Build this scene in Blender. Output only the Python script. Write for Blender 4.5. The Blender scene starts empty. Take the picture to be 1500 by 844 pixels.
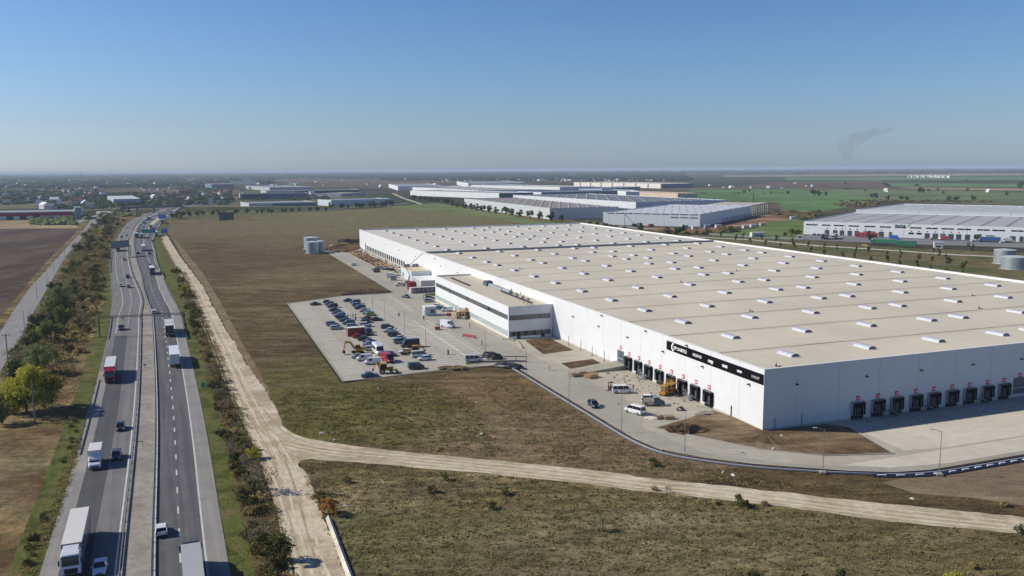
# Distribution park beside a motorway - built object by object
import bpy, math, random
from mathutils import Vector, Matrix
random.seed(7)
SC = bpy.context.scene
COL = SC.collection
R = math.radians
# ------------------------------------------------------------------ camera geometry
CH = 55.0; F = 1250.0
PITCH = math.atan(173.5 / F); ROLL = R(-0.38)
_fw = Vector((0, math.cos(PITCH), -math.sin(PITCH)))
_r0 = Vector((1, 0, 0)); _u0 = _r0.cross(_fw)
_r = _r0 * math.cos(ROLL) + _u0 * math.sin(ROLL)
_u = _u0 * math.cos(ROLL) - _r0 * math.sin(ROLL)

def at(px, py, z=0.0):
    """survey point: where the sight line through a photograph pixel meets height z"""
    d = _fw + _r * ((px - 750) / F) - _u * ((py - 422) / F)
    t = (z - CH) / d.z
    return Vector((d.x * t, d.y * t, z))

# warehouse frame: x along the front wall, y along the long left wall
B0 = Vector((52.6, 174.0, 0)); WROT = R(20.3)
VD = Vector((math.cos(WROT), math.sin(WROT), 0)); UD = Vector((-math.sin(WROT), math.cos(WROT), 0))
def loc(v, u, z=0.0): return B0 + VD * v + UD * u + Vector((0, 0, z))
def inv(p):
    d = Vector((p.x, p.y, 0)) - B0
    return d.dot(VD), d.dot(UD)

# ------------------------------------------------------------------ materials
def lin(c):
    o = []
    for v in c[:3]:
        v = v / 255.0
        o.append(v / 12.92 if v <= 0.04045 else ((v + 0.055) / 1.055) ** 2.4)
    return (o[0], o[1], o[2], 1)
_M = {}
def nodes(name):
    m = bpy.data.materials.new(name); m.use_nodes = True
    nt = m.node_tree
    return m, nt, nt.nodes['Principled BSDF']
def N(nt, typ, **kw):
    n = nt.nodes.new(typ)
    for k, v in kw.items():
        if k in n.inputs.keys(): n.inputs[k].default_value = v
        else: setattr(n, k, v)
    return n
def noise(nt, vec, scale, detail=5, rough=0.6, dist=0.0):
    n = N(nt, 'ShaderNodeTexNoise', Scale=scale, Detail=detail, Roughness=rough, Distortion=dist)
    nt.links.new(vec, n.inputs['Vector']); return n.outputs[0]
def coords(nt, kind='Object', sc=None):
    t = N(nt, 'ShaderNodeNewGeometry').outputs['Position'] if kind == 'World' else N(nt, 'ShaderNodeTexCoord').outputs[kind]
    if sc:
        mp = N(nt, 'ShaderNodeMapping'); mp.inputs['Scale'].default_value = sc
        nt.links.new(t, mp.inputs['Vector']); t = mp.outputs[0]
    return t
def ramp(nt, fac, stops, interp='LINEAR'):
    r = N(nt, 'ShaderNodeValToRGB'); r.color_ramp.interpolation = interp
    e = r.color_ramp.elements
    while len(e) < len(stops): e.new(0.5)
    for i, (p, c) in enumerate(stops):
        e[i].position = p; e[i].color = c if len(c) == 4 else lin(c)
    nt.links.new(fac, r.inputs[0]); return r.outputs[0]
def mix(nt, fac, a, b, mode='MIX'):
    m = N(nt, 'ShaderNodeMix', data_type='RGBA', blend_type=mode)
    for s, v in ((0, fac), (6, a), (7, b)):
        if hasattr(v, 'is_linked'): nt.links.new(v, m.inputs[s])
        else: m.inputs[s].default_value = v
    return m.outputs[2]
def mth(nt, op, a, b=0.0, clamp=False):
    m = N(nt, 'ShaderNodeMath', operation=op, use_clamp=clamp)
    for s, v in ((0, a), (1, b)):
        if hasattr(v, 'is_linked'): nt.links.new(v, m.inputs[s])
        else: m.inputs[s].default_value = v
    return m.outputs[0]
def bump(nt, p, h, strength, dist=0.1):
    b = N(nt, 'ShaderNodeBump', Strength=strength, Distance=dist)
    nt.links.new(h, b.inputs['Height']); nt.links.new(b.outputs[0], p.inputs['Normal'])
def g(v): return (v, v, v, 1)

def pm(name, rgb, rough=0.6, var=0.12, scale=1.5, metal=0.0, coat=0.0, spec=0.5):
    """painted / plain surface with slight tonal wear"""
    key = (name,)
    if key in _M: return _M[key]
    m, nt, p = nodes(name)
    c = coords(nt, 'Object')
    n = noise(nt, c, scale, 6, 0.65)
    k = ramp(nt, n, [(0.3, g(1 - var)), (0.7, g(1.0))])
    col = mix(nt, 1.0, lin(rgb), k, 'MULTIPLY')
    nt.links.new(col, p.inputs['Base Color'])
    p.inputs['Roughness'].default_value = rough; p.inputs['Metallic'].default_value = metal
    p.inputs['Coat Weight'].default_value = coat
    p.inputs['Specular IOR Level'].default_value = spec
    _M[key] = m; return m

def field(name, stops, big=0.02, mid=0.35, fine=2.5, contrast=0.35, aniso=(1, 1, 1), blobs=(), bstr=0.5, bdist=0.3, finec=0.3, spots=0.0, streak=0.0, gain=1.0):
    """ground surface: broad tonal patches, mid clumps, fine speckle"""
    m, nt, p = nodes(name)
    c = coords(nt, 'World'); ca = coords(nt, 'World', aniso)
    st_ = lambda n, a=.36, b=.64: mth(nt, 'DIVIDE', mth(nt, 'SUBTRACT', n, a), b - a, True)
    n1 = st_(noise(nt, ca, big, 7, 0.62, 0.4))
    col = ramp(nt, n1, stops)
    for (bx, by, br, rgb, sx, sy, st) in blobs:
        mp = N(nt, 'ShaderNodeMapping', vector_type='TEXTURE'); mp.inputs['Location'].default_value = (bx, by, 0)
        mp.inputs['Scale'].default_value = (sx, sy, 1e6)
        nt.links.new(c, mp.inputs['Vector'])
        L_ = N(nt, 'ShaderNodeVectorMath', operation='LENGTH'); nt.links.new(mp.outputs[0], L_.inputs[0])
        nn = noise(nt, c, 3.0 / br, 6, 0.65)
        d = mth(nt, 'ADD', mth(nt, 'DIVIDE', L_.outputs['Value'], br), mth(nt, 'MULTIPLY', mth(nt, 'SUBTRACT', nn, 0.5), 1.6))
        f = mth(nt, 'MULTIPLY', ramp(nt, d, [(0.45, g(1.0)), (1.0, g(0.0))]), st)
        col = mix(nt, f, col, lin(rgb))
    n2 = noise(nt, ca, mid, 8, 0.7)
    col = mix(nt, 1.0, col, ramp(nt, st_(n2), [(0.0, g((1.12 - contrast) * gain)), (1.0, g(1.3 * gain))]), 'MULTIPLY')
    n3 = noise(nt, c, fine, 6, 0.75)
    col = mix(nt, 1.0, col, ramp(nt, st_(n3), [(0.0, g(1.05 - finec)), (1.0, g(1.18))]), 'MULTIPLY')
    if streak:
        ns = noise(nt, coords(nt, 'World', (.035, .22, 1)), 1.0, 6, .65)
        col = mix(nt, mth(nt, 'MULTIPLY', ramp(nt, ns, [(.53, g(0.0)), (.66, g(1.0))]), streak), col, lin((150, 136, 108)))
        ns2 = noise(nt, coords(nt, 'World', (.05, .16, 1)), 1.0, 6, .7)
        col = mix(nt, mth(nt, 'MULTIPLY', ramp(nt, ns2, [(.56, g(0.0)), (.66, g(1.0))]), streak * .8), col, lin((74, 60, 42)))
    if spots:
        sn = noise(nt, coords(nt, 'World', (.8, 1.2, 1)), .75, 4, .7)
        col = mix(nt, mth(nt, 'MULTIPLY', ramp(nt, sn, [(.545, g(0.0)), (.62, g(1.0))]), spots), col, lin((56, 48, 30)))
    nt.links.new(col, p.inputs['Base Color'])
    p.inputs['Roughness'].default_value = 0.95; p.inputs['Specular IOR Level'].default_value = 0.1
    if bstr: bump(nt, p, mth(nt, 'ADD', n2, mth(nt, 'MULTIPLY', n3, 0.5)), bstr, bdist)
    return m

# ------------------------------------------------------------------ mesh builder
class MB:
    def __init__(s): s.v = []; s.f = []; s.mi = []
    def add(s, vs, fs, mi=0):
        o = len(s.v); s.v += [tuple(q) for q in vs]; s.f += [tuple(i + o for i in f) for f in fs]; s.mi += [mi] * len(fs); return s
    def box(s, x0, x1, y0, y1, z0, z1, mi=0):
        v = [(x, y, z) for z in (z0, z1) for x, y in ((x0, y0), (x1, y0), (x1, y1), (x0, y1))]
        return s.add(v, [(3, 2, 1, 0), (4, 5, 6, 7), (0, 1, 5, 4), (1, 2, 6, 5), (2, 3, 7, 6), (3, 0, 4, 7)], mi)
    def prism(s, poly, z0, z1, mi=0, top=True, bot=True):
        n = len(poly); a = sum(poly[i][0] * poly[(i + 1) % n][1] - poly[(i + 1) % n][0] * poly[i][1] for i in range(n))
        if a < 0: poly = poly[::-1]
        v = [(p[0], p[1], z0) for p in poly] + [(p[0], p[1], z1) for p in poly]
        f = [(i, (i + 1) % n, n + (i + 1) % n, n + i) for i in range(n)]
        if top: f.append(tuple(range(n, 2 * n)))
        if bot: f.append(tuple(range(n - 1, -1, -1)))
        return s.add(v, f, mi)
    def frust(s, a, z0, b, z1, mi=0, cap=True):
        """a,b = (x0,x1,y0,y1) rectangles"""
        v = [(a[0], a[2], z0), (a[1], a[2], z0), (a[1], a[3], z0), (a[0], a[3], z0), (b[0], b[2], z1), (b[1], b[2], z1), (b[1], b[3], z1), (b[0], b[3], z1)]
        f = [(0, 1, 5, 4), (1, 2, 6, 5), (2, 3, 7, 6), (3, 0, 4, 7)]
        if cap: f += [(3, 2, 1, 0), (4, 5, 6, 7)]
        return s.add(v, f, mi)
    def tube(s, p0, p1, r0, r1=None, n=6, mi=0, caps=True):
        p0 = Vector(p0); p1 = Vector(p1); r1 = r0 if r1 is None else r1
        d = (p1 - p0).normalized(); a = Vector((0, 0, 1)) if abs(d.z) < 0.9 else Vector((1, 0, 0))
        x = d.cross(a).normalized(); y = d.cross(x)
        v = []
        for p, r in ((p0, r0), (p1, r1)):
            for i in range(n):
                t = 2 * math.pi * i / n; v.append(p + x * (r * math.cos(t)) + y * (r * math.sin(t)))
        f = [(i, (i + 1) % n, n + (i + 1) % n, n + i) for i in range(n)]
        if caps: f += [tuple(range(n - 1, -1, -1)), tuple(range(n, 2 * n))]
        return s.add(v, f, mi)
    def loft(s, rings, mi=0, closed=True, caps=True):
        n = len(rings[0]); v = [q for r in rings for q in r]; f = []
        for k in range(len(rings) - 1):
            for i in range(n if closed else n - 1):
                f.append((k * n + i, k * n + (i + 1) % n, (k + 1) * n + (i + 1) % n, (k + 1) * n + i))
        if caps: f += [tuple(range(n - 1, -1, -1)), tuple(range((len(rings) - 1) * n, len(rings) * n))]
        return s.add(v, f, mi)
    def quad(s, a, b, c, d, mi=0): return s.add([a, b, c, d], [(0, 1, 2, 3)], mi)
    def build(s, name, mats, parent=None, smooth=False, label=None):
        me = bpy.data.meshes.new(name); me.from_pydata(s.v, [], s.f)
        if not isinstance(mats, (list, tuple)): mats = [mats]
        for m in mats: me.materials.append(m)
        if len(mats) > 1: me.polygons.foreach_set('material_index', s.mi)
        if smooth: me.polygons.foreach_set('use_smooth', [True] * len(me.polygons))
        me.update()
        o = bpy.data.objects.new(name, me); COL.objects.link(o)
        if parent is not None: o.parent = parent
        if label: o['label'] = label
        return o

def tag(o, label=None, cat=None, group=None, kind=None):
    if label: o['label'] = label
    if cat: o['category'] = cat
    if group: o['group'] = group
    if kind: o['kind'] = kind
    return o
def root(name, p=(0, 0, 0), rz=0.0, label=None, cat=None, group=None):
    o = bpy.data.objects.new(name, None); COL.objects.link(o); o.empty_display_size = 0.3
    o.location = p; o.rotation_euler = (0, 0, rz)
    return tag(o, label, cat, group)
def dup(o, p, rz, label=None, group=None, sc=None):
    """copy of a thing with its parts and sub-parts"""
    r_ = o.copy(); COL.objects.link(r_); r_.location = p; r_.rotation_euler = (0, 0, rz)
    if sc: r_.scale = (sc, sc, sc) if not hasattr(sc, '__len__') else sc
    if label: r_['label'] = label
    if group: r_['group'] = group
    for ch in o.children:
        c = ch.copy(); COL.objects.link(c); c.parent = r_
        for gch in ch.children:
            d = gch.copy(); COL.objects.link(d); d.parent = c
    return r_
def link_copy(o, parent, p=None, rz=None):
    c = o.copy(); COL.objects.link(c); c.parent = parent
    if p is not None: c.location = p
    if rz is not None: c.rotation_euler = (0, 0, rz)
    return c
ORD = 'first second third fourth fifth sixth seventh eighth ninth tenth eleventh twelfth thirteenth fourteenth fifteenth sixteenth seventeenth eighteenth nineteenth twentieth'.split()
ORD += ['twenty-' + x for x in ORD[:9]] + ['thirtieth'] + ['thirty-' + x for x in ORD[:9]] + ['fortieth']
def sheet(name, pts, z, material, kind='structure'):
    m = MB(); n = len(pts)
    a = sum(pts[i][0] * pts[(i + 1) % n][1] - pts[(i + 1) % n][0] * pts[i][1] for i in range(n))
    if a < 0: pts = pts[::-1]
    from mathutils.geometry import tessellate_polygon
    vs = [Vector((p[0], p[1], z)) for p in pts]
    tri = tessellate_polygon([vs])
    fs = []
    for t in tri:
        A, B_, C = (vs[i] for i in t)
        fs.append(tuple(t) if (B_ - A).cross(C - A).z > 0 else tuple(reversed(t)))
    m.add(vs, fs)
    return tag(m.build(name, material), kind=kind)
def ragged(P, amp, seg=1.6, seed=4):
    rnd = random.Random(seed); out = []
    for i in range(len(P)):
        a, b = Vector(P[i][:2]), Vector(P[(i + 1) % len(P)][:2]); L_ = (b - a).length; n = max(1, min(160, int(L_ / seg))); d = (b - a).normalized() if L_ > 0 else Vector((1, 0)); nn = Vector((-d.y, d.x)); w0 = 0
        for k in range(n):
            w0 = w0 * .55 + rnd.uniform(-amp, amp) * .8; out.append(tuple(a.lerp(b, k / n) + nn * w0))
    return out
def pxs(name, px, z, material, rag=0):
    P = [tuple(at(*q)[:2]) for q in px]
    return sheet(name, ragged(P, rag) if rag else P, z, material)
def llp(pts): return [loc(v, u)[:2] for v, u in pts]

# ------------------------------------------------------------------ common materials
white_wall = None
STEEL = pm('galvanised steel', (150, 155, 160), 0.45, 0.15, 3, 0.6)
DARKST = pm('dark painted steel', (52, 55, 60), 0.5, 0.1, 3)
BLACKR = pm('black rubber', (22, 23, 26), 0.75, 0.2, 3)
GLASSD = pm('dark window glass', (26, 32, 40), 0.12, 0.2, 0.6, 0, 0.3, 0.8)
WHITE = pm('white painted metal', (226, 228, 230), 0.5, 0.08, 0.8)
OFFW = pm('off white paint', (205, 205, 200), 0.6, 0.15, 0.8)
REDP = pm('red paint', (168, 28, 34), 0.45, 0.15, 2)
YELP = pm('machine yellow paint', (182, 136, 48), 0.5, 0.3, 2)
WOOD = pm('weathered timber', (128, 112, 92), 0.85, 0.35, 3)
PINE = pm('fresh pine board', (196, 164, 120), 0.8, 0.25, 3)
CONC = pm('precast concrete', (168, 163, 152), 0.85, 0.2, 0.8)
REDL = pm('red lamp lens', (150, 16, 18), 0.3, 0.1, 3)
LAMPL = pm('clear lamp lens', (210, 214, 218), 0.2, 0.1, 3)
SKY_STR = 0.15; SKY_DUST = 1.0; SUN_E = 4.8; HAZE = 0.00008; SMOKE = 0.0024
# ------------------------------------------------------------------ world, sun, camera, haze
w = bpy.data.worlds.new('World'); SC.world = w; w.use_nodes = True
nt = w.node_tree; bg = nt.nodes['Background']
sky = nt.nodes.new('ShaderNodeTexSky'); sky.sky_type = 'NISHITA'; sky.sun_disc = False
SUN_EL = 34.6; SHADOW_A = -6.0          # shadows run towards azimuth -6 deg from +X
sx, sy = -math.cos(R(SHADOW_A)), -math.sin(R(SHADOW_A))
sky.sun_elevation = R(SUN_EL); sky.sun_rotation = math.atan2(sx, sy)
sky.altitude = 90; sky.air_density = 1.0; sky.dust_density = SKY_DUST; sky.ozone_density = 2.0
# cooler air near the horizon than the stock model, deeper zenith
tcw = nt.nodes.new('ShaderNodeTexCoord'); sxw = nt.nodes.new('ShaderNodeSeparateXYZ'); nt.links.new(tcw.outputs['Generated'], sxw.inputs[0])
rw = nt.nodes.new('ShaderNodeValToRGB'); ew = rw.color_ramp.elements
while len(ew) < 7: ew.new(.5)
for i_, (p_, c_) in enumerate([(0.0, (.68, .86, 1.29)), (.023, (.545, .685, 1.04)), (.053, (.475, .595, .835)), (.099, (.44, .575, .785)), (.187, (.39, .535, .76)), (.35, (.26, .38, .60)), (1.0, (.16, .27, .50))]):
    ew[i_].position = p_; ew[i_].color = (*c_, 1)
nt.links.new(sxw.outputs[2], rw.inputs[0])
mw_ = nt.nodes.new('ShaderNodeMix'); mw_.data_type = 'RGBA'; mw_.blend_type = 'MULTIPLY'; mw_.inputs[0].default_value = 1
nt.links.new(sky.outputs[0], mw_.inputs[6]); nt.links.new(rw.outputs[0], mw_.inputs[7]); nt.links.new(mw_.outputs[2], bg.inputs[0]); bg.inputs[1].default_value = SKY_STR
ld = bpy.data.lights.new('sun', 'SUN'); ld.energy = SUN_E; ld.angle = R(0.53); ld.color = (1.0, 0.93, 0.80)
so = bpy.data.objects.new('sun', ld); COL.objects.link(so)
sd = Vector((sx * math.cos(R(SUN_EL)), sy * math.cos(R(SUN_EL)), math.sin(R(SUN_EL))))
so.rotation_euler = sd.to_track_quat('Z', 'Y').to_euler(); so.location = (0, 0, 300)
cd = bpy.data.cameras.new('camera'); cam = bpy.data.objects.new('camera', cd); COL.objects.link(cam); SC.camera = cam
cd.sensor_width = 36; cd.lens = 36 * F / 1500; cd.clip_start = 1; cd.clip_end = 90000
M3 = Matrix((_r, _u, -_fw)).transposed(); cam.matrix_world = Matrix.Translation((0, 0, CH)) @ M3.to_4x4()
SC.render.engine = 'CYCLES'
SC.view_settings.view_transform = 'Standard'; SC.view_settings.look = 'None'; SC.view_settings.gamma = 1
SC.view_settings.exposure = 0
SC.cycles.volume_bounces = 0; SC.cycles.max_bounces = 6
if HAZE:
    hm = bpy.data.materials.new('haze air'); hm.use_nodes = True; hn = hm.node_tree
    hn.nodes.remove(hn.nodes['Principled BSDF'])
    vp = hn.nodes.new('ShaderNodeVolumePrincipled'); vp.inputs['Color'].default_value = (0.72, 0.86, 1.0, 1)
    vp.inputs['Density'].default_value = HAZE; vp.inputs['Anisotropy'].default_value = 0.0
    hn.links.new(vp.outputs[0], hn.nodes['Material Output'].inputs['Volume'])
    m = MB().box(-42000, 42000, -500, 42500, -1.6, 66)
    tag(m.build('haze', hm), kind='stuff')

# ------------------------------------------------------------------ ground
def base_ground():
    m, nt, p = nodes('open country')
    c = coords(nt, 'World'); ca = coords(nt, 'World', (1 / 620, 1 / 900, 1))
    v = N(nt, 'ShaderNodeTexVoronoi', Scale=1.0, Randomness=1.0); nt.links.new(ca, v.inputs['Vector'])
    sp = N(nt, 'ShaderNodeSeparateColor'); nt.links.new(v.outputs['Color'], sp.inputs[0])
    col = ramp(nt, sp.outputs[0], [(0.0, (84, 84, 62)), (0.25, (74, 82, 60)), (0.4, (110, 98, 76)), (0.55, (84, 72, 62)), (0.7, (70, 80, 58)), (0.85, (122, 112, 86)), (1.0, (72, 90, 52))], 'CONSTANT')
    n = noise(nt, c, 0.004, 8, 0.65)
    col = mix(nt, ramp(nt, n, [(0.45, g(0.0)), (0.6, g(0.9))]), col, lin((54, 60, 46)))
    n2 = noise(nt, c, 0.05, 8, 0.7)
    col = mix(nt, 1.0, col, ramp(nt, n2, [(0.3, g(0.65)), (0.7, g(1.0))]), 'MULTIPLY')
    nt.links.new(col, p.inputs['Base Color']); p.inputs['Roughness'].default_value = 1; p.inputs['Specular IOR Level'].default_value = 0.05
    return m
S_ = 60000
sheet('ground', [(-S_, -800), (S_, -800), (S_, S_), (-S_, S_)], -1.0 if False else -0.25, base_ground())
GREEN = (92, 126, 58)
gf = lambda n, rgb, big=0.004, c=0.2: field(n, [(0.3, tuple(x * 0.85 for x in rgb)), (0.7, rgb)], big, 0.04, 0.3, c, bstr=0.0, finec=0.15)
m_green = gf('winter wheat', (92, 122, 70)); m_green2 = gf('dull pasture', (100, 112, 74)); m_tan = gf('stubble', (150, 132, 100))
m_brown = gf('ploughed earth', (98, 82, 68)); m_olive = gf('olive meadow', (108, 108, 72))
m_soil = field('raw subsoil', [(0.3, (118, 88, 66)), (0.7, (150, 120, 94))], 0.02, 0.12, 0.6, 0.35, bstr=0.4)
far = -0.2
pxs('field', [(985, 282), (1150, 279.5), (1283, 293), (1250, 302), (1193, 311), (1144, 309.5), (1142, 297), (1030, 292)], far, m_green)
pxs('field', [(1010, 279), (1168, 276.5), (1216, 281), (1290, 293), (1283, 293.5), (1150, 280), (985, 283)], far + .01, m_green)
pxs('field', [(1205, 283), (1240, 275.5), (1500, 281), (1600, 284), (1600, 300), (1350, 296), (1290, 294)], far, m_green2)
pxs('field', [(1290, 268), (1600, 270), (1600, 275), (1300, 273)], far, m_green)
pxs('field', [(1150, 266), (1290, 264), (1310, 274), (1240, 277), (1150, 277), (1080, 272)], far, m_brown)
pxs('field', [(1310, 274), (1600, 277), (1600, 281), (1360, 277.5)], far + .01, m_tan)
pxs('field', [(1150, 260), (1500, 259), (1500, 264), (1150, 264)], far, m_green)
pxs('field', [(1060, 257), (1500, 253.5), (1500, 257), (1060, 259)], far + .01, m_tan)
pxs('field', [(410, 263), (660, 264), (640, 271), (560, 268), (420, 268)], far, m_brown)
pxs('field', [(0, 284.5), (110, 284), (70, 292), (0, 291)], far, m_green2)
pxs('field', [(120, 279), (300, 278), (300, 284), (150, 285)], far, m_brown)
pxs('field', [(0, 296), (100, 296), (100, 304), (0, 306)], far, m_olive)
# left side: plough and rough land
m_plough = field('dark plough', [(0.3, (74, 60, 52)), (0.7, (98, 82, 68))], 0.02, 0.2, 1.2, 0.35, aniso=(1, 0.3, 1), bstr=0.6, streak=.2, gain=.9)
pxs('field', [(-330, 345), (-100, 336), (116, 334), (104, 347), (78, 372), (52, 400), (28, 430), (0, 462), (-60, 530), (-330, 700)], -0.12, m_plough)
pxs('field', [(-200, 325), (105, 323), (116, 335), (-200, 338)], -0.16, m_tan)
m_rough = field('rough verge land', [(0.25, (86, 70, 46)), (0.45, (116, 92, 62)), (0.6, (92, 88, 52)), (0.8, (134, 112, 76))], 0.05, 0.5, 3, 0.45,
                blobs=[(-140, 165, 34, (128, 114, 94), 1, 1.5, 0.9), (-110, 128, 30, (128, 112, 92), 1, 1.4, 0.9)], bstr=0.8, spots=.45, streak=.5, gain=1.18)
pxs('verge_land', [(-400, 318), (150, 318), (146, 335), (0, 560), (-400, 760)], -0.17, m_rough)
pxs('verge_land', [(-330, 1150), (-330, 620), (0, 545), (36, 500), (72, 421), (100, 375), (129, 341), (146, 320), (215, 311), (205, 330), (172, 372), (158, 470), (135, 590), (100, 700), (50, 860), (0, 1150)], -0.1, m_rough)
m_verge = field('green verge', [(0.2, (78, 84, 38)), (0.55, (98, 106, 50)), (0.75, (104, 100, 56)), (0.95, (118, 106, 72))], 0.22, 1.6, 5, 0.45, bstr=.8, bdist=.3)
m_dryv = field('dry verge', [(0.3, (88, 78, 50)), (0.5, (108, 92, 62)), (0.7, (122, 106, 76))], 0.3, 1.0, 4, 0.5, bstr=1.0, bdist=.5)
# meadow between gravel road, car park and warehouse
P_ = lambda x, y: at(x, y)
def blob(px, py, r, rgb, sx=1, sy=1, st=0.9):
    q = at(px, py); return (q.x, q.y, r, rgb, sx, sy, st)
m_meadow = field('brown meadow', [(0.1, (84, 69, 46)), (0.4, (106, 88, 60)), (0.62, (97, 84, 54)), (0.9, (128, 110, 78))], 0.03, 0.28, 1.1, 0.6, (.4, 1, 1),
    blobs=[blob(330, 380, 70, (100, 82, 62), 1, 2.2, .7), blob(520, 330, 190, (122, 116, 80), 1.6, 1.2, .8), blob(640, 312, 200, (122, 118, 78), 1.6, 1, .8), blob(430, 350, 60, (118, 106, 78), 1, 2, .6),
           blob(300, 338, 90, (116, 104, 80), 1, 1.3, .7), blob(420, 560, 26, (104, 98, 52), 1, 1.6), blob(520, 605, 30, (104, 98, 50), 1.4, 1),
           blob(600, 625, 26, (106, 102, 52), 1.5, .8), blob(480, 590, 22, (104, 100, 52), 1, 1), blob(820, 640, 34, (136, 116, 90), 1.3, .9), blob(740, 570, 20, (134, 108, 78), 1.3, 1), blob(880, 660, 24, (130, 110, 84), 1.4, .8),
           blob(560, 372, 30, (112, 92, 72), 1, 2), blob(470, 400, 50, (122, 106, 78), 1, 1.4, .6)], bstr=1.0, bdist=0.9, finec=0.45, spots=.7, streak=.34, gain=1.2)
mead = [(250, 300), (330, 316), (560, 304), (640, 298), (830, 318), (900, 345), (560, 380), (482, 372), (557, 416), (578, 431), (500, 436), (420, 446), (500, 562), (600, 546), (690, 530), (760, 533), (830, 570), (940, 630), (1030, 655), (1160, 668), (1300, 680), (1420, 664), (1520, 645), (1620, 630), (1700, 790), (1500, 758), (1401, 747.5), (1281, 736.7), (1160, 722.5), (989, 704), (830, 684.7), (601, 663), (480, 648.3), (430, 638), (417, 629), (397, 585), (361, 537), (322, 463), (297, 416), (265, 374), (245, 340)]
pxs('meadow', mead, -0.10, m_meadow)
m_brownR = field('pale dry soil', [(0.3, (122, 106, 86)), (0.7, (150, 134, 112))], 0.05, 0.4, 2.5, 0.3, aniso=(0.4, 1, 1), bstr=0.7)
pxs('bare_soil', [(1290, 706), (1340, 697), (1420, 683), (1520, 664), (1700, 630), (1700, 760), (1500, 740), (1420, 728), (1340, 722)], -0.092, m_brownR)
m_south = field('south meadow', [(0.1, (82, 70, 47)), (0.4, (106, 92, 61)), (0.6, (94, 84, 53)), (0.8, (126, 111, 80))], 0.05, 0.35, 1.3, 0.62, (.45, 1, 1),
    blobs=[blob(560, 790, 16, (94, 94, 58), 1.5, 1, .7), blob(640, 716, 10, (60, 52, 38), 1.3, .7, .6), blob(900, 800, 22, (112, 104, 78), 1.5, .8, .6), blob(1000, 760, 9, (140, 128, 104), 1.6, .6, .5), blob(1200, 800, 26, (98, 90, 62), 1.5, .8, .6)], bstr=1.0, bdist=0.8, finec=0.45, spots=.7, streak=.4, gain=1.85)
pxs('meadow', [(436, 672), (550, 678), (690, 690), (830, 704), (941, 718), (1037, 728), (1160, 742), (1305, 763), (1401, 771.7), (1486, 780), (1800, 790), (1800, 1500), (560, 1500), (505, 862), (480, 790), (456, 720)], -0.09, m_south)
# gravel roads
m_gravel = field('pale gravel', [(0.2, (158, 144, 120)), (0.55, (180, 167, 144)), (0.8, (190, 178, 156))], 0.09, 0.5, 3.5, 0.26, aniso=(1, 1, 1), bstr=0.3, bdist=0.1, finec=0.15)
pxs('gravel_road', [(236, 346), (249, 371), (262.5, 395), (277.5, 420), (290, 445), (305, 478), (318, 512), (325.6, 540), (336, 570), (350, 600), (367, 641), (375, 656), (383, 682), (398, 730), (408, 756), (425, 812), (440, 880), (470, 1000), (640, 1400), (800, 1400), (545, 950), (513, 844), (497, 806), (480.5, 774), (465, 735), (452, 700), (437, 680), (440, 674), (455, 672.5), (480, 674.5), (550, 679.6), (690, 691), (830, 705), (941, 719), (1037.5, 729), (1160, 742.7), (1305, 764), (1401, 772.5), (1486, 780.5), (1700, 795),
    (1700, 768), (1500, 757), (1401, 747), (1281, 736), (1160, 722), (989, 703.5), (830, 684.2), (700, 672), (601, 662.5), (540, 655.5), (480, 647.5), (447, 641), (428, 634), (417, 625), (408, 608), (398, 586), (382, 562), (361.6, 534), (341, 498), (322, 467), (297.5, 420), (279, 395), (265, 377), (252, 357), (245, 345)], -0.06, m_gravel, .3)
m_track = field('dry earth track', [(0.3, (114, 98, 74)), (0.7, (130, 113, 88))], 0.08, 0.6, 4, 0.25, bstr=0.3)
pxs('dirt_path', [(252, 345), (270, 366), (300, 404), (330, 455), (352, 497), (372, 530), (392, 566), (397, 584), (385, 566), (362, 532), (342, 498), (322, 465), (299, 420), (266, 375)], -0.075, m_track, .2)
m_conc = field('pale concrete channel', [(0.3, (176, 170, 158)), (0.7, (200, 194, 182))], 0.2, 0.8, 5, 0.2, bstr=0.2)
def rut(pts, offs, wd, mt, z):
    P = [at(*q).xy for q in pts]; Q = []
    for i in range(len(P) - 1):
        n = max(1, int((P[i + 1] - P[i]).length / 2)); Q += [P[i].lerp(P[i + 1], k / n) for k in range(n)]
    for _ in range(8): Q = [Q[0]] + [(Q[i - 1] + 2 * Q[i] + Q[i + 1]) / 4 for i in range(1, len(Q) - 1)] + [Q[-1]]
    rnd = random.Random(len(pts)); m = MB()
    for o in offs:
        v = []; w0 = 0; dr = 0
        for i in range(len(Q)):
            t_ = (Q[min(i + 1, len(Q) - 1)] - Q[max(i - 1, 0)]).normalized(); n_ = Vector((t_.y, -t_.x)); w0 = w0 * .7 + rnd.uniform(-.1, .1); dr = dr * .9 + rnd.uniform(-.08, .08); c_ = Q[i] + n_ * (o + dr); hw_ = wd / 2 * (1 + w0 * 2)
            v += [(*(c_ + n_ * hw_), z), (*(c_ - n_ * hw_), z)]
        m.add(v, [(2 * i + 2, 2 * i + 3, 2 * i + 1, 2 * i) for i in range(len(Q) - 1)])
    tag(m.build('wheel_ruts', mt), kind='structure')
m_rut = field('compacted rut', [(0.3, (158, 143, 118)), (0.7, (170, 156, 132))], 0.2, 0.6, 4, 0.3, bstr=0.3, finec=.15)
m_rut2 = field('bright rut', [(0.3, (184, 171, 147)), (0.7, (192, 180, 157))], 0.2, 0.6, 4, 0.2, bstr=0.3, finec=.15)
br_ = [(430, 650), (480, 661), (550, 667), (690, 680), (830, 694), (941, 708), (1037, 717), (1160, 732), (1305, 751), (1401, 760), (1500, 770)]
gr_ = [(244, 352), (262, 382), (285, 422), (302, 455), (320, 490), (338, 530), (352, 560), (372, 600), (395, 640), (410, 665), (425, 700), (440, 750), (462, 820), (480, 880), (560, 1050)]
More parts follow.
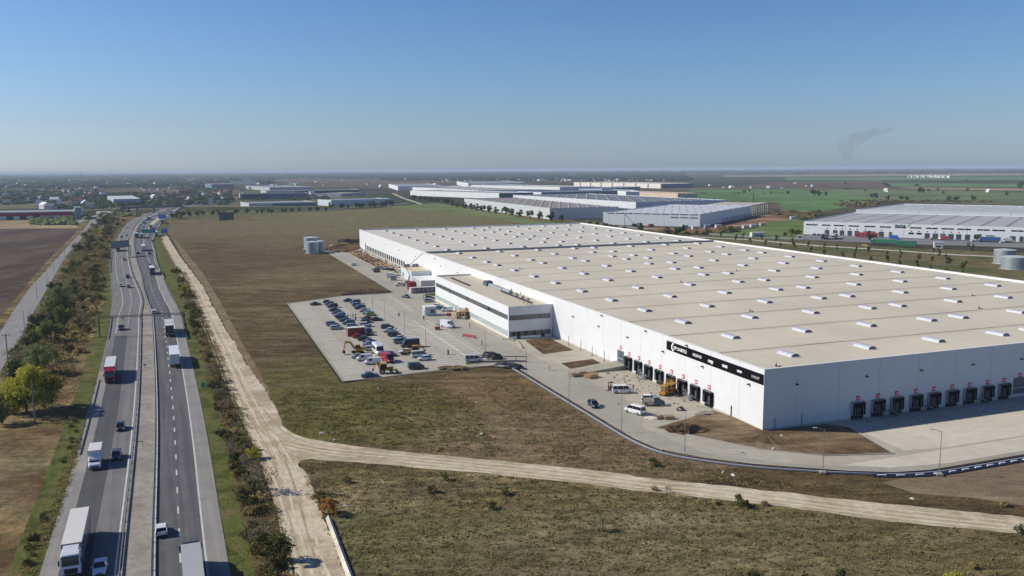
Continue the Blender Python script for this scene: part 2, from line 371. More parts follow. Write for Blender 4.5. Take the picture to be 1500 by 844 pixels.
rut(br_, (-1.5, .3, 1.9), .5, m_rut2, -.052); rut(br_, (-.6, 1.1, 2.8), .35, m_rut, -.05)
rut(gr_, (-1.2, .8, 2.6), .5, m_rut2, -.048); rut(gr_, (-.2, 1.8, 3.6), .4, m_rut, -.046)
rut([(372, 600), (400, 638), (440, 655), (500, 662), (600, 672)], (-2.2, -.4, 1.4), .45, m_rut, -.044)
# verges beside the highway are laid with the highway itself
# ------------------------------------------------------------------ highway
CP = [(-6, 0), (-30, 58), (-52.1, 110.7), (-60.2, 131), (-79, 177.7), (-110.9, 253.8), (-155.5, 358), (-167, 381.9), (-199, 450), (-241.4, 540.6), (-316.5, 709), (-404, 928), (-463, 1105), (-505, 1260), (-540, 1450), (-560, 1750), (-575, 2300)]
def spline(P, step=5.0):
    out = []
    for i in range(len(P) - 1):
        p0 = Vector(P[max(i - 1, 0)]); p1 = Vector(P[i]); p2 = Vector(P[i + 1]); p3 = Vector(P[min(i + 2, len(P) - 1)])
        n = max(1, int((p2 - p1).length / step))
        for k in range(n):
            t = k / n
            out.append(0.5 * ((2 * p1) + (p2 - p0) * t + (2 * p0 - 5 * p1 + 4 * p2 - p3) * t * t + (3 * p1 - p0 - 3 * p2 + p3) * t ** 3))
    out.append(Vector(P[-1])); return out
def smooth(L_, k):
    for _ in range(k):
        L_ = [L_[0]] + [(L_[i - 1] + 2 * L_[i] + L_[i + 1]) / 4 for i in range(1, len(L_) - 1)] + [L_[-1]]
    return L_
CL = smooth(spline(CP, 5), 40)
TN = [((CL[min(i + 1, len(CL) - 1)] - CL[max(i - 1, 0)]).normalized()) for i in range(len(CL))]
def lerp_tab(tab, y):
    if y <= tab[0][0]: return tab[0][1]
    for (a, b), (c, d) in zip(tab, tab[1:]):
        if y <= c: return b + (d - b) * (y - a) / (c - a)
    return tab[-1][1]
mw = lambda y: lerp_tab([(330, 1.9), (362, 0.65), (398, 0.65), (455, 1.9)], y)
def off(i, d):
    if callable(d): d = d(CL[i].y)
    t = TN[i]; return Vector((CL[i].x + t.y * d, CL[i].y - t.x * d))
def strip(name, d0, d1, z, material, y0=-1e9, y1=1e9, kind='structure', step=1):
    idx = [i for i in range(0, len(CL), step) if y0 <= CL[i].y <= y1]
    m = MB(); v = []
    for i in idx:
        a = off(i, d0); b = off(i, d1); v += [(a.x, a.y, z), (b.x, b.y, z)]
    m.add(v, [(2 * k, 2 * k + 1, 2 * k + 3, 2 * k + 2) for k in range(len(idx) - 1)])
    return tag(m.build(name, material), kind=kind)
def asphalt(name, rgb, streak=0.2):
    m, nt, p = nodes(name)
    c = coords(nt, 'World')
    mp = N(nt, 'ShaderNodeMapping', vector_type='TEXTURE'); mp.inputs['Rotation'].default_value = (0, 0, R(22.5)); mp.inputs['Scale'].default_value = (1, 45, 1)
    nt.links.new(c, mp.inputs['Vector'])
    n = noise(nt, mp.outputs[0], 0.9, 5, 0.6); n2 = noise(nt, c, 0.15, 8, 0.7); n3 = noise(nt, c, 6, 3, 0.7)
    col = mix(nt, 1.0, lin(rgb), ramp(nt, n, [(0.42, g(1 - streak)), (0.58, g(1.03))]), 'MULTIPLY')
    col = mix(nt, 1.0, col, ramp(nt, n2, [(0.38, g(0.84)), (0.6, g(1.04))]), 'MULTIPLY')
    col = mix(nt, 1.0, col, ramp(nt, n3, [(0.3, g(0.88)), (0.7, g(1.0))]), 'MULTIPLY')
    nt.links.new(col, p.inputs['Base Color']); p.inputs['Roughness'].default_value = 0.8
    return m
A_L = asphalt('worn grey asphalt', (122, 119, 118)); A_R = asphalt('darker asphalt', (98, 96, 98), 0.3); A_N = asphalt('fresh asphalt', (78, 77, 80), 0.12); A_S = asphalt('shoulder asphalt', (146, 142, 136), 0.1)
WL = pm('worn road paint', (214, 212, 204), 0.7, 0.35, 0.5)
LO = lambda y: -lerp_tab([(300, 12.3), (340, 12.9), (1200, 12.5)], y)
RO = lambda y: lerp_tab([(470, 12.1), (520, 13), (586, 14.8), (660, 15.5), (816, 20), (991, 24), (1162, 27)], y)
strip('grass_verge', lambda y: LO(y) - 4.2, lambda y: LO(y) + 0.4, -0.055, m_verge, 60, 700)
strip('grass_verge', lambda y: RO(y) - 0.4, lambda y: RO(y) + lerp_tab([(150, 3.2), (300, 3.4), (420, 7), (800, 6)], y), -0.072, m_verge, 60, 1100)
strip('grass_verge', lambda y: RO(y) + 2.8, lambda y: RO(y) + lerp_tab([(120, 12.0), (200, 10.5), (300, 12), (420, 14), (620, 10)], y), -0.082, m_dryv, 60, 900)
strip('highway', LO, lambda y: -mw(y), 0.0, A_L, 20)
strip('highway', lambda y: mw(y), RO, 0.0, A_R, 20)
strip('hard_shoulder', lambda y: mw(y) + 7.35, lambda y: min(RO(y) - .02, mw(y) + 10.6), 0.005, A_S, 20, 480)
strip('hard_shoulder', LO, lambda y: -(mw(y) + 8.0), 0.005, A_S, 20, 238)
strip('resurfaced_lane', lambda y: -(mw(y) + 8.0), lambda y: -(mw(y) + 4.2), 0.009, A_N, 20, 293)
def line(d, w_, y0, y1, z=0.014): strip('road_marking', lambda y: d(y) - w_ / 2, lambda y: d(y) + w_ / 2, z, WL, y0, y1)
line(lambda y: -(mw(y) + 0.75), 0.26, 20, 1250); line(lambda y: -(mw(y) + 7.9), 0.22, 293, 1250)
line(lambda y: mw(y) + 0.5, 0.2, 20, 1250); line(lambda y: mw(y) + 7.3, 0.28, 20, 1250)
line(lambda y: RO(y) - 0.5, 0.22, 500, 1150)
line(lambda y: RO(y) - 6.0, 0.22, 640, 1150)
# gore of paler concrete between the through lanes and the slip road
strip('gore', lambda y: mw(y) + 9.4, lambda y: max(RO(y) - 7.0, mw(y) + 9.5), 0.006, m_gravel, 660, 1100)
def dashes(d, y0, y1, ln=3.0, gap=6.0, wd=0.16, nm='road_marking'):
    m = MB(); s = 0.0; nxt = 0
    i0 = [i for i in range(len(CL)) if y0 <= CL[i].y <= y1]
    pos = []
    for i in i0[:-1]:
        seg = (CL[i + 1] - CL[i]).length; t = nxt - s
        while t < seg:
            pos.append((i, t / seg)); nxt += ln + gap; t = nxt - s
        s += seg
    for i, t in pos:
        a = off(i, d).lerp(off(i + 1, d), t); tv = TN[i]; n = Vector((tv.y, -tv.x)) * wd / 2; b = a + tv * ln
        m.quad((*(a - n), 0.014), (*(a + n), 0.014), (*(b + n), 0.014), (*(b - n), 0.014))
    return tag(m.build(nm, WL), kind='structure')
dashes(lambda y: mw(y) + 3.9, 40, 900, 3.2, 6.3, 0.26)
dashes(lambda y: -(mw(y) + 4.25), 297, 900, 6, 2.5, 0.18)
# raised median
m_med = field('median concrete', [(0.3, (132, 126, 117)), (0.7, (144, 138, 128))], 0.1, 0.7, 4, 0.2, bstr=0.2, finec=0.12)
idx = [i for i in range(len(CL)) if 20 <= CL[i].y <= 1240]
m = MB(); v = []
for i in idx:
    h_ = mw(CL[i].y); a = off(i, -h_); b = off(i, h_); v += [(a.x, a.y, 0), (a.x, a.y, .14), (b.x, b.y, .14), (b.x, b.y, 0)]
m.add(v, [(4 * k + j, 4 * k + j + 1, 4 * k + j + 5, 4 * k + j + 4) for k in range(len(idx) - 1) for j in range(3)])
tag(m.build('median', m_med), kind='structure')
# guard rails
def guard_rail(d, y0, y1, label, cat='guard rail', spacing=2, h=0.75, mt=None, near=100):
    mt = mt or STEEL
    idx = [i for i in range(len(CL)) if y0 <= CL[i].y <= y1]
    c0 = off(idx[0], d); r_ = root('guard_rail', (c0.x, c0.y, 0), 0, label, cat, 'guard rails along the motorway')
    m = MB(); rings = []
    for i in idx:
        p = off(i, d); t = TN[i]; n = Vector((t.y, -t.x))
        prof = [(-.05, h - .32), (.05, h - .25), (.05, h - .05), (-.05, h), (-.09, h - .02), (-.09, h - .3)]
        rings.append([(p.x + n.x * a - c0.x, p.y + n.y * a - c0.y, b) for a, b in prof])
    m.loft(rings); m.build('rail', mt, r_)
    pm_ = None; rest = MB(); k = 0
    for i in idx[::spacing]:
        p = off(i, d)
        if k < near:
            if pm_ is None:
                pm_ = MB().box(-.06, .06, -.09, .09, 0, h - .1).build('post', DARKST, r_); pm_.location = (p.x - c0.x, p.y - c0.y, 0)
            else: link_copy(pm_, r_, (p.x - c0.x, p.y - c0.y, 0))
        else:
            x, y = p.x - c0.x, p.y - c0.y; rest.box(x - .06, x + .06, y - .09, y + .09, 0, h - .1)
        k += 1
    if rest.v: tag(rest.build('posts', DARKST, r_), kind='stuff')
guard_rail(lambda y: -(mw(y) + 0.12), 60, 1000, 'steel guard rail on the left edge of the motorway median', spacing=1)
guard_rail(lambda y: mw(y) + 0.12, 60, 1000, 'steel guard rail on the right edge of the motorway median', spacing=1)
guard_rail(lambda y: LO(y) + 0.1, 166, 232, 'dark guard rail on the left shoulder beside the red truck', mt=DARKST)
guard_rail(lambda y: LO(y) + 0.1, 280, 330, 'short dark guard rail on the left shoulder just before the camera gantry', mt=DARKST)
guard_rail(lambda y: LO(y) + 0.1, 470, 600, 'far dark guard rail on the left shoulder under the lattice panel gantry', mt=DARKST)
guard_rail(lambda y: RO(y) + 0.2, 430, 1050, 'pale guard rail curving with the exit slip road', mt=OFFW)
guard_rail(lambda y: RO(y) + 0.2, 270, 330, 'short guard rail by the right foot of the camera gantry')

def hw(px, py, side=None):
    """place on the highway nearest to a survey point; returns location and heading"""
    p = at(px, py); i = min(range(len(CL)), key=lambda k: (CL[k] - p.xy).length); t = TN[i]
    d = (p.xy - CL[i]).dot(Vector((t.y, -t.x)))
    a = math.atan2(t.y, t.x)
    return p, a + (math.pi if d < 0 else 0)

# side road at the left
m_side = asphalt('bleached side road', (142, 140, 136), 0.15)
pxs('side_road', [(-120, 640), (0, 487), (22, 452), (45, 420), (66, 398), (82.5, 380), (101, 359), (120, 340), (135, 320), (146, 318), (141, 326), (128, 341), (112, 357), (96, 376), (71, 420), (48, 460), (32, 492), (0, 545), (-90, 690)], -0.05, m_side)
# verge ditch wall beside the gravel road
cw = MB(); pp = [at(481, 760), at(490, 785), at(500, 812), at(512, 844), at(530, 885)]
for a, b in zip(pp, pp[1:]):
    cw.box(0, 0, 0, 0, 0, 0) if False else cw.tube((a.x, a.y, 0.15), (b.x, b.y, 0.15), 0.45, 0.45, 4)
tag(cw.build('drain_wall', m_conc), 'low pale concrete drain edge along the gravel road', 'drain wall')

# ------------------------------------------------------------------ concrete yard (built in the warehouse frame)
def slab_mat(name, rgb, joint=5.0, var=0.14):
    m, nt, p = nodes(name)
    c = coords(nt, 'World')
    mp = N(nt, 'ShaderNodeMapping', vector_type='TEXTURE'); mp.inputs['Location'].default_value = (B0.x, B0.y, 0); mp.inputs['Rotation'].default_value = (0, 0, WROT)
    nt.links.new(c, mp.inputs['Vector'])
    br = N(nt, 'ShaderNodeTexBrick', offset=0.0, squash=1.0); br.inputs['Scale'].default_value = 1.0; br.inputs['Brick Width'].default_value = joint; br.inputs['Row Height'].default_value = joint
    br.inputs['Mortar Size'].default_value = 0.05; br.inputs['Color1'].default_value = g(1.0); br.inputs['Color2'].default_value = g(0.955); br.inputs['Mortar'].default_value = g(0.86)
    nt.links.new(mp.outputs[0], br.inputs['Vector'])
    n = noise(nt, c, 0.035, 8, 0.65, 0.6); n2 = noise(nt, c, 0.4, 8, 0.7)
    col = mix(nt, 1.0, lin(rgb), br.outputs[0], 'MULTIPLY')
    col = mix(nt, 1.0, col, ramp(nt, n, [(0.38, g(1 - var)), (0.6, g(1.03))]), 'MULTIPLY')
    col = mix(nt, 1.0, col, ramp(nt, n2, [(0.38, g(0.9)), (0.6, g(1.03))]), 'MULTIPLY')
    nt.links.new(col, p.inputs['Base Color']); p.inputs['Roughness'].default_value = 0.85
    return m
m_yard = slab_mat('yard concrete', (180, 173, 156)); m_road = slab_mat('yard road concrete', (166, 161, 147), 6); m_park = slab_mat('car park paving', (172, 166, 150), 20, .1); m_apron = slab_mat('pale apron concrete', (204, 196, 178), 8, .08)
m_pave = slab_mat('entrance paving', (158, 154, 146), 3, .12)
yard = [(0, 470), (-26.8, 451), (-27.2, 436), (-26.8, 250), (-26.8, 232), (-50.9, 232), (-75.5, 219), (-75.2, 76), (-55, 78.8), (-40.8, 80), (-29, 79.0), (-27.1, 74.6), (-27.1, 5), (-25.5, -3), (-20.4, -10), (-14, -16), (-7.5, -20.5), (0, -25.5), (6.8, -29), (14, -30.5), (39.6, -30.5), (120, -30.5), (190, -30.5), (190, 0), (0, 0)]
sheet('yard', llp(yard), 0.0, m_yard)
sheet('access_road', llp([(-26.5, 450), (-14.5, 450), (-14.5, 240), (-20, 236), (-26.5, 236)]), 0.006, m_road)
sheet('car_park', llp([(-73, 217), (-51, 229), (-30, 229), (-30, 82), (-73, 79)]), 0.006, m_park)
sheet('access_road', llp([(-26.6, 235), (-17.5, 235), (-17.5, 80), (-15, 76), (-15, 24), (-22, 12), (-19, -8), (-7, -19), (8, -27), (20, -29), (180, -29), (180, -30.3), (14, -30.3), (7, -28.8), (-7.4, -20.3), (-20, -10.2), (-25.3, -3.2), (-26.8, 5), (-26.8, 74), (-28.6, 78.8), (-29.5, 82), (-29.5, 232)]), 0.012, m_road)
sheet('apron', llp([(19, -9), (190, -9), (190, -22), (28, -22), (18, -20.5)]), 0.006, m_apron)
sheet('apron', llp([(1, -22.8), (190, -22.8), (190, -29), (20, -29), (8, -27)]), 0.018, m_apron)
sheet('entrance_court', llp([(-16.6, 232), (-3, 232), (-3, 203), (-16.6, 203)]), 0.01, m_pave)
# kerbs
def kerb(name, pts, w_=0.3, h=0.14, mt=None):
    m = MB()
    for (a, b) in zip(pts, pts[1:]):
        pa = loc(*a); pb = loc(*b); d = (pb - pa).normalized(); n = Vector((-d.y, d.x, 0)) * w_ / 2
        m.add([pa - n, pa + n, pb + n, pb - n, pa - n + Vector((0, 0, h)), pa + n + Vector((0, 0, h)), pb + n + Vector((0, 0, h)), pb - n + Vector((0, 0, h))],
              [(0, 3, 2, 1), (4, 5, 6, 7), (0, 1, 5, 4), (1, 2, 6, 5), (2, 3, 7, 6), (3, 0, 4, 7)])
    return tag(m.build(name, mt or CONC), kind='structure')
kerb('kerb', [(-26.95, 450), (-26.95, 236), (-50.9, 232.2), (-75.4, 219), (-75.4, 76), (-29, 79)])
kerb('kerb', [(-29.3, 225), (-29.3, 186)], 1.2); kerb('kerb', [(-29.3, 168), (-29.3, 86)], 1.0)
kerb('kerb', [(-17.2, 140), (-17.2, 113), (-14.8, 110)], 0.9, 0.5); kerb('kerb', [(-14.3, 108.5), (-16.8, 97)], 0.5, 0.4)
kerb('kerb', [(-27.2, 74.6), (-27.2, 5), (-25.7, -3)]); kerb('kerb', [(-20, 10.4), (-8, -9.3), (1.1, -17.2), (14.7, -21.3), (18.8, -4.4)], .3, .14)
kerb('kerb', [(-59.5, 206), (-59.5, 84)], 0.8, 0.1); kerb('kerb', [(-42, 212), (-42, 168)], 0.8, 0.1)
PL = pm('parking line paint', (236, 234, 226), 0.7, 0.2, 0.6)
m = MB()
def ln(a, b, w_=0.36, z=0.018):
    pa = loc(*a); pb = loc(*b); d = (pb - pa).normalized(); n = Vector((-d.y, d.x, 0)) * w_ / 2
    m.quad(*[(q.x, q.y, z) for q in (pa - n, pa + n, pb + n, pb - n)][::-1])
u_ = 84.0
while u_ < 214:
    ln((-73, u_), (-68, u_)); ln((-64.2, u_), (-59.9, u_)); ln((-59.1, u_), (-54.5, u_))
    if u_ < 150: ln((-46.5, u_), (-41.7, u_)); ln((-41, u_), (-36.5, u_))
    if u_ > 150 and u_ < 222: ln((-46.5, u_), (-42.4, u_)); ln((-41.5, u_), (-37, u_))
    u_ += 2.5
ln((-36.2, 160), (-36.2, 88)); ln((-31.4, 164), (-31.4, 86), .2); ln((-31.4, 224), (-31.4, 180), .2)
u_ = 90
while u_ < 150: ln((-36.0, u_), (-31.6, u_)); u_ += 2.5
m.build('parking_marking', PL)['kind'] = 'structure'
# soil beds
m_bed = field('planting bed soil', [(0.3, (84, 68, 50)), (0.7, (110, 90, 66))], 0.3, 0.9, 4, 0.4, bstr=1.0)
m_bed2 = field('graded sandy soil', [(0.3, (98, 80, 60)), (0.5, (118, 98, 74)), (0.8, (134, 116, 92))], 0.1, 0.5, 3, 0.35, aniso=(.5, 1, 1), bstr=1.0)
def bed(name, pts, mt, h=0.12, seed=1):
    pts = [loc(*p) for p in pts]; n = len(pts); c = sum(pts, Vector((0, 0, 0))) / n
    rnd = random.Random(seed); m = MB(); rings = []
    # ring grid towards centre, heaped up
    fine = []
    for i in range(n):
        a, b = pts[i], pts[(i + 1) % n]; k = max(2, int((b - a).length / 1.2))
        fine += [a.lerp(b, t / k) for t in range(k)]
    for t, hh in ((1.0, 0.02), (0.97, h * .8), (0.8, h), (0.6, h * 1.3), (0.35, h * 1.2), (0.1, h * 1.3)):
        rings.append([(c.x + (q.x - c.x) * t, c.y + (q.y - c.y) * t, hh + (rnd.uniform(-.1, .16) if t < 0.9 else 0) * min(1, h * 4)) for q in fine])
    m.loft(rings, caps=False); m.add(rings[-1], [tuple(range(len(fine)))])
    return tag(m.build(name, mt), kind='structure')
bed('soil_bed', [(-11.5, 108.7), (-2.6, 108.7), (-3.1, 89.3), (-13.9, 87.4)], m_bed)
bed('soil_bed', [(-13.8, 74.2), (-2.9, 75.9), (-3.2, 69), (-14.1, 67.2)], m_bed)
bed('soil_bed', [(-19.9, 10.4), (-12.1, 13), (-0.8, 17.4), (-0.5, 0.3), (-0.3, -0.4), (16.2, -1.0), (18.8, -4.4), (14.7, -21.1), (1.1, -17.0), (-8, -9.3)], m_bed2, 0.16)
# soil and debris by the far end of the yard
bed('soil_heap', [inv(at(*q)) for q in ((478, 368), (500, 352), (528, 350), (530, 364), (505, 370))], m_bed, 0.9, 5)
bed('soil_strip', [(-14, 330), (-14, 452), (-4, 452), (-4, 330)], m_soil, 0.05, 9)
bed('soil_ridge', [(-27.6, 236), (-50.9, 233.5), (-52, 237), (-28.6, 243)], m_bed, 0.6, 4)
# ------------------------------------------------------------------ warehouse
def cladding(name, rgb, step=1.15, axis_mix=True, rough=0.5, line=0.93):
    m, nt, p = nodes(name)
    c = coords(nt, 'Object'); s = N(nt, 'ShaderNodeSeparateXYZ'); nt.links.new(c, s.inputs[0])
    xy = mth(nt, 'ADD', s.outputs[0], s.outputs[1])
    f = mth(nt, 'LESS_THAN', mth(nt, 'FRACT', mth(nt, 'DIVIDE', xy, step)), 0.05 / step)
    col = mix(nt, f, lin(rgb), lin(tuple(x * line for x in rgb)))
    f2 = mth(nt, 'LESS_THAN', mth(nt, 'FRACT', mth(nt, 'DIVIDE', mth(nt, 'ADD', xy, 2.7), 11.1)), 0.012)
    col = mix(nt, f2, col, lin(tuple(x * 0.84 for x in rgb)))
    n = noise(nt, c, 0.25, 7, 0.6)
    col = mix(nt, 1.0, col, ramp(nt, n, [(0.3, g(0.93)), (0.7, g(1.0))]), 'MULTIPLY')
    nt.links.new(col, p.inputs['Base Color']); p.inputs['Roughness'].default_value = rough
    return m
CLAD = cladding('white sandwich panels', (222, 224, 226), 1.11)
CLADG = cladding('grey sandwich panels', (196, 200, 204), 1.11)
def roof_mat(name, rgb, u0, step, lap=(0.93, 0.9)):
    m, nt, p = nodes(name)
    c = coords(nt, 'Object'); s = N(nt, 'ShaderNodeSeparateXYZ'); nt.links.new(c, s.inputs[0])
    q = mth(nt, 'FRACT', mth(nt, 'DIVIDE', mth(nt, 'SUBTRACT', s.outputs[1], u0 - 0.3), step))
    wob = noise(nt, coords(nt, 'Object', (0.06, 1.2, 1)), 1.0, 6, 0.75)
    f = mth(nt, 'LESS_THAN', q, mth(nt, 'MULTIPLY', wob, 1.1 / step))
    col = lin(rgb)
    n = noise(nt, c, 0.03, 7, 0.6)
    col = mix(nt, 1.0, col, ramp(nt, n, [(0.4, g(0.93)), (0.6, g(1.03))]), 'MULTIPLY')
    stk = noise(nt, coords(nt, 'Object', (0.9, 0.04, 1)), 1.0, 5, 0.7)
    col = mix(nt, 1.0, col, ramp(nt, stk, [(0.4, g(0.95)), (0.6, g(1.02))]), 'MULTIPLY')
    lp = mth(nt, 'LESS_THAN', mth(nt, 'FRACT', mth(nt, 'DIVIDE', s.outputs[0], 2.1)), 0.035)
    col = mix(nt, lp, col, mix(nt, 1.0, col, g(lap[0]), 'MULTIPLY'))
    dn = noise(nt, coords(nt, 'Object', (0.05, 0.5, 1)), 1.0, 7, 0.75)
    dirt = ramp(nt, dn, [(0.42, g(0.35)), (0.56, g(1.0))])
    col = mix(nt, mth(nt, 'MULTIPLY', f, dirt), col, lin((112, 98, 84)))
    sm = mth(nt, 'LESS_THAN', q, 0.2 / step)
    col = mix(nt, sm, col, lin((124, 110, 94)))
    # broad dusty band either side of each valley seam
    band = ramp(nt, mth(nt, 'ABSOLUTE', mth(nt, 'SUBTRACT', q, 0.5)), [(0.40, g(1.0)), (0.5, g(0.86))])
    col = mix(nt, 1.0, col, band, 'MULTIPLY')
    n4 = noise(nt, c, 3.5, 3, 0.8)
    col = mix(nt, 1.0, col, ramp(nt, n4, [(0.3, g(0.93)), (0.6, g(1.0))]), 'MULTIPLY')
    nt.links.new(col, p.inputs['Base Color']); p.inputs['Roughness'].default_value = 0.75
    return m
ROOF = roof_mat('beige roof membrane', (211, 202, 180), 20.3, 22.15)
ROOFG = roof_mat('pale roof membrane', (214, 208, 194), 302.5, 22.3)
WX, WY, WH = 174.0, 466.0, 13.3
cop0 = pm('white corner trim', (222, 224, 226), .5, .08, .5)
wh = root('warehouse', B0, WROT, 'very large white flat-roofed warehouse with beige roof and black banner at its near corner', 'warehouse')
m = MB(); T = 0.35; wv = m
m.box(0, T, T, WY - T, 0, WH); m.box(WX - T, WX, T, WY - T, 0, WH); m.box(0, WX, WY - T, WY, 0, WH)
m.build('wall', CLAD, wh)
MB().box(0.02, WX, 0, T, 0, WH).build('front_wall', cladding('shade toned front panels', (204, 214, 216), 1.11), wh, label='white clad front wall with shade toned into its colour')  # same white cladding; its shade is put into a duller, cooler panel colour
MB().box(-.0, .02, 0, T, 0, WH).build('corner_trim', cop0, wh)
m = MB(); RZ = 12.55
m.box(T, WX - T, T, 279.6, RZ - .4, RZ); m.build('roof', ROOF, wh)
m = MB(); m.box(T, WX - T, 280.4, WY - T, RZ - .4, RZ); m.build('roof', ROOFG, wh, label='paler rear half of the flat roof')
m = MB(); m.box(T, WX - 1.2, 279.6, 280.4, RZ - .4, RZ + 1.0); m.build('fire_wall', pm('grey coping', (150, 152, 156), .6, .15, .5), wh)
cop = pm('white coping', (232, 232, 230), .5, .08, .5)
m = MB(); e = .08
m.box(-e, T + e, -e, WY + e, WH, WH + .05); m.box(WX - T - e, WX + e, -e, WY + e, WH, WH + .05); m.box(T + e, WX - T - e, -e, T + e, WH, WH + .05); m.box(T + e, WX - T - e, WY - T - e, WY + e, WH, WH + .05)
m.build('coping', cop, wh)
# skylights
SKYE = pm('skylight end shade tone', (84, 86, 106), .5, .1, 1); SKYM = pm('translucent skylight', (196, 200, 210), .35, .1, 1.0, 0, .1); CURB = pm('skylight kerb', (206, 208, 210), .5, .1, 1)
def skylight_mesh():
    m = MB(); m.box(-1.15, 1.15, 0, 5.2, 0, .2, 0)
    m.add([(1.1 * math.cos(math.pi * k / 10), -.01, .2 + .52 * math.sin(math.pi * k / 10)) for k in range(11)], [tuple(range(11))[::-1]], 2)  # near end cap only: shaded side painted in as a dark colour
    rings = []
    for y in (0.06, 2.6, 5.14):
        rings.append([(1.08 * math.cos(math.pi * k / 10), y, .2 + .5 * math.sin(math.pi * k / 10)) for k in range(11)][::-1])
    m.loft(rings, 1)
    for y in (0.04, 1.73, 3.43, 5.1):
        rr = [[(1.12 * math.cos(math.pi * k / 10), y + d, .2 + .54 * math.sin(math.pi * k / 10)) for k in range(11)] for d in (0, .06)]
        m.loft(rr, 0)
    return m
us = [10.7, 33.2, 55.7, 77.5, 99.5, 122, 145.5, 167.3, 189.5, 211.3, 225.7, 247.6, 270, 291.8, 314, 338, 360, 381.3, 404, 425.3, 448]
vs = [16, 38, 59.4, 80.6, 92.2, 114.7, 136.3, 157.3]
sk = skylight_mesh().build('skylight', [CURB, SKYM, SKYE], wh); sk.location = (16, 10.7 * 1.0, RZ)
spots = []
for iu, uu in enumerate(us):
    for iv, vv in enumerate(vs): spots.append(((vv - 87) ** 2 * .2 + uu ** 2, vv, uu))
spots.sort(); first = True
rest = MB(); sm_ = skylight_mesh()
for k, (_, vv, uu) in enumerate(spots):
    if k == 0: sk.location = (vv, uu - .5, RZ); continue
    if k < 100: link_copy(sk, wh, (vv, uu - .5, RZ))
    else:
        o_ = len(rest.v); rest.v += [(a + vv, b + uu - .5, c + RZ) for a, b, c in sm_.v]; rest.f += [tuple(i + o_ for i in f) for f in sm_.f]; rest.mi += sm_.mi
tag(rest.build('skylights', [CURB, SKYM, SKYE], wh), kind='stuff')
# roof drains / anchors
m = MB()
for (vv, uu) in ((6, 4), (44, 66), (110, 44), (60, 131), (100, 153), (130, 64), (40, 175), (20, 196)):
    m.box(vv - .15, vv + .15, uu - .15, uu + .15, RZ, RZ + .5); m.tube((vv, uu, RZ + .5), (vv, uu, RZ + 1.1), .05); m.box(vv + .5, vv + 1.3, uu - .1, uu + .1, RZ, RZ + .15)
m.build('roof_anchor', DARKST, wh)
# ---- lettering
def text_mesh(s, size, depth=0.02, bold=0.0, align='LEFT'):
    cu = bpy.data.curves.new('lettering', 'FONT'); cu.body = s; cu.size = size; cu.extrude = depth; cu.align_x = align; cu.offset = bold; cu.resolution_u = 2
    o = bpy.data.objects.new('lettering', cu); COL.objects.link(o)
    dg = bpy.context.evaluated_depsgraph_get(); me = bpy.data.meshes.new_from_object(o.evaluated_get(dg))
    bpy.data.objects.remove(o); return me
def lettering(name, s, size, parent, loc_, rot, mt, bold=0.0, depth=0.02, width=None, align='LEFT'):
    me = text_mesh(s, size, depth, bold, align); me.materials.clear(); me.materials.append(mt)
    o = bpy.data.objects.new(name, me); COL.objects.link(o); o.parent = parent; o.location = loc_; o.rotation_euler = rot
    if width:
        w0 = max(v.co.x for v in me.vertices) - min(v.co.x for v in me.vertices); o.scale = (width / w0, 1, 1)
    return o
LETW = pm('white lettering', (240, 240, 240), .5, .03, 1)
BAN = pm('black banner', (9, 8, 13), .8, .15, .6, 0, 0, .1)
bn = MB().box(-.16, 0, 0.15, 39.3, 9.95, 12.15).build('banner', BAN, wh)
def wallpt_left(px, py):
    d = _fw + _r * ((px - 750) / F) - _u * ((py - 422) / F); q = Vector((0, 0, CH)) - B0
    t = -(q.dot(VD)) / d.dot(VD); p = Vector((0, 0, CH)) + d * t
    return (p - B0).dot(UD), p.z
def ban(x, y): return wallpt_left(970 + x / 9.375, 490 + y / 9.375)
rotL = (R(90), 0, R(-90))
for s, xa, ya, xb, yb, sz, bo in (('LPP LOGISTICS', 165, 180, 345, 240, 1.1, .03), ('RESERVED', 430, 275, 550, 312, .9, .01), ('cropp', 640, 350, 710, 375, 1.15, .05), ('HOUSE', 835, 424, 905, 446, .8, .05), ('MOHITO', 1040, 498, 1105, 518, .65, .04), ('S I N S A Y', 1238, 572, 1345, 602, .85, .0)):
    ua, za = ban(xa, ya); ub, zb = ban(xb, yb)
    lettering('lettering', s, sz, bn, (-.2, ua, (za + zb) / 2 - sz * .36), rotL, LETW, bo, .02, ua - ub)
# curved arrow-like emblem before the name
ua, za = ban(120, 150); ub, _z = ban(160, 150)
m = MB(); cx_, cz_ = (ua + ub) / 2 - .8, 11.05
def arc(r0, r1, a0, a1, n=8):
    P0 = [(-.2, cx_ + r0 * math.cos(a), cz_ + r0 * math.sin(a)) for a in [a0 + (a1 - a0) * k / n for k in range(n + 1)]]
    P1 = [(-.2, cx_ + r1 * math.cos(a), cz_ + r1 * math.sin(a)) for a in [a0 + (a1 - a0) * k / n for k in range(n + 1)]]
    m.loft([P0, P1], 0, False, False)
arc(.55, 1.0, R(-62), R(62)); m.quad((-.2, cx_ + .2, cz_ + .5), (-.2, cx_ + .55, cz_ + .95), (-.2, cx_ + .1, cz_ + 1.02), (-.2, cx_ - .3, cz_ + .9))
m.quad((-.2, cx_ + .2, cz_ - .5), (-.2, cx_ + .55, cz_ - .95), (-.2, cx_ + .1, cz_ - 1.02), (-.2, cx_ - .3, cz_ - .9))
m.build('emblem', LETW, bn)
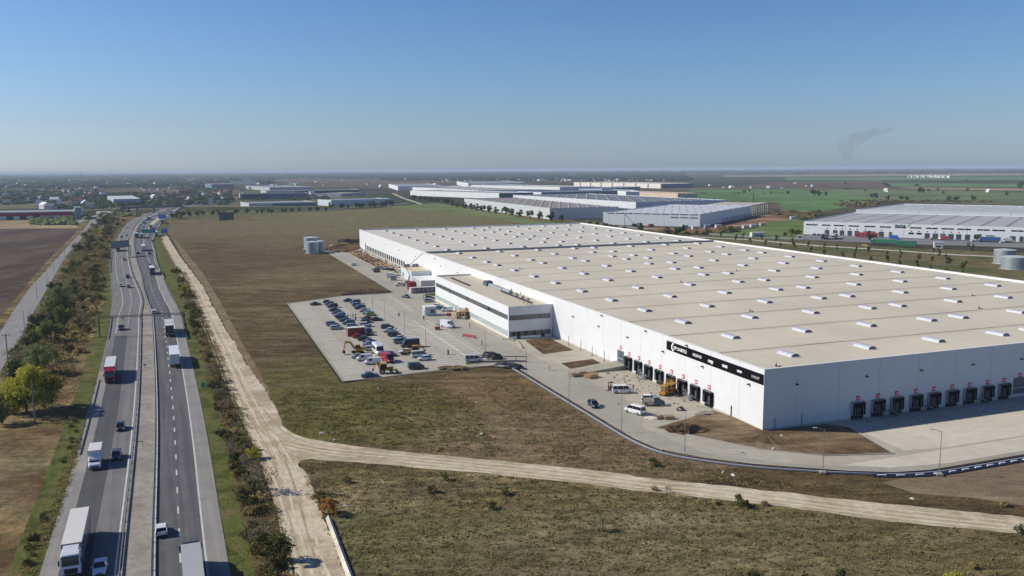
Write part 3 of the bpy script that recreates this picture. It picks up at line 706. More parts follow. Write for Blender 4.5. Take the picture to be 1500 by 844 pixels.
# ---- docks
CURT = pm('black dock curtain', (8, 8, 12), .85, .25, 2, 0, 0, .1); DOOR = pm('dark dock door', (16, 18, 24), .7, .2, 1, 0, 0, .2); SIGN = pm('red dock sign', (206, 36, 56), .5, .05, 1)
EDGE = pm('grey edge strip', (150, 152, 160), .5, .1, 1); LIP = pm('grey leveller', (72, 78, 84), .5, .2, 1); YELB = pm('bumper yellow', (208, 178, 60), .6, .2, 2)
def dock_parts():
    """local frame: x across, -y outward, wall plane y=0"""
    m = MB(); W2 = 1.75; dp = .65
    m.box(-W2, -W2 + .62, -dp, -.01, .95, 3.75, 0); m.box(W2 - .62, W2, -dp, -.01, .95, 3.75, 0); m.box(-W2, W2, -dp - .02, -.01, 3.0, 3.82, 0)
    m.box(-W2 + .6, -W2 + .67, -dp - .05, -dp - .0, 1.0, 3.0, 1); m.box(W2 - .67, W2 - .6, -dp - .05, -dp, 1.0, 3.0, 1); m.box(-W2 - .02, W2 + .02, -dp - .05, -dp - .02, 3.76, 3.86, 1)
    m.box(-W2 - .02, -W2 + .03, -dp - .05, -.01, .95, 3.86, 1)
    d = MB(); d.box(-1.2, 1.2, -.12, -.02, 1.05, 3.0, 0); d.box(-.15, .75, -.2, -.1, 1.05, 2.5, 1); d.box(-1.1, 1.1, -.5, -.02, .8, 1.0, 1)
    b = MB(); b.box(-1.3, -1.0, -.3, -.02, .35, .95, 0); b.box(1.0, 1.3, -.3, -.02, .35, .95, 0); b.box(-1.7, 1.7, -.1, -.01, .02, .95, 1)
    s = MB(); s.box(-.52, .52, -.07, -.01, 4.15, 5.2, 0)
    return m, d, b, s
class Dock:
    first = None
def add_dock(parent, p, rz, num=None, sign=True):
    if Dock.first is None:
        m, d, b, s = dock_parts()
        Dock.first = (m.build('dock_shelter', [CURT, EDGE], parent), d.build('door', [DOOR, LIP]), b.build('bumper', [BLACKR, DOOR]), s.build('number_sign', SIGN, parent))
        sh, d_, b_, s_ = Dock.first; d_.parent = sh; b_.parent = sh
        sh.location = p; sh.rotation_euler = (0, 0, rz); s_.location = p; s_.rotation_euler = (0, 0, rz); ns = s_; s2 = s_
    else:
        sh0, d0, b0, s0 = Dock.first
        sh = link_copy(sh0, parent, p, rz); c = d0.copy(); COL.objects.link(c); c.parent = sh; c = b0.copy(); COL.objects.link(c); c.parent = sh
        s2 = link_copy(s0, parent, p, rz) if sign else None
    if num and s2: lettering('number', num, .72, s2, (0, -.09, 4.42), (R(90), 0, 0), LETW, .02, .01, None, 'CENTER')
    return sh
for k, uu in enumerate([59.2, 53.6, 48.05, 42.45, 36.75, 31.3, 25.65, 20.1]): add_dock(wh, (0, uu, 0), R(-90), '%02d' % (k + 2))
for k, vv in enumerate([24.9, 30.5, 35.8, 41.4, 46.7, 52.2, 57.6, 63.2, 68.5, 79.6, 85.2, 90.7, 96.3]): add_dock(wh, (vv, 0, 0), 0, '%02d' % (k + 10))
for k in range(21):
    add_dock(wh, (0, 327.5 + 5.45 * k, 0), R(-90), sign=False).scale = (.62, .4, 1)
# big grey drive-in doors
RD = pm('grey rolling door', (88, 96, 104), .5, .12, 1.5); RDT = pm('slat joint', (60, 64, 70), .5)
def gate(rx, ry, rz_, z0, z1, w_, num=None):
    m = MB(); m.box(-w_ / 2, w_ / 2, -.1, -.01, z0, z1, 0)
    for k in range(1, 8):
        z = z0 + (z1 - z0) * k / 8; m.box(-w_ / 2, w_ / 2, -.115, -.1, z - .02, z + .02, 1)
    m.box(-w_ / 2 + .2, w_ / 2 - .2, -.14, -.1, z0 + 1.3, z0 + 1.6, 2)
    o = m.build('rolling_door', [RD, RDT, EDGE], wh); o.location = (rx, ry, 0); o.rotation_euler = (0, 0, rz_)
    s2 = link_copy(Dock.first[3], wh, (rx, ry, .8), rz_)
    if num: lettering('number', num, .72, s2, (0, -.09, 4.42), (R(90), 0, 0), LETW, .02, .01, None, 'CENTER')
gate(0, 64.2, R(-90), .9, 4.6, 3.7, '01'); gate(73.5, 0, 0, .9, 4.9, 3.9, '19'); gate(0, 443, R(-90), .3, 4.7, 3.5)
# wall lamps and drip pipes
m = MB()
def lamp(p, rz_):
    m_ = MB(); m_.box(-.25, .25, -.55, -.05, -.12, .12); m_.box(-.06, .06, -.12, -.01, -.25, .25)
    return m_
lm = lamp(None, 0).build('wall_lamp', DARKST, wh); lm.location = (8.3, 0, 9.4)
for vv in (27, 42.5, 58, 73.5, 89): link_copy(lm, wh, (vv, 0, 9.4), 0)
for uu in (5, 23, 41, 60, 78, 96, 222, 250, 300, 340, 380, 420): link_copy(lm, wh, (0, uu, 9.2 if uu > 42 else 9.0), R(-90))
for uu in (30, 50, 76): link_copy(lm, wh, (0, uu, 12.7), R(-90))
for vv, zz in ((3, 2.6), (10, 2.9)):
    MB().tube((vv, -.1, 0), (vv, -.1, zz), .09).build('downpipe', STEEL, wh)
MB().tube((-.1, 11.2, 0), (-.1, 11.2, 2.6), .12).build('downpipe', DARKST, wh)
for vv, uu, hh in ((-.5, 12.5, 2.8),): pass
MB().box(-.06, -.01, 0, WY, 0, .4).box(0, WX, -.06, -.01, 0, .4).build('plinth', pm('concrete plinth', (190, 186, 176), .8, .2, .6), wh)
# bollard-like pipes by the left wall
for uu in (72, 80, 88, 97):
    p = loc(-1.2, uu); tag(MB().tube((0, 0, 0), (0, 0, 3.0), .09).box(-.2, .2, -.2, .2, 0, .15).build('steel_post', DARKST), 'thin dark steel post by the white wall, %s from the grey door' % ORD[[72, 80, 88, 97].index(uu)], 'post', 'steel posts by the wall').location = p
# access ramp to the grey door
rp = root('ramp', B0, WROT, 'concrete access ramp with thin rail rising to the grey rolling door', 'ramp')
m = MB(); m.add([(-15, 60.4, .02), (-.02, 60.4, .02), (-.02, 66.6, .02), (-15, 66.6, .02), (-15, 60.4, .08), (-.02, 60.4, 1.25), (-.02, 66.6, 1.25), (-15, 66.6, .08)], [(3, 2, 1, 0), (4, 5, 6, 7), (0, 1, 5, 4), (1, 2, 6, 5), (2, 3, 7, 6), (3, 0, 4, 7)])
m.build('deck', pm('ramp concrete', (166, 160, 142), .85, .3, .7), rp)
m = MB()
for k in range(11):
    x = -1 - 1.3 * k; z = .08 + (x + 15) / 15 * 1.17; m.tube((x, 60.5, z), (x, 60.5, z + 1), .03, n=4)
m.tube((-14.2, 60.5, 1.1), (-.3, 60.5, 2.2), .03, n=4); m.build('rail', STEEL, rp)
# dock stairs
def stairs(v, u, rz_, label):
    t = root('dock_stairs', loc(v, u), WROT + rz_, label, 'metal stairs', 'metal stairs at the docks')
    m = MB()
    for s_ in (-.45, .45): m.add([(0, s_ - .04, 1.1), (0, s_ + .04, 1.1), (-2.2, s_ + .04, 0), (-2.2, s_ - .04, 0), (0, s_ - .04, 1.3), (0, s_ + .04, 1.3), (-2.4, s_ + .04, .1), (-2.4, s_ - .04, .1)], [(0, 1, 2, 3), (7, 6, 5, 4), (0, 4, 5, 1), (1, 5, 6, 2), (2, 6, 7, 3), (3, 7, 4, 0)])
    for k in range(6): m.box(-2.1 + .36 * k - .14, -2.1 + .36 * k + .14, -.42, .42, .14 + .18 * k, .18 + .18 * k)
    m.box(0, 1.0, -.5, .5, 1.1, 1.18); m.build('steps', STEEL, t)
    m = MB()
    for s_ in (-.47, .47):
        m.tube((-2.2, s_, .1), (-2.2, s_, 1.1), .03, n=4); m.tube((-2.2, s_, 1.1), (0, s_, 2.2), .03, n=4); m.tube((0, s_, 1.15), (0, s_, 2.2), .03, n=4); m.tube((0, s_, 2.2), (1, s_, 2.2), .03, n=4); m.tube((1, s_, 0), (1, s_, 2.2), .035, n=4)
    m.build('handrail', STEEL, t)
stairs(-1.0, 50.8, R(90), 'grey metal stairs between the second and third black dock on the sunlit wall') ; stairs(-1.0, 28.4, R(90), 'grey metal stairs between the sixth and seventh dock on the sunlit wall')
stairs(33.5, -1.0, R(180), 'grey metal stairs in shade between the second and third dock of the shaded wall'); stairs(44.1, -1, R(180), 'grey metal stairs in shade between the fourth and fifth dock of the shaded wall'); stairs(60.5, -1, R(180), 'grey metal stairs in shade beside the eighth dock of the shaded wall')

# ------------------------------------------------------------------ office block on the left wall
def winframe(parent, x0, y0, dx, dy, n, w_, z0, z1, nrm, gl, fr, dark=None, name='window', mull=.06):
    """n bays from (x0,y0) along unit (dx,dy); glazing proud of the wall by nrm"""
    L_ = n * w_; mg = MB(); mf = MB()
    def bx(mb, a, b, za, zb, d0, d1, mi=0):
        p = [(x0 + dx * s + nrm[0] * d, y0 + dy * s + nrm[1] * d) for s, d in ((a, d0), (b, d0), (b, d1), (a, d1))]
        mb.prism(p, za, zb, mi)
    bx(mg, 0, L_, z0, z1, .01, .04)
    for k in range(n + 1): bx(mf, max(0, k * w_ - mull), min(L_, k * w_ + mull), z0, z1, .045, .09)
    bx(mf, -.05, L_ + .05, z0 - .07, z0, .01, .12); bx(mf, -.05, L_ + .05, z1, z1 + .07, .01, .12)
    if dark:
        for k in dark: bx(mf, k * w_ + .06, (k + 1) * w_ - .06, z0 + .02, z1 - .02, .05, .07, 1)
    o = mg.build(name, gl, parent); mf.build('frame', fr if isinstance(fr, list) else [fr, GLASSD], o); return o
GLB = pm('blue green glazing', (172, 188, 188), .3, .2, .25, 0, .3, .7); GLD = pm('dim upper glazing', (92, 96, 100), .3, .4, .35, 0, .2, .8)
FRG = pm('grey window frame', (104, 108, 112), .5, .1, 1); FRW = pm('pale window frame', (200, 208, 208), .5, .1, 1)
of = root('office_block', B0, WROT, 'two storey white office block with ribbon windows attached to the warehouse side', 'office building')
OX0, OY0, OY1, OH = -15.7, 112.6, 203.0, 10.75
m = MB(); m.box(OX0, OX0 + .3, OY0, OY1, 0, OH); m.box(OX0 + .3, -.02, OY0, OY0 + .3, 0, OH); m.box(OX0 + .3, -.02, OY1 - .3, OY1, 0, OH); m.build('wall', CLAD, of)
m = MB(); m.box(OX0 + .3, -.02, OY0 + .3, OY1 - .3, 9.7, 10.2); m.build('roof', pm('office roof membrane', (204, 194, 172), .8, .12, .3), of)
m = MB(); m.box(OX0 - .05, OX0 + .35, OY0 - .05, OY1 + .05, OH, OH + .05); m.box(OX0 + .35, -.03, OY0 - .05, OY0 + .35, OH, OH + .05); m.box(OX0 + .35, -.03, OY1 - .35, OY1 + .05, OH, OH + .05); m.build('coping', cop, of)
winframe(of, OX0, OY0 + .8, 0, 1, 44, 2.0, 6.45, 7.85, (-1, 0), GLD, [FRG, GLASSD], [9, 21, 22, 33])
winframe(of, OX0, OY0 + .8, 0, 1, 26, 1.6, .95, 2.7, (-1, 0), GLB, FRW, None, mull=.22)
winframe(of, OX0, 160.5, 0, 1, 26, 1.6, .95, 2.7, (-1, 0), GLB, FRW, None, mull=.22)
winframe(of, OX0 + .3, OY0, 1, 0, 14, 1.03, 6.3, 7.75, (0, -1), GLD, [FRG, GLASSD], [1, 4, 7, 10])
winframe(of, OX0 + .3, OY0, 1, 0, 14, 1.03, .9, 2.35, (0, -1), GLD, [FRG, GLASSD], [1, 5, 8])
for x in (-12.2, -3.6): 
    d = MB().box(x - .55, x + .55, OY0 - .16, OY0 - .01, .02, 2.4).build('door', GLASSD, of); MB().box(x + .35, x + .42, OY0 - .2, OY0 - .16, 1.0, 1.4).build('handle', STEEL, d)
MB().box(OX0 - .12, OX0 - .01, 156.2, 159.9, .05, 3.6).build('entrance', pm('entrance brown', (112, 92, 78), .6, .3, .8), of)
MB().box(OX0 - .08, OX0 - .01, OY0, OY1, 0, .5).build('plinth', pm('cream plinth', (214, 206, 180), .8, .1, .6), of)
MB().tube((-.2, OY0 - .15, 0), (-.2, OY0 - .15, 3), .08).build('downpipe', STEEL, of)
# services on the office roof
m = MB()
for a, b in (((-4.8, 120), (-4.8, 150)), ((-10.8, 170), (-10.8, 196))):
    for dx in (-.35, .35): m.tube((a[0] + dx, a[1], 10.5), (b[0] + dx, b[1], 10.5), .1, n=4)
    y = a[1]
    while y < b[1]: m.box(a[0] - .5, a[0] + .5, y - .1, y + .1, 10.2, 10.42); y += 1.5
m.tube((-5, 118, 10.5), (-7.5, 114.5, 10.5), .07, n=4)
m.build('cable_tray', DARKST, of)
AC = pm('roof unit blue grey', (74, 90, 112), .5, .2, 1); ACL = pm('roof unit pale', (160, 170, 180), .5, .2, 1)
m = MB(); m.box(-5.2, -2.6, 166, 169.5, 10.2, 12.1); m.box(-5.0, -2.8, 169.6, 171, 10.2, 11.6); m.build('air_handling_unit', AC, of)
m = MB(); m.box(-4.6, -3.2, 151, 165.8, 10.45, 11.35); m.tube((-3.9, 143, 10.9), (-3.9, 151, 10.9), .5, n=8); m.tube((-2.6, 145, 10.2), (-2.6, 145, 11.8), .25, n=8); m.box(-3.2, -1.8, 147, 150, 10.25, 10.9)
m.build('duct', ACL, of)
m = MB()
for y, x in ((141, -2.2), (137, -3.4), (134, -2.4), (131, -3.6), (128, -2.8)): m.box(x - .5, x + .5, y - .3, y + .3, 10.25, 10.75)
for y, x in ((139, -1.4), (142.5, -3), (128, -6.2), (121, -7.2), (117.5, -7), (124, -4)): m.tube((x, y, 10.2), (x, y, 11.2), .14, n=6)
m.build('roof_vent', STEEL, of)

# ------------------------------------------------------------------ plant annex behind the office
an = root('annex', B0, WROT, 'low white and grey plant annex with beige roof behind the office block', 'annex')
AX, A0, A1, AH = -10.2, 268.5, 291, 4.9
m = MB(); m.box(AX, -.02, A0, A1, 0, AH); m.build('wall', cladding('annex panels', (206, 214, 218), 1.1), an)
MB().box(AX + .25, -.02, A0 + .25, A1 - .2, AH, AH + .06).build('roof', pm('annex roof', (204, 190, 160), .8, .1, .4), an)
MB().box(AX - .12, -.02, 249, A0 - .02, 0, 2.6).build('side_wing', pm('wing grey panels', (170, 172, 176), .6, .12, .8), an)
MB().box(AX - .2, -.02, 248.9, A0 - .02, 2.6, 2.75).build('wing_roof', cop, an)
m = MB()
for y in (272.5, 286.5):
    m.box(AX - .1, AX - .01, y - 1.4, y + 1.4, .3, 2.6)
m.build('louvre', pm('louvre grey', (120, 128, 132), .6, .3, 2), an)
for x0, y0 in ((-3.0, 289.2), (-7.5, 290)):
    o = MB().box(x0 - 1.6, x0 + 1.6, y0 - 1.2, y0 + 1.2, AH + .06, AH + 1.3).build('cooling_unit', pm('cooler grey', (150, 152, 156), .6, .4, 1.5), an)
    m = MB()
    for k in (-.8, .8): m.tube((x0 + k, y0, AH + 1.3), (x0 + k, y0, AH + 1.55), .6, n=10)
    m.build('fan', BLACKR, o)
MB().tube((AX + 1, 291, AH + .5), (-.5, 291, AH + .5), .12, n=5).build('pipe', STEEL, an)
# ------------------------------------------------------------------ vehicles
_P = {}
def paint(rgb):
    k = 'paint %d %d %d' % tuple(rgb)
    if k not in _P: _P[k] = pm(k, rgb, 0.35, 0.06, 1.2, 0.0, 0.5)
    return _P[k]
RIM = pm('alloy rim', (150, 152, 156), .35, .1, 4, .6); TYRE = BLACKR; GLS = pm('tinted glass', (20, 26, 34), .08, .15, 1, 0, .4, .8); BUMP = pm('dark plastic', (34, 35, 38), .6, .15, 3)
def wheel_mesh(r, w_):
    m = MB(); m.tube((0, -w_ / 2, 0), (0, w_ / 2, 0), r, n=14, mi=0)
    m.tube((0, -w_ / 2 - .01, 0), (0, -w_ / 2 - .03, 0), r * .62, n=10, mi=1); m.tube((0, w_ / 2 + .01, 0), (0, w_ / 2 + .03, 0), r * .62, n=10, mi=1)
    return m
_W = {}
def add_wheel(parent, x, y, r=.33, w_=.22):
    k = (r, w_)
    if k not in _W:
        o = wheel_mesh(r, w_).build('wheel', [TYRE, RIM], parent); _W[k] = o.data
    else:
        o = bpy.data.objects.new('wheel', _W[k]); COL.objects.link(o); o.parent = parent
    o.location = (x, y, r); return o
# kind: length, width, height, belt, hood length, hood z, trunk length, trunk z, front rake, rear rake, clearance, wheel r
CK = {'sedan': (4.6, 1.8, 1.45, .92, 1.35, .82, .85, .95, .75, .55, .2, .32), 'hatch': (4.0, 1.75, 1.5, .95, 1.05, .86, .12, .98, .65, .35, .2, .31), 'estate': (4.7, 1.82, 1.5, .95, 1.3, .85, .1, .98, .7, .3, .2, .32),
      'suv': (4.6, 1.88, 1.72, 1.08, 1.15, 1.0, .12, 1.1, .55, .25, .26, .36), 'minibus': (5.1, 1.92, 1.98, 1.15, .75, 1.08, .05, 1.15, .75, .12, .24, .34), 'van': (5.9, 2.05, 2.6, 1.4, .75, 1.15, .02, 1.4, .7, .06, .26, .36), 'smallvan': (4.6, 1.85, 1.9, 1.15, .8, 1.05, .03, 1.15, .7, .08, .24, .33)}
def vehicle_proto(kind, rgb):
    L_, W_, H_, belt, hl, hz_, tl, tz, fr, rr, cl, wr = CK[kind]
    rt = root(kind)
    P = paint(rgb); m = MB(); x0, x1 = -L_ / 2, L_ / 2; w = W_ / 2
    st = [(x0, .62 * tz, .84), (x0 + .08, tz * .97, .93), (x0 + tl + .02, tz, .98), (x0 + tl + rr * .5 + .1, belt, 1), (0, belt, 1), (x1 - hl, belt - .02, 1), (x1 - hl + .1, hz_ + .04, .98), (x1 - .4, hz_ - .06, .93), (x1 - .1, hz_ - .22, .85), (x1, .5, .78)]
    rings = []
    for x, zt, k in st:
        z0 = cl + (0.12 if abs(x) > L_ * .42 else 0)
        rings.append([(x, -w * k * .94, z0), (x, -w * k, (z0 + zt) * .45), (x, -w * k * .99, zt - .1), (x, -w * k * .9, zt), (x, w * k * .9, zt), (x, w * k * .99, zt - .1), (x, w * k, (z0 + zt) * .45), (x, w * k * .94, z0)])
    m.loft(rings)
    # roof panel and pillars
    gx0, gx1 = x0 + max(tl, .06), x1 - hl + .06; rx0, rx1 = gx0 + rr, gx1 - fr; rw = w * .80; bw = w * .9
    m.add([(rx0, -rw, H_ - .07), (rx1, -rw, H_ - .07), (rx1, rw, H_ - .07), (rx0, rw, H_ - .07), (rx0 + .12, -rw * .93, H_), (rx1 - .15, -rw * .93, H_), (rx1 - .15, rw * .93, H_), (rx0 + .12, rw * .93, H_)], [(3, 2, 1, 0), (4, 5, 6, 7), (0, 1, 5, 4), (1, 2, 6, 5), (2, 3, 7, 6), (3, 0, 4, 7)])
    for s in (-1, 1):
        m.tube((gx0, s * bw, belt), (rx0, s * rw, H_ - .05), .05, n=4); m.tube((gx1, s * bw, belt - .03), (rx1, s * rw, H_ - .05), .035, n=4)
        m.tube((.1, s * (bw + .005), belt), (.02, s * (rw + .005), H_ - .04), .035, n=4)
        if kind in ('estate', 'suv', 'minibus'): m.tube((x0 + 1.2, s * (bw + .005), belt), (x0 + 1.25, s * (rw + .005), H_ - .04), .04, n=4)
    if kind in ('van', 'smallvan'):   # closed load space
        e = .02; m.add([(gx0 - e, -bw - e, belt), (gx1 - fr - .75, -bw - e, belt), (gx1 - fr - .75, bw + e, belt), (gx0 - e, bw + e, belt), (rx0 - e, -rw - e, H_ - .04), (rx1 - .75, -rw - e, H_ - .04), (rx1 - .75, rw + e, H_ - .04), (rx0 - e, rw + e, H_ - .04)], [(3, 2, 1, 0), (4, 5, 6, 7), (0, 1, 5, 4), (1, 2, 6, 5), (2, 3, 7, 6), (3, 0, 4, 7)])
    # mirrors
    for s in (-1, 1): m.box(gx1 - .45, gx1 - .3, s * w * 1.0 if s > 0 else -w - .18, w + .18 if s > 0 else -w, belt, belt + .14)
    b = m.build('body', P, rt, smooth=False)
    gm = MB(); gm.add([(gx0, -bw, belt - .03), (gx1, -bw, belt - .05), (gx1, bw, belt - .05), (gx0, bw, belt - .03), (rx0, -rw, H_ - .06), (rx1, -rw, H_ - .06), (rx1, rw, H_ - .06), (rx0, rw, H_ - .06)], [(4, 5, 6, 7), (0, 1, 5, 4), (1, 2, 6, 5), (2, 3, 7, 6), (3, 0, 4, 7)])
    gm.build('windows', GLS, rt)
    bm_ = MB(); bm_.box(x0 - .03, x0 + .1, -w * .8, w * .8, cl + .08, cl + .28); bm_.box(x1 - .08, x1 + .02, -w * .72, w * .72, cl + .1, cl + .28); bm_.box(x1 - .12, x1 - .01, -w * .4, w * .4, .5, .62 if kind != 'van' else .85)
    bm_.build('bumper', BUMP, rt)
    for s in (-1, 1):
        MB().box(x1 - .22, x1 - .04, s * w * .72 - .17, s * w * .72 + .17, hz_ - .32, hz_ - .14).build('headlight', LAMPL, rt)
        MB().box(x0 - .02, x0 + .1, s * w * .82 - .12, s * w * .82 + .1, tz - .35, tz - .08).build('taillight', REDL, rt)
        for xx in (x0 + L_ * .19, x1 - L_ * .19): add_wheel(rt, xx, s * (w - .1), wr)
    return rt
_V = {}
NAMES = {'sedan': ('parked_car', 'car'), 'hatch': ('parked_car', 'car'), 'estate': ('parked_car', 'car'), 'suv': ('parked_car', 'car'), 'minibus': ('minibus', 'minibus'), 'van': ('cargo_van', 'van'), 'smallvan': ('small_van', 'van')}
def vehicle(kind, rgb, p, rz, label, group=None, name=None, cat=None):
    k = (kind, tuple(rgb)); nm, ct = NAMES[kind]; nm = name or nm; ct = cat or ct
    if k not in _V:
        o = vehicle_proto(kind, rgb); _V[k] = o; o.location = p; o.rotation_euler = (0, 0, rz)
    else: o = dup(_V[k], p, rz)
    o.name = nm; o['label'] = label; o['category'] = ct
    if group: o['group'] = group
    elif 'group' in o.keys(): del o['group']
    return o
def box_t(m, rings, mi=0): m.loft(rings, mi)
def truck(cab, trail, roof, p, rz, label, kind='semi', group=None, panel=None):
    rt = root('articulated_lorry' if kind == 'semi' else 'box_truck', p, rz, label, 'lorry' if kind == 'semi' else 'truck', group)
    C_ = paint(cab)
    TL = 13.6 if kind == 'semi' else 5.6
    total = TL + (2.9 if kind == 'semi' else 2.2); fx = total / 2
    hc = 3.6 if kind == 'semi' else 2.5; hw_ = 1.22 if kind == 'semi' else 1.05
    m = MB()
    def ring(x, z0, z1, k): return [(x, -hw_ * k, z0), (x, -hw_, z0 + .3), (x, -hw_, z1 - .35), (x, -hw_ * k * .9, z1), (x, hw_ * k * .9, z1), (x, hw_, z1 - .35), (x, hw_, z0 + .3), (x, hw_ * k, z0)]
    if kind == 'semi': m.loft([ring(fx - 2.25, .75, hc, .97), ring(fx - .9, .45, hc, .97), ring(fx - .25, .4, hc - .25, .95), ring(fx - .08, .4, 2.3, .9), ring(fx, .45, 1.6, .85)])
    else: m.loft([ring(fx - 2.0, .4, hc - .1, .97), ring(fx - 1.5, .35, hc, .95), ring(fx - .95, .35, 2.0, .95), ring(fx - .75, .35, 1.5, .95), ring(fx - .1, .4, 1.15, .9), ring(fx, .45, .8, .85)])
    cabo = m.build('cab', C_, rt)
    if kind == 'semi':
        MB().add([(fx - .1, -1.05, 1.95), (fx - .1, 1.05, 1.95), (fx - .28, 1.0, 2.95), (fx - .28, -1.0, 2.95), (fx + .02, -1.08, 1.9), (fx + .02, 1.08, 1.9), (fx - .2, 1.02, 3.0), (fx - .2, -1.02, 3.0)], [(4, 5, 6, 7), (0, 4, 7, 3), (1, 2, 6, 5), (3, 7, 6, 2), (0, 1, 5, 4)]).build('windscreen', GLS, cabo)
        MB().box(fx - 1.3, fx - .55, -1.235, 1.235, 1.9, 2.65).build('side_window', GLS, cabo)
        gm = MB().box(fx - .02, fx + .03, -.85, .85, .75, 1.5); gm.box(fx - .3, fx + .05, -1.15, 1.15, .35, .7); gm.build('grille', BUMP, cabo)
        MB().box(fx - .25, fx + .12, -1.1, 1.1, 2.98, 3.14).build('sun_visor', GLS, cabo)
        for s in (-1, 1):
            MB().box(fx - .25, fx - .1, s * 1.42 - .1, s * 1.42 + .1, 2.0, 2.75).build('mirror', BUMP, cabo)
            MB().box(fx - .05, fx + .07, s * .95 - .17, s * .95 + .17, .72, .95).build('headlight', LAMPL, cabo)
        wd = MB(); wd.add([(fx - 2.2, -1.0, hc), (fx - 2.2, 1.0, hc), (fx - 1.1, .9, hc), (fx - 1.1, -.9, hc), (fx - 2.2, -1.0, hc + .38), (fx - 2.2, 1.0, hc + .38)], [(4, 5, 2, 3)[::-1], (0, 1, 5, 4), (0, 4, 3), (1, 2, 5)]).build('wind_deflector', C_, cabo)
        tx1 = fx - 2.75; tx0 = tx1 - TL; z0, z1 = 1.15, 4.0
        ch = MB().box(tx0 + .3, fx - .4, -.45, .45, .65, 1.1); ch.box(tx0 + 4.6, tx1 - 5, -1.2, -1.0, .5, 1.05); ch.box(tx0 + 4.6, tx1 - 5, 1.0, 1.2, .5, 1.05); ch.build('chassis', BUMP, rt)
        for s in (-1, 1):
            for xx in (fx - 1.35, fx - 4.6, tx0 + 1.6, tx0 + 2.9, tx0 + 4.2): add_wheel(rt, xx, s * 1.05, .5, .32)
    else:
        MB().add([(fx - .74, -.85, 1.5), (fx - .74, .85, 1.5), (fx - 1.42, .8, 2.3), (fx - 1.42, -.8, 2.3), (fx - .68, -.88, 1.52), (fx - .68, .88, 1.52), (fx - 1.36, .82, 2.38), (fx - 1.36, -.82, 2.38)], [(4, 5, 6, 7), (0, 4, 7, 3), (1, 2, 6, 5), (3, 7, 6, 2), (0, 1, 5, 4)]).build('windscreen', GLS, cabo)
        MB().box(fx - 1.7, fx - 1.15, -1.065, 1.065, 1.35, 1.9).build('side_window', GLS, cabo)
        MB().box(fx - .02, fx + .03, -.6, .6, .5, .85).build('grille', BUMP, cabo)
        for s in (-1, 1): MB().box(fx - .2, fx + .02, s * .82 - .12, s * .82 + .12, .75, .95).build('headlight', LAMPL, cabo)
        tx1 = fx - 1.75; tx0 = tx1 - TL + .4; z0, z1 = .9, 3.35
        MB().box(tx0 + .2, fx - .5, -.4, .4, .5, .88).build('chassis', BUMP, rt)
        for s in (-1, 1):
            for xx in (fx - .95, tx0 + 1.3): add_wheel(rt, xx, s * .92, .37, .25)
    W2 = 1.275 if kind == 'semi' else 1.1
    tb = MB().box(tx0, tx1, -W2, W2, z0, z1 - .04)
    trl = tb.build('trailer' if kind == 'semi' else 'cargo_box', paint(trail), rt)
    rm = MB().box(tx0 - .01, tx1 + .01, -W2 - .01, W2 + .01, z1 - .04, z1 + .02)
    rm.build('roof', paint(roof), trl)
    dm = MB().box(tx0 - .04, tx0 - .005, -W2 + .08, -.02, z0 + .1, z1 - .15); dm.box(tx0 - .04, tx0 - .005, .02, W2 - .08, z0 + .1, z1 - .15); dm.build('rear_door', paint(panel or trail), trl)
    for s in (-1, 1): MB().box(tx0 - .06, tx0 - .01, s * (W2 - .25) - .15, s * (W2 - .25) + .15, z0 - .2, z0 - .02).build('taillight', REDL, trl)
    fm = MB()
    for x in (tx0, tx1 - .08):
        for s in (-1, 1): fm.box(x - .02, x + .1, s * W2 - .03, s * W2 + .03, z0, z1)
    fm.box(tx0, tx1, -W2 - .015, -W2, z0, z0 + .15); fm.box(tx0, tx1, W2, W2 + .015, z0, z0 + .15)
    fm.build('frame', STEEL, trl)
    return rt
# --- motorway traffic
def mcar(kind, rgb, px, py, label):
    p, a = hw(px, py); o = vehicle(kind, rgb, p, a, label, 'cars on the motorway', 'car' if NAMES[kind][1] == 'car' else None); o.location.z = .012
def mtruck(cab, trail, roof, px, py, label, kind='semi', panel=None):
    p, a = hw(px, py); p.z = .012; return truck(cab, trail, roof, p, a, label, kind, 'trucks on the motorway', panel)
Wt = (224, 226, 228); Sv = (168, 172, 176); Gy = (96, 100, 106); Bk = (24, 26, 30); Nv = (26, 34, 56); Rd = (150, 26, 28); Mr = (84, 22, 30); Bl = (40, 82, 130); Br = (92, 58, 44); Tl = (40, 62, 74)
mtruck((226, 230, 234), (98, 112, 132), (226, 220, 206), 113, 812, 'large white-cabbed lorry with cream trailer roof nearest on the left carriageway')
mcar('sedan', Wt, 147, 836, 'white car cut by the bottom edge beside the large white lorry')
mtruck((230, 232, 234), (226, 226, 224), (226, 222, 212), 141, 680, 'white box truck with cream roof on the left carriageway', 'box')
mcar('hatch', Tl, 171, 671, 'dark teal hatchback beside the white box truck'); mcar('hatch', Bk, 177, 629, 'black hatchback between the red lorry and the white box truck')
mtruck((160, 22, 34), (150, 40, 48), (226, 220, 208), 163, 552, 'red-cabbed lorry with cream roof on the left carriageway')
mcar('suv', (58, 74, 100), 178, 483, 'slate blue car just past the camera gantry')
mcar('sedan', Sv, 177.5, 420, 'silver car in the slow lane beyond the camera gantry'); mcar('sedan', Gy, 189, 421.5, 'grey car in the fast lane beyond the camera gantry')
mcar('suv', Nv, 187, 407, 'navy car on the left carriageway ahead of the silver and grey pair'); mcar('hatch', Gy, 182.5, 381.5, 'small grey car halfway to the lattice gantry')
mtruck((150, 150, 90), (90, 96, 100), (96, 104, 110), 173, 367.5, 'dark lorry under the lattice panel gantry'); mcar('suv', Br, 178, 348, 'brown car just beyond the lattice panel gantry'); mcar('hatch', Nv, 186, 345.5, 'dark blue small car beyond the lattice panel gantry in the fast lane'); mcar('sedan', Sv, 186.5, 334, 'tiny silver car farthest along the left carriageway')
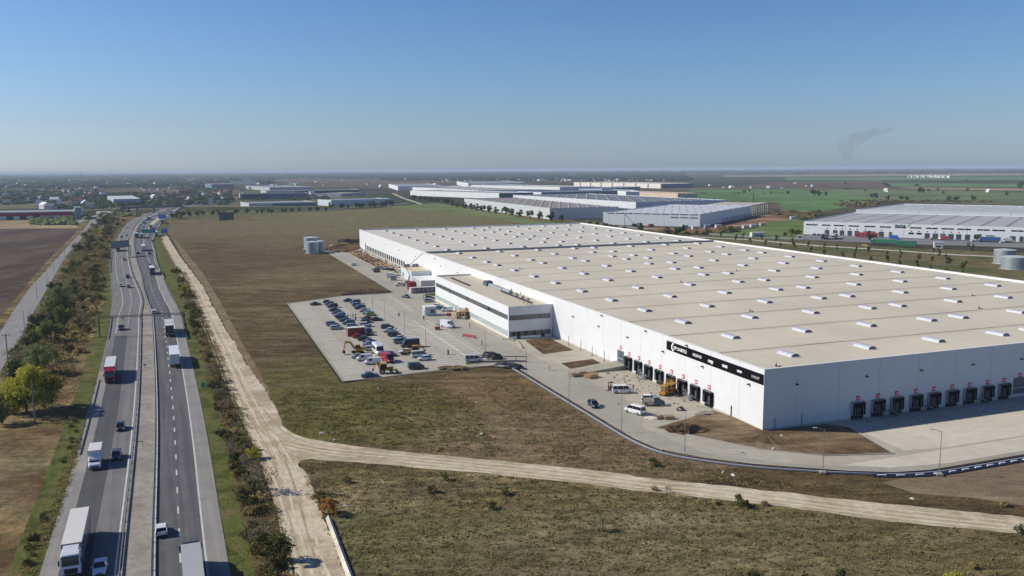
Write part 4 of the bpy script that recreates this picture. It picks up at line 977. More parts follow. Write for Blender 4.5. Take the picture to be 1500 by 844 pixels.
mcar('hatch', Wt, 237, 781, 'white car driving away on the near right carriageway')
mtruck((60, 70, 84), (62, 66, 72), (178, 176, 170), 284, 862, 'grey-roofed lorry cut by the bottom edge on the right carriageway')
mtruck((70, 80, 96), (206, 210, 216), (238, 238, 236), 255.5, 531, 'bright white lorry seen from behind on the right carriageway')
mtruck((200, 200, 200), (226, 210, 186), (226, 214, 196), 248, 488, 'lorry with cream sides and dark rear doors near the camera gantry', 'semi', (44, 40, 42))
mcar('estate', Wt, 226, 459, 'white car under the camera gantry beam on the right carriageway')
mtruck((60, 60, 70), (60, 60, 72), (232, 232, 230), 222.5, 401, 'white-roofed lorry with dark rear beyond the camera gantry'); mcar('sedan', Gy, 219.5, 389.5, 'grey car right ahead of the dark-backed lorry'); mcar('hatch', Nv, 202.5, 372, 'dark car left of the white lorry at the exit gore'); mcar('sedan', Nv, 219.5, 372.5, 'dark saloon right of the white lorry at the exit gore')
mtruck((220, 220, 222), (214, 216, 220), (240, 240, 240), 210, 367, 'white lorry passing the exit gore'); mtruck((60, 66, 80), (74, 80, 96), (180, 184, 190), 200.5, 348, 'dark lorry left of a white one in the queue')
mtruck((90, 100, 112), (156, 164, 172), (232, 232, 230), 208, 348.5, 'white-roofed grey lorry in the queue before the green sign'); mtruck((160, 160, 164), (150, 150, 160), (220, 220, 222), 229, 346, 'pale lorry on the exit slip road'); mcar('hatch', Bk, 223.5, 354, 'black car at the tip of the exit slip road')
mtruck((70, 80, 100), (80, 90, 110), (222, 222, 222), 238, 327, 'white-roofed lorry far along the exit slip road')
for k, (x, y, kd, rgb) in enumerate([(204, 341, 'suv', Nv), (203.5, 336.5, 'hatch', Sv), (209, 333.5, 'van', Wt), (206.5, 330, 'hatch', Gy), (211.5, 328, 'van', (140, 150, 165)), (210, 325.5, 'suv', Nv), (214.5, 322.5, 'suv', (60, 80, 110)), (216, 318.5, 'van', Wt), (220, 315.5, 'suv', Gy), (224, 312.5, 'sedan', Bl), (229, 309.5, 'suv', Gy), (233, 307.5, 'sedan', Sv)]):
    mcar(kd, rgb, x, y, 'vehicle %s from the front in the distant queue beyond the green sign' % ORD[k])
mtruck((80, 90, 104), (110, 116, 126), (236, 236, 236), 219, 322, 'white-roofed lorry in the distant queue before the overpass'); mtruck((90, 96, 100), (150, 154, 150), (190, 190, 184), 221, 334.5, 'long pale lorry right of the queue behind the green sign')
# --- car park
CAPK = lambda x, y: (410 + x / 6.03, 420 + y / 6.03)
CBPK = lambda x, y: (560 + x / 6.03, 420 + y / 6.03)
vrot = WROT
def pcar(kind, rgb, x, y, label, a=0, cv=CAPK, group='cars in the car park', **k):
    px, py = cv(x, y); p = at(px, py + 0.6); p.z = .016
    return vehicle(kind, rgb, p, vrot + R(a), label, group, **k)
rowA = [('hatch', (70, 56, 74), 425, 143, 'dark purple'), ('hatch', (60, 40, 60), 438, 160, 'plum'), ('suv', Mr, 463, 180, 'maroon'), ('sedan', (34, 44, 54), 485, 212, 'charcoal'), ('sedan', (52, 38, 44), 508, 238, 'dark brown'), ('estate', (120, 134, 150), 525, 258, 'steel blue'), ('suv', (40, 52, 76), 545, 280, 'slate navy'), ('sedan', Bk, 575, 303, 'black'), ('suv', (62, 76, 92), 606, 330, 'blue grey'), ('estate', (136, 148, 154), 645, 357, 'pale grey')]
for k, (kd, c, x, y, nm) in enumerate(rowA): pcar(kd, c, x, y, '%s car, %s from the far end of the left row before the brown container' % (nm, ORD[k]), 180 if k % 3 else 0)
pcar('sedan', (30, 40, 52), 316, 160, 'dark car parked alone at the far left corner of the car park')
pcar('suv', (124, 138, 160), 462, 341, 'blue-silver car left of the left row'); pcar('estate', (176, 182, 188), 503, 373, 'silver car in front of the blue-silver one left of the row')
rowB = [('sedan', (44, 56, 66), 610, 128, 'dark slate'), ('suv', (44, 70, 98), 665, 146, 'deep blue'), ('estate', (110, 136, 158), 684, 168, 'light blue'), ('suv', Nv, 706, 194, 'navy'), ('sedan', (196, 204, 212), 748, 217, 'white'), ('sedan', (112, 134, 156), 778, 238, 'grey blue'), ('hatch', (150, 164, 50), 803, 254, 'lime green')]
for k, (kd, c, x, y, nm) in enumerate(rowB): pcar(kd, c, x, y, '%s car, %s from the far end of the middle row' % (nm, ORD[k]), 180 if k % 2 else 0)
pcar('sedan', (140, 26, 46), 775, 288, 'crimson car at the near end of the middle row'); pcar('sedan', Bk, 855, 297, 'black car right of the crimson one'); pcar('hatch', (30, 40, 44), 763, 316, 'small black car behind the white off-roader')
pcar('suv', (216, 220, 224), 756, 350, 'white off-roader beside the crimson car'); pcar('estate', (50, 62, 78), 755, 402, 'grey estate behind the brown container', 180); pcar('sedan', (44, 48, 58), 770, 428, 'dark car right of the brown container')
pcar('sedan', (146, 30, 34), 700, 447, 'bright red car in front of the brown container'); pcar('sedan', (20, 24, 36), 748, 470, 'black car in front of the bright red car'); pcar('sedan', (70, 24, 30), 795, 494, 'dark maroon car behind the silver hatchback')
pcar('sedan', (150, 160, 184), 795, 517, 'silver-lilac car left of the white coach'); pcar('hatch', (186, 190, 196), 803, 560, 'silver hatchback hidden beside the white coach'); pcar('sedan', (156, 164, 176), 702, 626, 'silver car beside the excavator')
pcar('smallvan', (216, 218, 220), 745, 648, 'white delivery van in front of the silver car, tail to the lot edge', 180)
pcar('sedan', (54, 18, 24), 968, 612, 'dark maroon car behind the red van'); pcar('smallvan', (28, 36, 48), 1170, 712, 'x') if False else None
pcar('sedan', (62, 82, 112), 795, 795, 'blue car with white bonnet at the near edge of the car park'); 
rowD = [('suv', (44, 58, 70), 950, 368, 'dark green-grey'), ('sedan', (190, 200, 208), 965, 395, 'white'), ('suv', (60, 60, 84), 1010, 433, 'indigo'), ('sedan', (170, 184, 192), 1050, 466, 'pale silver'), ('suv', (136, 152, 160), 1062, 496, 'grey')]
for k, (kd, c, x, y, nm) in enumerate(rowD): pcar(kd, c, x, y, '%s car, %s from the far end of the right-hand row' % (nm, ORD[k]), 180 if k % 2 else 0)
pcar('van', (14, 18, 34), 245, 530, 'big black panel van at the end of the right-hand row', 180, CBPK); pcar('sedan', (214, 216, 220), 208, 584, 'white car in front of the big black van', 180, CBPK)
pcar('minibus', (206, 212, 222), 330, 618, 'white people carrier in front of the yellow loader', 0, CBPK); pcar('hatch', (206, 214, 222), 372, 646, 'white hatchback nearest in the right-hand row', 180, CBPK)
pcar('smallvan', (52, 68, 72), 300, 722, 'dark green van parked alone at the near edge of the lot', 0, CBPK)
def coach(p, rz, label):
    t = root('coach', p, rz, label, 'coach'); P = paint((226, 226, 228)); m = MB()
    def rg(x, z0, z1, k=1): return [(x, -1.15 * k, z0), (x, -1.2 * k, z0 + .3), (x, -1.18 * k, z1 - .2), (x, -1.0 * k, z1), (x, 1.0 * k, z1), (x, 1.18 * k, z1 - .2), (x, 1.2 * k, z0 + .3), (x, 1.15 * k, z0)]
    m.loft([rg(-3.7, .4, 3.0, .97), rg(-3.5, .35, 3.1), rg(2.2, .35, 3.1), rg(2.7, .35, 2.75, .97), rg(3.1, .35, 1.5, .95), rg(3.7, .4, 1.15, .88), rg(3.8, .45, .8, .82)])
    m.box(-1.5, -.6, -.4, .4, 3.1, 3.3); m.build('body', P, t)
    gm = MB().box(-3.4, 1.9, -1.225, 1.225, 1.5, 2.35); gm.add([(3.05, -1.0, 1.52), (3.05, 1.0, 1.52), (2.7, .95, 2.6), (2.7, -.95, 2.6), (3.14, -1.02, 1.55), (3.14, 1.02, 1.55), (2.78, .97, 2.68), (2.78, -.97, 2.68)], [(4, 5, 6, 7), (0, 4, 7, 3), (1, 2, 6, 5), (3, 7, 6, 2)]); gm.build('windows', GLS, t)
    for s in (-1, 1):
        MB().box(3.62, 3.8, s * .8 - .15, s * .8 + .15, .8, 1.02).build('headlight', LAMPL, t)
        for xx in (-2.2, 2.5): add_wheel(t, xx, s * 1.05, .4, .26)
    return t
p = at(*CAPK(868, 590)); coach(p, vrot - R(90), 'small white coach parked nose outward beside the red van')
pcar('van', (158, 16, 34), 953, 660, 'bright red van beside the small white coach', -80); pcar('smallvan', (222, 222, 222), 815, 680, 'white pickup-like van beside the backhoe', 180)
# --- around the yard
YA = lambda x, y: (740 + x / 6.027, 480 + y / 6.027); YB = lambda x, y: (890 + x / 5.275, 480 + y / 5.275); YC = lambda x, y: (500 + x / 7.035, 360 + y / 7.035); YD = lambda x, y: (620 + x / 12.06, 420 + y / 12.06); YE = lambda x, y: (680 + x / 14.07, 500 + y / 14.07)
G2 = 'vehicles in the warehouse yard'
pcar('hatch', (34, 48, 62), 780, 694, 'dark blue car driving on the yard road', -95, YA, G2, name='car'); pcar('minibus', (216, 220, 222), 1035, 572, 'white minibus parked broadside near the docks', -18, YA, G2)
pcar('minibus', (222, 222, 226), 1145, 752, 'white minibus seen from behind beside the lamp post', 110, YA, G2); pcar('hatch', (222, 226, 228), 325, 562, 'white hatchback behind the blue flatbed pickup', -22, YB, G2)
pcar('minibus', (204, 210, 216), 810, 656, 'white van parked behind the covered ditch fence', -20, lambda x, y: (560 + x / 6.03, 420 + y / 6.03), G2)
pcar('hatch', (36, 56, 96), 208, 95, 'navy car driving on the access road by the car park', -60, CBPK, G2, name='car')
pcar('suv', (150, 158, 166), 112, 268, 'silver car by the far corner of the office block', -20, YD, G2); pcar('hatch', (44, 110, 150), 320, 392, 'bright blue car near the white gate cabin', -30, YD, G2); pcar('hatch', (214, 214, 218), 258, 360, 'white car right of the gate cabin', -30, YD, G2)
pcar('smallvan', (204, 208, 214), 420, 430, 'white van with dark open rear by the office entrance', 150, YD, G2)
pcar('van', (218, 222, 228), 432, 712, 'white van with open side door in the entrance court', -60, YD, G2)
pcar('suv', (160, 164, 166), 405, 236, 'silver car on the soil strip before the far docks', -15, YC, G2); pcar('sedan', Bk, 360, 248, 'black car left of the silver one on the soil strip', -15, YC, G2); pcar('sedan', (22, 26, 36), 478, 246, 'black car right of the silver one on the soil strip', -15, YC, G2); pcar('hatch', (26, 26, 34), 528, 254, 'black hatchback rightmost on the soil strip', -15, YC, G2); pcar('hatch', (50, 44, 42), 368, 270, 'dark brown car nearest on the soil strip', 0, YC, G2)
pcar('hatch', (60, 96, 56), 118, 205, 'dark green car next to the far office corner', -20, YD, G2)
def pickup(p, rz, cabc, bedc, label, load=None):
    t = root('flatbed_pickup', p, rz, label, 'pickup truck'); m = MB()
    def rg(x, z0, z1, k=1): return [(x, -.95 * k, z0), (x, -1.0 * k, z0 + .3), (x, -.98 * k, z1 - .15), (x, -.82 * k, z1), (x, .82 * k, z1), (x, .98 * k, z1 - .15), (x, 1.0 * k, z0 + .3), (x, .95 * k, z0)]
    m.loft([rg(.2, .35, 2.05), rg(1.2, .35, 2.1), rg(1.75, .35, 1.35, .98), rg(2.5, .38, 1.1, .94), rg(2.75, .45, .75, .85)]); m.build('cab', paint(cabc), t)
    gm = MB().box(.45, 1.35, -.99, .99, 1.25, 1.85); gm.add([(1.72, -.8, 1.36), (1.72, .8, 1.36), (1.22, .75, 2.02), (1.22, -.75, 2.02), (1.8, -.82, 1.4), (1.8, .82, 1.4), (1.3, .77, 2.06), (1.3, -.77, 2.06)], [(4, 5, 6, 7), (0, 4, 7, 3), (1, 2, 6, 5), (3, 7, 6, 2)]); gm.build('windows', GLS, t)
    bm_ = MB().box(-2.7, .1, -1.05, 1.05, .85, .97); 
    for b in ((-2.7, -2.64, -1.05, 1.05), (.04, .1, -1.05, 1.05), (-2.64, .04, -1.05, -.99), (-2.64, .04, .99, 1.05)): bm_.box(*b, .97, 1.35)
    bm_.build('flatbed', paint(bedc), t); MB().box(-2.5, 2.3, -.4, .4, .5, .84).build('chassis', BUMP, t)
    for s in (-1, 1):
        MB().box(2.62, 2.76, s * .7 - .14, s * .7 + .14, .7, .9).build('headlight', LAMPL, t)
        for xx in (-1.6, 1.75): add_wheel(t, xx, s * .86, .34, .24)
    return t
p = at(*YB(350, 600)); pickup(p, vrot - R(22), (30, 84, 112), (196, 190, 180), 'blue flatbed pickup loaded with boards near the docks')
m = MB()
for k in range(5): m.box(-2.3 + .12 * k, -.3, -.8 + .35 * k, -.55 + .35 * k, 1.0, 1.22 + .07 * (k % 2))
o = m.build('board_stack', PINE); o.location = p; o.rotation_euler = (0, 0, vrot - R(22)); tag(o, 'loose timber boards lying on the blue flatbed pickup', 'boards')
p = at(*YC(612, 415)); pickup(p, vrot + R(170), (208, 204, 196), (196, 190, 180), 'white flatbed truck by the red container at the annex')
# ------------------------------------------------------------------ plant and site things
def excavator(p, rz, label):
    t = root('excavator', p, rz, label, 'excavator')
    m = MB()
    for s in (-1, 1):
        m.loft([[(x, s * 1.0 - .25, z), (x, s * 1.0 + .25, z)] for x, z in ((-1.6, .1), (-1.8, .4), (-1.5, .8), (1.5, .8), (1.8, .4), (1.6, .1))], caps=False); m.box(-1.5, 1.5, s * 1.0 - .25, s * 1.0 + .25, .05, .75)
    m.build('tracks', BLACKR, t)
    h = MB().box(-1.9, .9, -1.1, .1, 1.0, 1.9); h.box(-2.1, -.6, -1.1, 1.1, 1.0, 2.0); h.tube((0, 0, .7), (0, 0, 1.0), .7, n=10); h.build('house', YELP, t)
    c = MB().box(-.5, 1.0, .2, 1.15, 1.0, 1.6); c.box(-.45, .95, .22, 1.12, 2.75, 2.85); c.build('cab', YELP, t); MB().box(-.42, .92, .25, 1.1, 1.6, 2.75).build('cab_glass', GLS, t)
    b = MB(); b.tube((.8, -.35, 1.5), (2.2, -.35, 3.6), .28, .3, 4); b.tube((2.2, -.35, 3.6), (3.9, -.35, 3.7), .3, .2, 4); b.tube((.9, -.35, 1.2), (2.0, -.35, 2.9), .1, n=5); b.build('boom', YELP, t)
    a = MB(); a.tube((3.7, -.35, 3.9), (4.3, -.35, 1.3), .24, .16, 4); a.tube((2.8, -.35, 3.9), (3.8, -.35, 4.1), .08, n=5); a.build('arm', YELP, t)
    k = MB(); k.loft([[(4.0, y, 1.4), (4.6, y, 1.3), (4.7, y, .5), (4.2, y, .35), (3.8, y, .7)] for y in (-.85, .15)]); k.build('bucket', pm('rusty bucket', (120, 72, 56), .8, .4, 3), t)
def backhoe(p, rz, label, c2=None):
    t = root('backhoe_loader', p, rz, label, 'backhoe loader'); Y_ = c2 or YELP
    m = MB().box(-.6, 2.2, -.45, .45, .8, 1.6); m.box(.9, 2.25, -.42, .42, 1.6, 1.75); m.build('body', Y_, t)
    c = MB().box(-1.4, .5, -.85, .85, 2.65, 2.8); 
    for x in (-1.35, .45):
        for y in (-.8, .8): c.tube((x, y, 1.0), (x, y, 2.7), .05, n=4)
    c.box(-1.4, .5, -.8, .8, .9, 1.35); c.build('cab', Y_, t); MB().box(-1.3, .4, -.76, .76, 1.35, 2.65).build('cab_glass', GLS, t)
    l = MB()
    for s in (-.5, .5): l.tube((.9, s, 1.3), (3.0, s, .7), .1, n=4)
    l.build('loader_arm', Y_, t); MB().add([(2.9, -1.1, .2), (3.7, -1.1, .15), (3.0, -1.1, 1.0), (2.9, 1.1, .2), (3.7, 1.1, .15), (3.0, 1.1, 1.0)], [(0, 1, 2), (5, 4, 3), (0, 3, 4, 1), (0, 2, 5, 3)]).build('bucket', pm('worn bucket', (110, 96, 80), .7, .4, 3), t)
    b = MB(); b.tube((-1.4, 0, 1.0), (-2.0, 0, 3.0), .17, n=4); b.tube((-2.0, 0, 3.0), (-3.2, 0, 1.6), .13, n=4); b.box(-3.5, -3.0, -.3, .3, .8, 1.6); b.build('digger_arm', Y_, t)
    for s in (-1, 1): add_wheel(t, -.8, s * .95, .75, .4); add_wheel(t, 1.7, s * .85, .45, .3)
p = at(*CAPK(690, 590)); excavator(p, vrot + R(186), 'yellow crawler excavator with folded boom at the car park')
p = at(*CAPK(930, 765)); backhoe(p, vrot - R(8), 'yellow backhoe loader at the near edge of the car park')
p = at(*CBPK(278, 600)); backhoe(p, vrot + R(160), 'small yellow loader between white cars in the right-hand row')
def boxbody(name, p, rz, dims, mt, label, cat, roofm=None, ribs=True):
    t = root(name, p, rz, label, cat); L_, W_, H_ = dims
    m = MB().box(-L_ / 2, L_ / 2, -W_ / 2, W_ / 2, .05, H_)
    if ribs:
        x = -L_ / 2 + .3
        while x < L_ / 2 - .2: m.box(x, x + .12, -W_ / 2 - .04, -W_ / 2, .2, H_ - .15); m.box(x, x + .12, W_ / 2, W_ / 2 + .04, .2, H_ - .15); x += .35
    m.build('shell', mt, t)
    m = MB(); e = .05
    for x in (-L_ / 2, L_ / 2 - .12):
        for y in (-W_ / 2 - e, W_ / 2 - .1): m.box(x - e, x + .15, y, y + .15, 0, H_ + e)
    m.box(-L_ / 2, L_ / 2, -W_ / 2, W_ / 2, H_, H_ + .04); m.build('frame', roofm or mt, t); return t
BRC = pm('brown container', (134, 70, 52), .6, .25, 1)
p = at(*CAPK(672, 432)); boxbody('shipping_container', p, vrot, (6.1, 2.5, 2.9), BRC, 'brown-red container with white roof in the left car row', 'container', WHITE)
p = at(*YC(727, 452)); boxbody('shipping_container', p, vrot + R(90), (5, 3.2, 3.6), pm('red container', (150, 26, 40), .5, .2, 1), 'red box container beside the grey annex wing', 'container')
# caged tanks / white modules row
t = root('storage_racks', at(*YC(885, 480)), vrot, 'row of white framed site modules in front of the annex wing', 'site modules')
m = MB(); m.box(-8, 7, -1.2, 1.2, 2.4, 2.6); m.box(-8, -7, -1.2, 1.2, .1, 2.4); m.build('shell', OFFW, t)
m = MB(); 
for k in range(7): m.box(-6.8 + 2 * k, -5.2 + 2 * k, -1.1, 1.1, .1, 2.35)
m.build('module', pm('lilac grey panels', (130, 126, 140), .6, .3, .8), t)
p = at(*YC(498, 330)); boxbody('site_cabin', p, vrot + R(70), (3.4, 2.4, 2.6), pm('white cabin', (214, 216, 216), .6, .1, 1), 'white site cabin on the far access road', 'site cabin')
p = at(*YC(540, 356)); boxbody('site_cabin', p, vrot + R(70), (2.6, 2.4, 2.5), pm('grey cabin', (150, 156, 156), .6, .1, 1), 'grey site cabin beside the white one on the far access road', 'site cabin')
p = at(*YC(125, 205)); boxbody('site_cabin', p, vrot, (3, 2.2, 1.6), OFFW, 'small pale skip at the edge of the far access road', 'skip')
# gate cabin
t = root('gate_cabin', at(*CBPK(425, 250)), vrot, 'white and grey gate cabin in the entrance court', 'gate cabin')
MB().box(-2.6, 1.9, -2.0, 2.0, .05, 3.4).build('wall', pm('cabin panel', (188, 194, 200), .5, .1, .6), t); MB().box(-2.7, 2.0, -2.1, 2.1, 3.4, 3.55).build('roof', WHITE, t)
w_ = MB().box(-.4, 1.0, -2.03, -2.005, 1.2, 2.4).build('window', GLASSD, t); MB().box(-.5, 1.1, -2.05, -2.035, 1.1, 1.2).build('frame', STEEL, w_)
MB().box(-2.63, -2.605, -1.2, -.2, .1, 2.2).build('door', pm('cabin door', (120, 128, 134), .5), t)
# yellow scissor lifts
def scissor(p, rz, label, deck=2.4, L_=3.6):
    t = root('scissor_lift', p, rz, label, 'scissor lift')
    MB().box(-L_ / 2, L_ / 2, -.8, .8, .45, 1.1).build('chassis', YELP, t)
    m = MB()
    for k in range(3):
        z = 1.15 + k * (deck - 1.2) / 3
        for s in (-.6, .6): m.tube((-L_ / 2 + .3, s, z), (L_ / 2 - .3, s, z + (deck - 1.2) / 3), .07, n=4); m.tube((L_ / 2 - .3, s, z), (-L_ / 2 + .3, s, z + (deck - 1.2) / 3), .07, n=4)
    m.build('scissors', pm('dark yellow steel', (150, 104, 26), .6, .3, 2), t)
    m = MB().box(-L_ / 2, L_ / 2, -.85, .85, deck, deck + .15)
    for x in (-L_ / 2, 0, L_ / 2):
        for s in (-.82, .82): m.tube((x, s, deck), (x, s, deck + 1.1), .03, n=4)
    for z in (.55, 1.1):
        for s in (-.82, .82): m.tube((-L_ / 2, s, deck + z), (L_ / 2, s, deck + z), .03, n=4)
        for x in (-L_ / 2, L_ / 2): m.tube((x, -.82, deck + z), (x, .82, deck + z), .03, n=4)
    m.build('platform', YELP, t)
    for s in (-1, 1):
        for x in (-L_ / 2 + .6, L_ / 2 - .6): add_wheel(t, x, s * .8, .42, .3)
p = at(*YB(450, 520)); scissor(p, vrot + R(30), 'yellow scissor lift left of the fifth dock on the sunlit wall'); p = at(*YB(495, 512)); scissor(p, vrot + R(35), 'yellow scissor lift right behind another in front of the fifth dock', 2.6, 3.0)
p = at(*YD(650, 560)); scissor(p, vrot + R(10), 'yellow scissor lift left of the office entrance', 2.4, 3.6); p = at(*YD(760, 560)); scissor(p, vrot + R(10), 'yellow scissor lift right in front of the brown office entrance', 2.6, 3.8)
# articulated boom lift
t = root('boom_lift', loc(-13.5, 262), WROT, 'dark articulated boom lift reaching up to the warehouse roof edge', 'boom lift')
MB().box(-1.2, 1.2, -1.2, 1.2, .4, 1.3).build('chassis', DARKST, t)
m = MB(); m.tube((0, 0, 1.3), (1.6, 3.2, 4.2), .16, n=5); m.tube((1.6, 3.2, 4.2), (-.4, 1.6, 7.4), .15, n=5); m.tube((-.4, 1.6, 7.4), (7.4, 0.5, 14.4), .13, n=5); m.tube((7.4, .5, 14.4), (10.2, 0, 14.8), .1, n=5); m.build('boom', DARKST, t)
m = MB()
for z in (14.0, 14.6, 15.1):
    m.tube((9.9, -.8, z), (11.2, -.8, z), .03, n=4); m.tube((9.9, .8, z), (11.2, .8, z), .03, n=4); m.tube((9.9, -.8, z), (9.9, .8, z), .03, n=4); m.tube((11.2, -.8, z), (11.2, .8, z), .03, n=4)
m.box(9.9, 11.2, -.8, .8, 13.95, 14.02); m.build('basket', STEEL, t)
for s in (-1, 1):
    for x in (-.9, .9): add_wheel(t, x, s * 1.2, .42, .3)
# forklift-like small red machine
def compactor(p, rz, label, col):
    t = root('forklift', p, rz, label, 'forklift'); MB().box(-.9, .7, -.5, .5, .3, 1.1).build('body', col, t)
    m = MB()
    for x in (-.5, .5):
        for y in (-.42, .42): m.tube((x, y, 1.0), (x, y, 2.0), .04, n=4)
    m.box(-.55, .55, -.45, .45, 2.0, 2.06); m.build('guard', BUMP, t)
    m = MB().box(.7, .8, -.4, -.3, .1, 2.2); m.box(.7, .8, .3, .4, .1, 2.2); m.box(.8, 1.8, -.35, -.22, .12, .18); m.box(.8, 1.8, .22, .35, .12, .18); m.build('mast', DARKST, t)
    for s in (-1, 1):
        for x in (-.6, .45): add_wheel(t, x, s * .45, .25, .18)
compactor(at(*CBPK(487, 382)), vrot, 'small red forklift on the car park lane by the white van', REDP)
compactor(at(*YA(937, 552)), vrot + R(200), 'dark red telehandler behind the white minibus near the docks', pm('brick red paint', (130, 62, 46), .6, .3, 2))
# tanks
def tank(p, r, h, label, mt, group):
    t = root('water_tank', p, 0, label, 'tank', group)
    m = MB(); n = 36; ring = lambda z, rr: [(rr * math.cos(2 * math.pi * k / n), rr * math.sin(2 * math.pi * k / n), z) for k in range(n)]
    rg = []; z = 0.1
    while z < h: rg += [ring(z, r), ring(z + .08, r + .03), ring(z + .16, r)]; z += 1.15
    rg.append(ring(h, r)); m.loft(rg, caps=False); m.build('shell', mt, t)
    MB().loft([ring(h - .05, r + .08), ring(h + .1, r + .08), ring(h + .75, .3), ring(h + .8, .1)]).build('roof', pm('tank roof', (196, 204, 208), .5, .12, .6, .1), t)
    m = MB(); 
    for s in (-.25, .25): m.tube((s, -r - .15, 0), (s, -r - .15, h), .04, n=4)
    z = .4
    while z < h: m.tube((-.25, -r - .15, z), (.25, -r - .15, z), .025, n=4); z += .5
    m.build('ladder', STEEL, t)
    MB().loft([ring(0, r + .8), ring(.12, r + .8)]).build('base_slab', CONC, t)
TK = pm('galvanised tank wall', (158, 170, 176), .42, .25, .5, .35)
tank(at(456.5, 365), 5.3, 8.2, 'corrugated steel tank, rear left of the three on the meadow', TK, 'steel tanks on the meadow')
tank(at(458, 371), 4.2, 7.6, 'corrugated steel tank nearest the meadow track, front of the three', TK, 'steel tanks on the meadow'); tank(at(469.5, 369.5), 3.2, 7.4, 'narrow corrugated steel tank, right of the three on the meadow', TK, 'steel tanks on the meadow')
tank(at(1471, 386), 5.6, 7.8, 'corrugated steel tank farther back beside the right meadow', TK, 'steel tanks at the right'); tank(at(1487, 394), 6.9, 6.6, 'wide corrugated steel tank cut by the right edge of the picture', TK, 'steel tanks at the right')
# ---- lamp posts
LAMP = {}
def lamp_post(p, h, rz, label, arm=1.6, group=None, base=False, r=.08):
    k = (round(h, 1), arm, base)
    if k not in LAMP:
        t = root('street_lamp', p, rz); MB().tube((0, 0, 0), (0, 0, h), r, r * .55, 6).build('pole', STEEL, t)
        m = MB(); m.tube((0, 0, h - .1), (arm, 0, h + .25), r * .5, n=5); m.build('arm', STEEL, t)
        MB().box(arm - .1, arm + .6, -.14, .14, h + .2, h + .3).build('lamp_head', pm('lamp head grey', (190, 192, 194), .5, .1, 2), t)
        if base: MB().box(-.55, .55, -.55, .55, 0, .35).build('base_block', CONC, t)
        LAMP[k] = t
    else: t = dup(LAMP[k], p, rz)
    tag(t, label, 'lamp post', group); return t
GL = 'lamp posts around the yard'
for k, (x, y, h, a, lb, bs) in enumerate([(1375.5, 696, 8.2, 150, 'lamp post on a concrete foot beside the dashed ditch near the right edge', True), (1205, 693, 8.2, 150, 'lamp post on a pale round foot beside the soil bed corner', True), (1003, 664, 8.2, 100, 'lamp post at the curve of the yard road below the soil bed', False), (910.5, 633, 8.2, 80, 'lamp post beside the white minibus seen from behind', False), (833.5, 592, 8.2, 80, 'lamp post right of the pallets by the ramp', False), (771, 553, 8.2, 80, 'lamp post in front of the larger planting bed', False), (711, 516, 7.5, 90, 'lamp post in front of the office corner', False), (624, 514, 8, 180, 'lamp post between the parking bays and the big black van', False), (593, 490, 8, 180, 'lamp post right of the right-hand car row', False), (564, 471, 8, 180, 'lamp post right of the lime green car', False), (546, 455, 8, 180, 'lamp post behind the middle car row', False), (442, 437, 8, 0, 'lamp post on the meadow above the far left lot corner', False), (550.5, 434, 8, 0, 'lamp post by the soil ridge at the access road', False)]):
    lamp_post(at(x, y), h, vrot + R(a), lb, 1.4, GL, bs)
# dark round bollard lights on the paving
for k, (x, y, lb) in enumerate([(CBPK(147, 262) + ('on the far car park lane',)), (CBPK(367, 290) + ('left of the gate cabin',)), (CBPK(583, 600) + ('near the end of the parking bays',)), (CAPK(668, 300) + ('between the left and middle car rows',))]):
    tag(MB().tube((0, 0, 0), (0, 0, .9), .3, .25, 10).tube((0, 0, .9), (0, 0, 1.3), .12, .45, 10).build('rubble_bin', DARKST), 'small dark bin standing ' + lb, 'bin').location = at(x, y)
# side road lamps, utility poles
for k, (x, y, h) in enumerate([(37, 493, 9), (54.5, 440, 9), (69.5, 418, 9), (79, 402, 9), (86.5, 388, 9), (95, 374, 9), (102.5, 361, 9), (109.5, 352, 9), (116.5, 345, 9), (123, 339, 9), (129, 334, 9)]):
    lamp_post(at(x, y), h, R(160), 'twin-armed road lamp on the side road, %s from the camera' % ORD[k], 1.5, 'lamps along the side road', r=.12)
def utility_pole(p, h, label, arm=True):
    t = root('utility_pole', p, R(10), label, 'utility pole', 'utility poles by the motorway'); MB().tube((0, 0, 0), (0, 0, h), .2, .14, 8).build('pole', pm('grey concrete pole', (136, 130, 120), .85, .2, 2), t)
    if arm:
        MB().box(-1.1, 1.1, -.06, .06, h - .6, h - .48).build('crossarm', DARKST, t)
        for x in (-1, 0, 1): MB().tube((x, 0, h - .48), (x, 0, h - .2), .06, n=6).build('insulator', pm('insulator', (90, 60, 50), .3), t)
    return t
utility_pole(at(12, 533), 9, 'utility pole with crossarm and lamp on the near side road edge'); utility_pole(at(51.5, 619), 9.5, 'bare concrete utility pole in front of the big yellow-green tree', False)
# ---- gantries and signs
def gantry(name, a, b, h, label, mt=None, n=None):
    t = root(name, a, 0, label, 'gantry'); d = b - a; d.z = 0; L_ = d.length; mt = mt or DARKST
    t.rotation_euler = (0, 0, math.atan2(d.y, d.x))
    m = MB()
    for x in (0, L_):
        for s in (-.35, .35): m.tube((x, s, 0), (x, s, h), .13, n=5)
        for k in range(int(h / 1.1)): m.tube((x, -.35, k * 1.1), (x, .35, k * 1.1 + 1.1), .05, n=4)
    m.build('post', mt, t)
    m = MB()
    for s in (-.25, .25):
        for z in (h, h + .5): m.tube((-.3, s, z), (L_ + .3, s, z), .07, n=4)
    k = 0
    while k * .9 < L_:
        for s in (-.25, .25): m.tube((k * .9, s, h), (min(L_, k * .9 + .9), s, h + .5), .035, n=4)
        k += 1
    m.build('beam', mt, t); return t, L_
ga, L_ = gantry('sign_gantry', at(146.5, 493.5), at(271.5, 487), 6.4, 'dark steel lattice gantry spanning both carriageways with small cameras')
m = MB()
for f_ in (.28, .48, .75, .82): m.box(L_ * f_ - .2, L_ * f_ + .2, -.7, -.45, 5.9, 6.3)
m.build('camera_box', DARKST, ga)
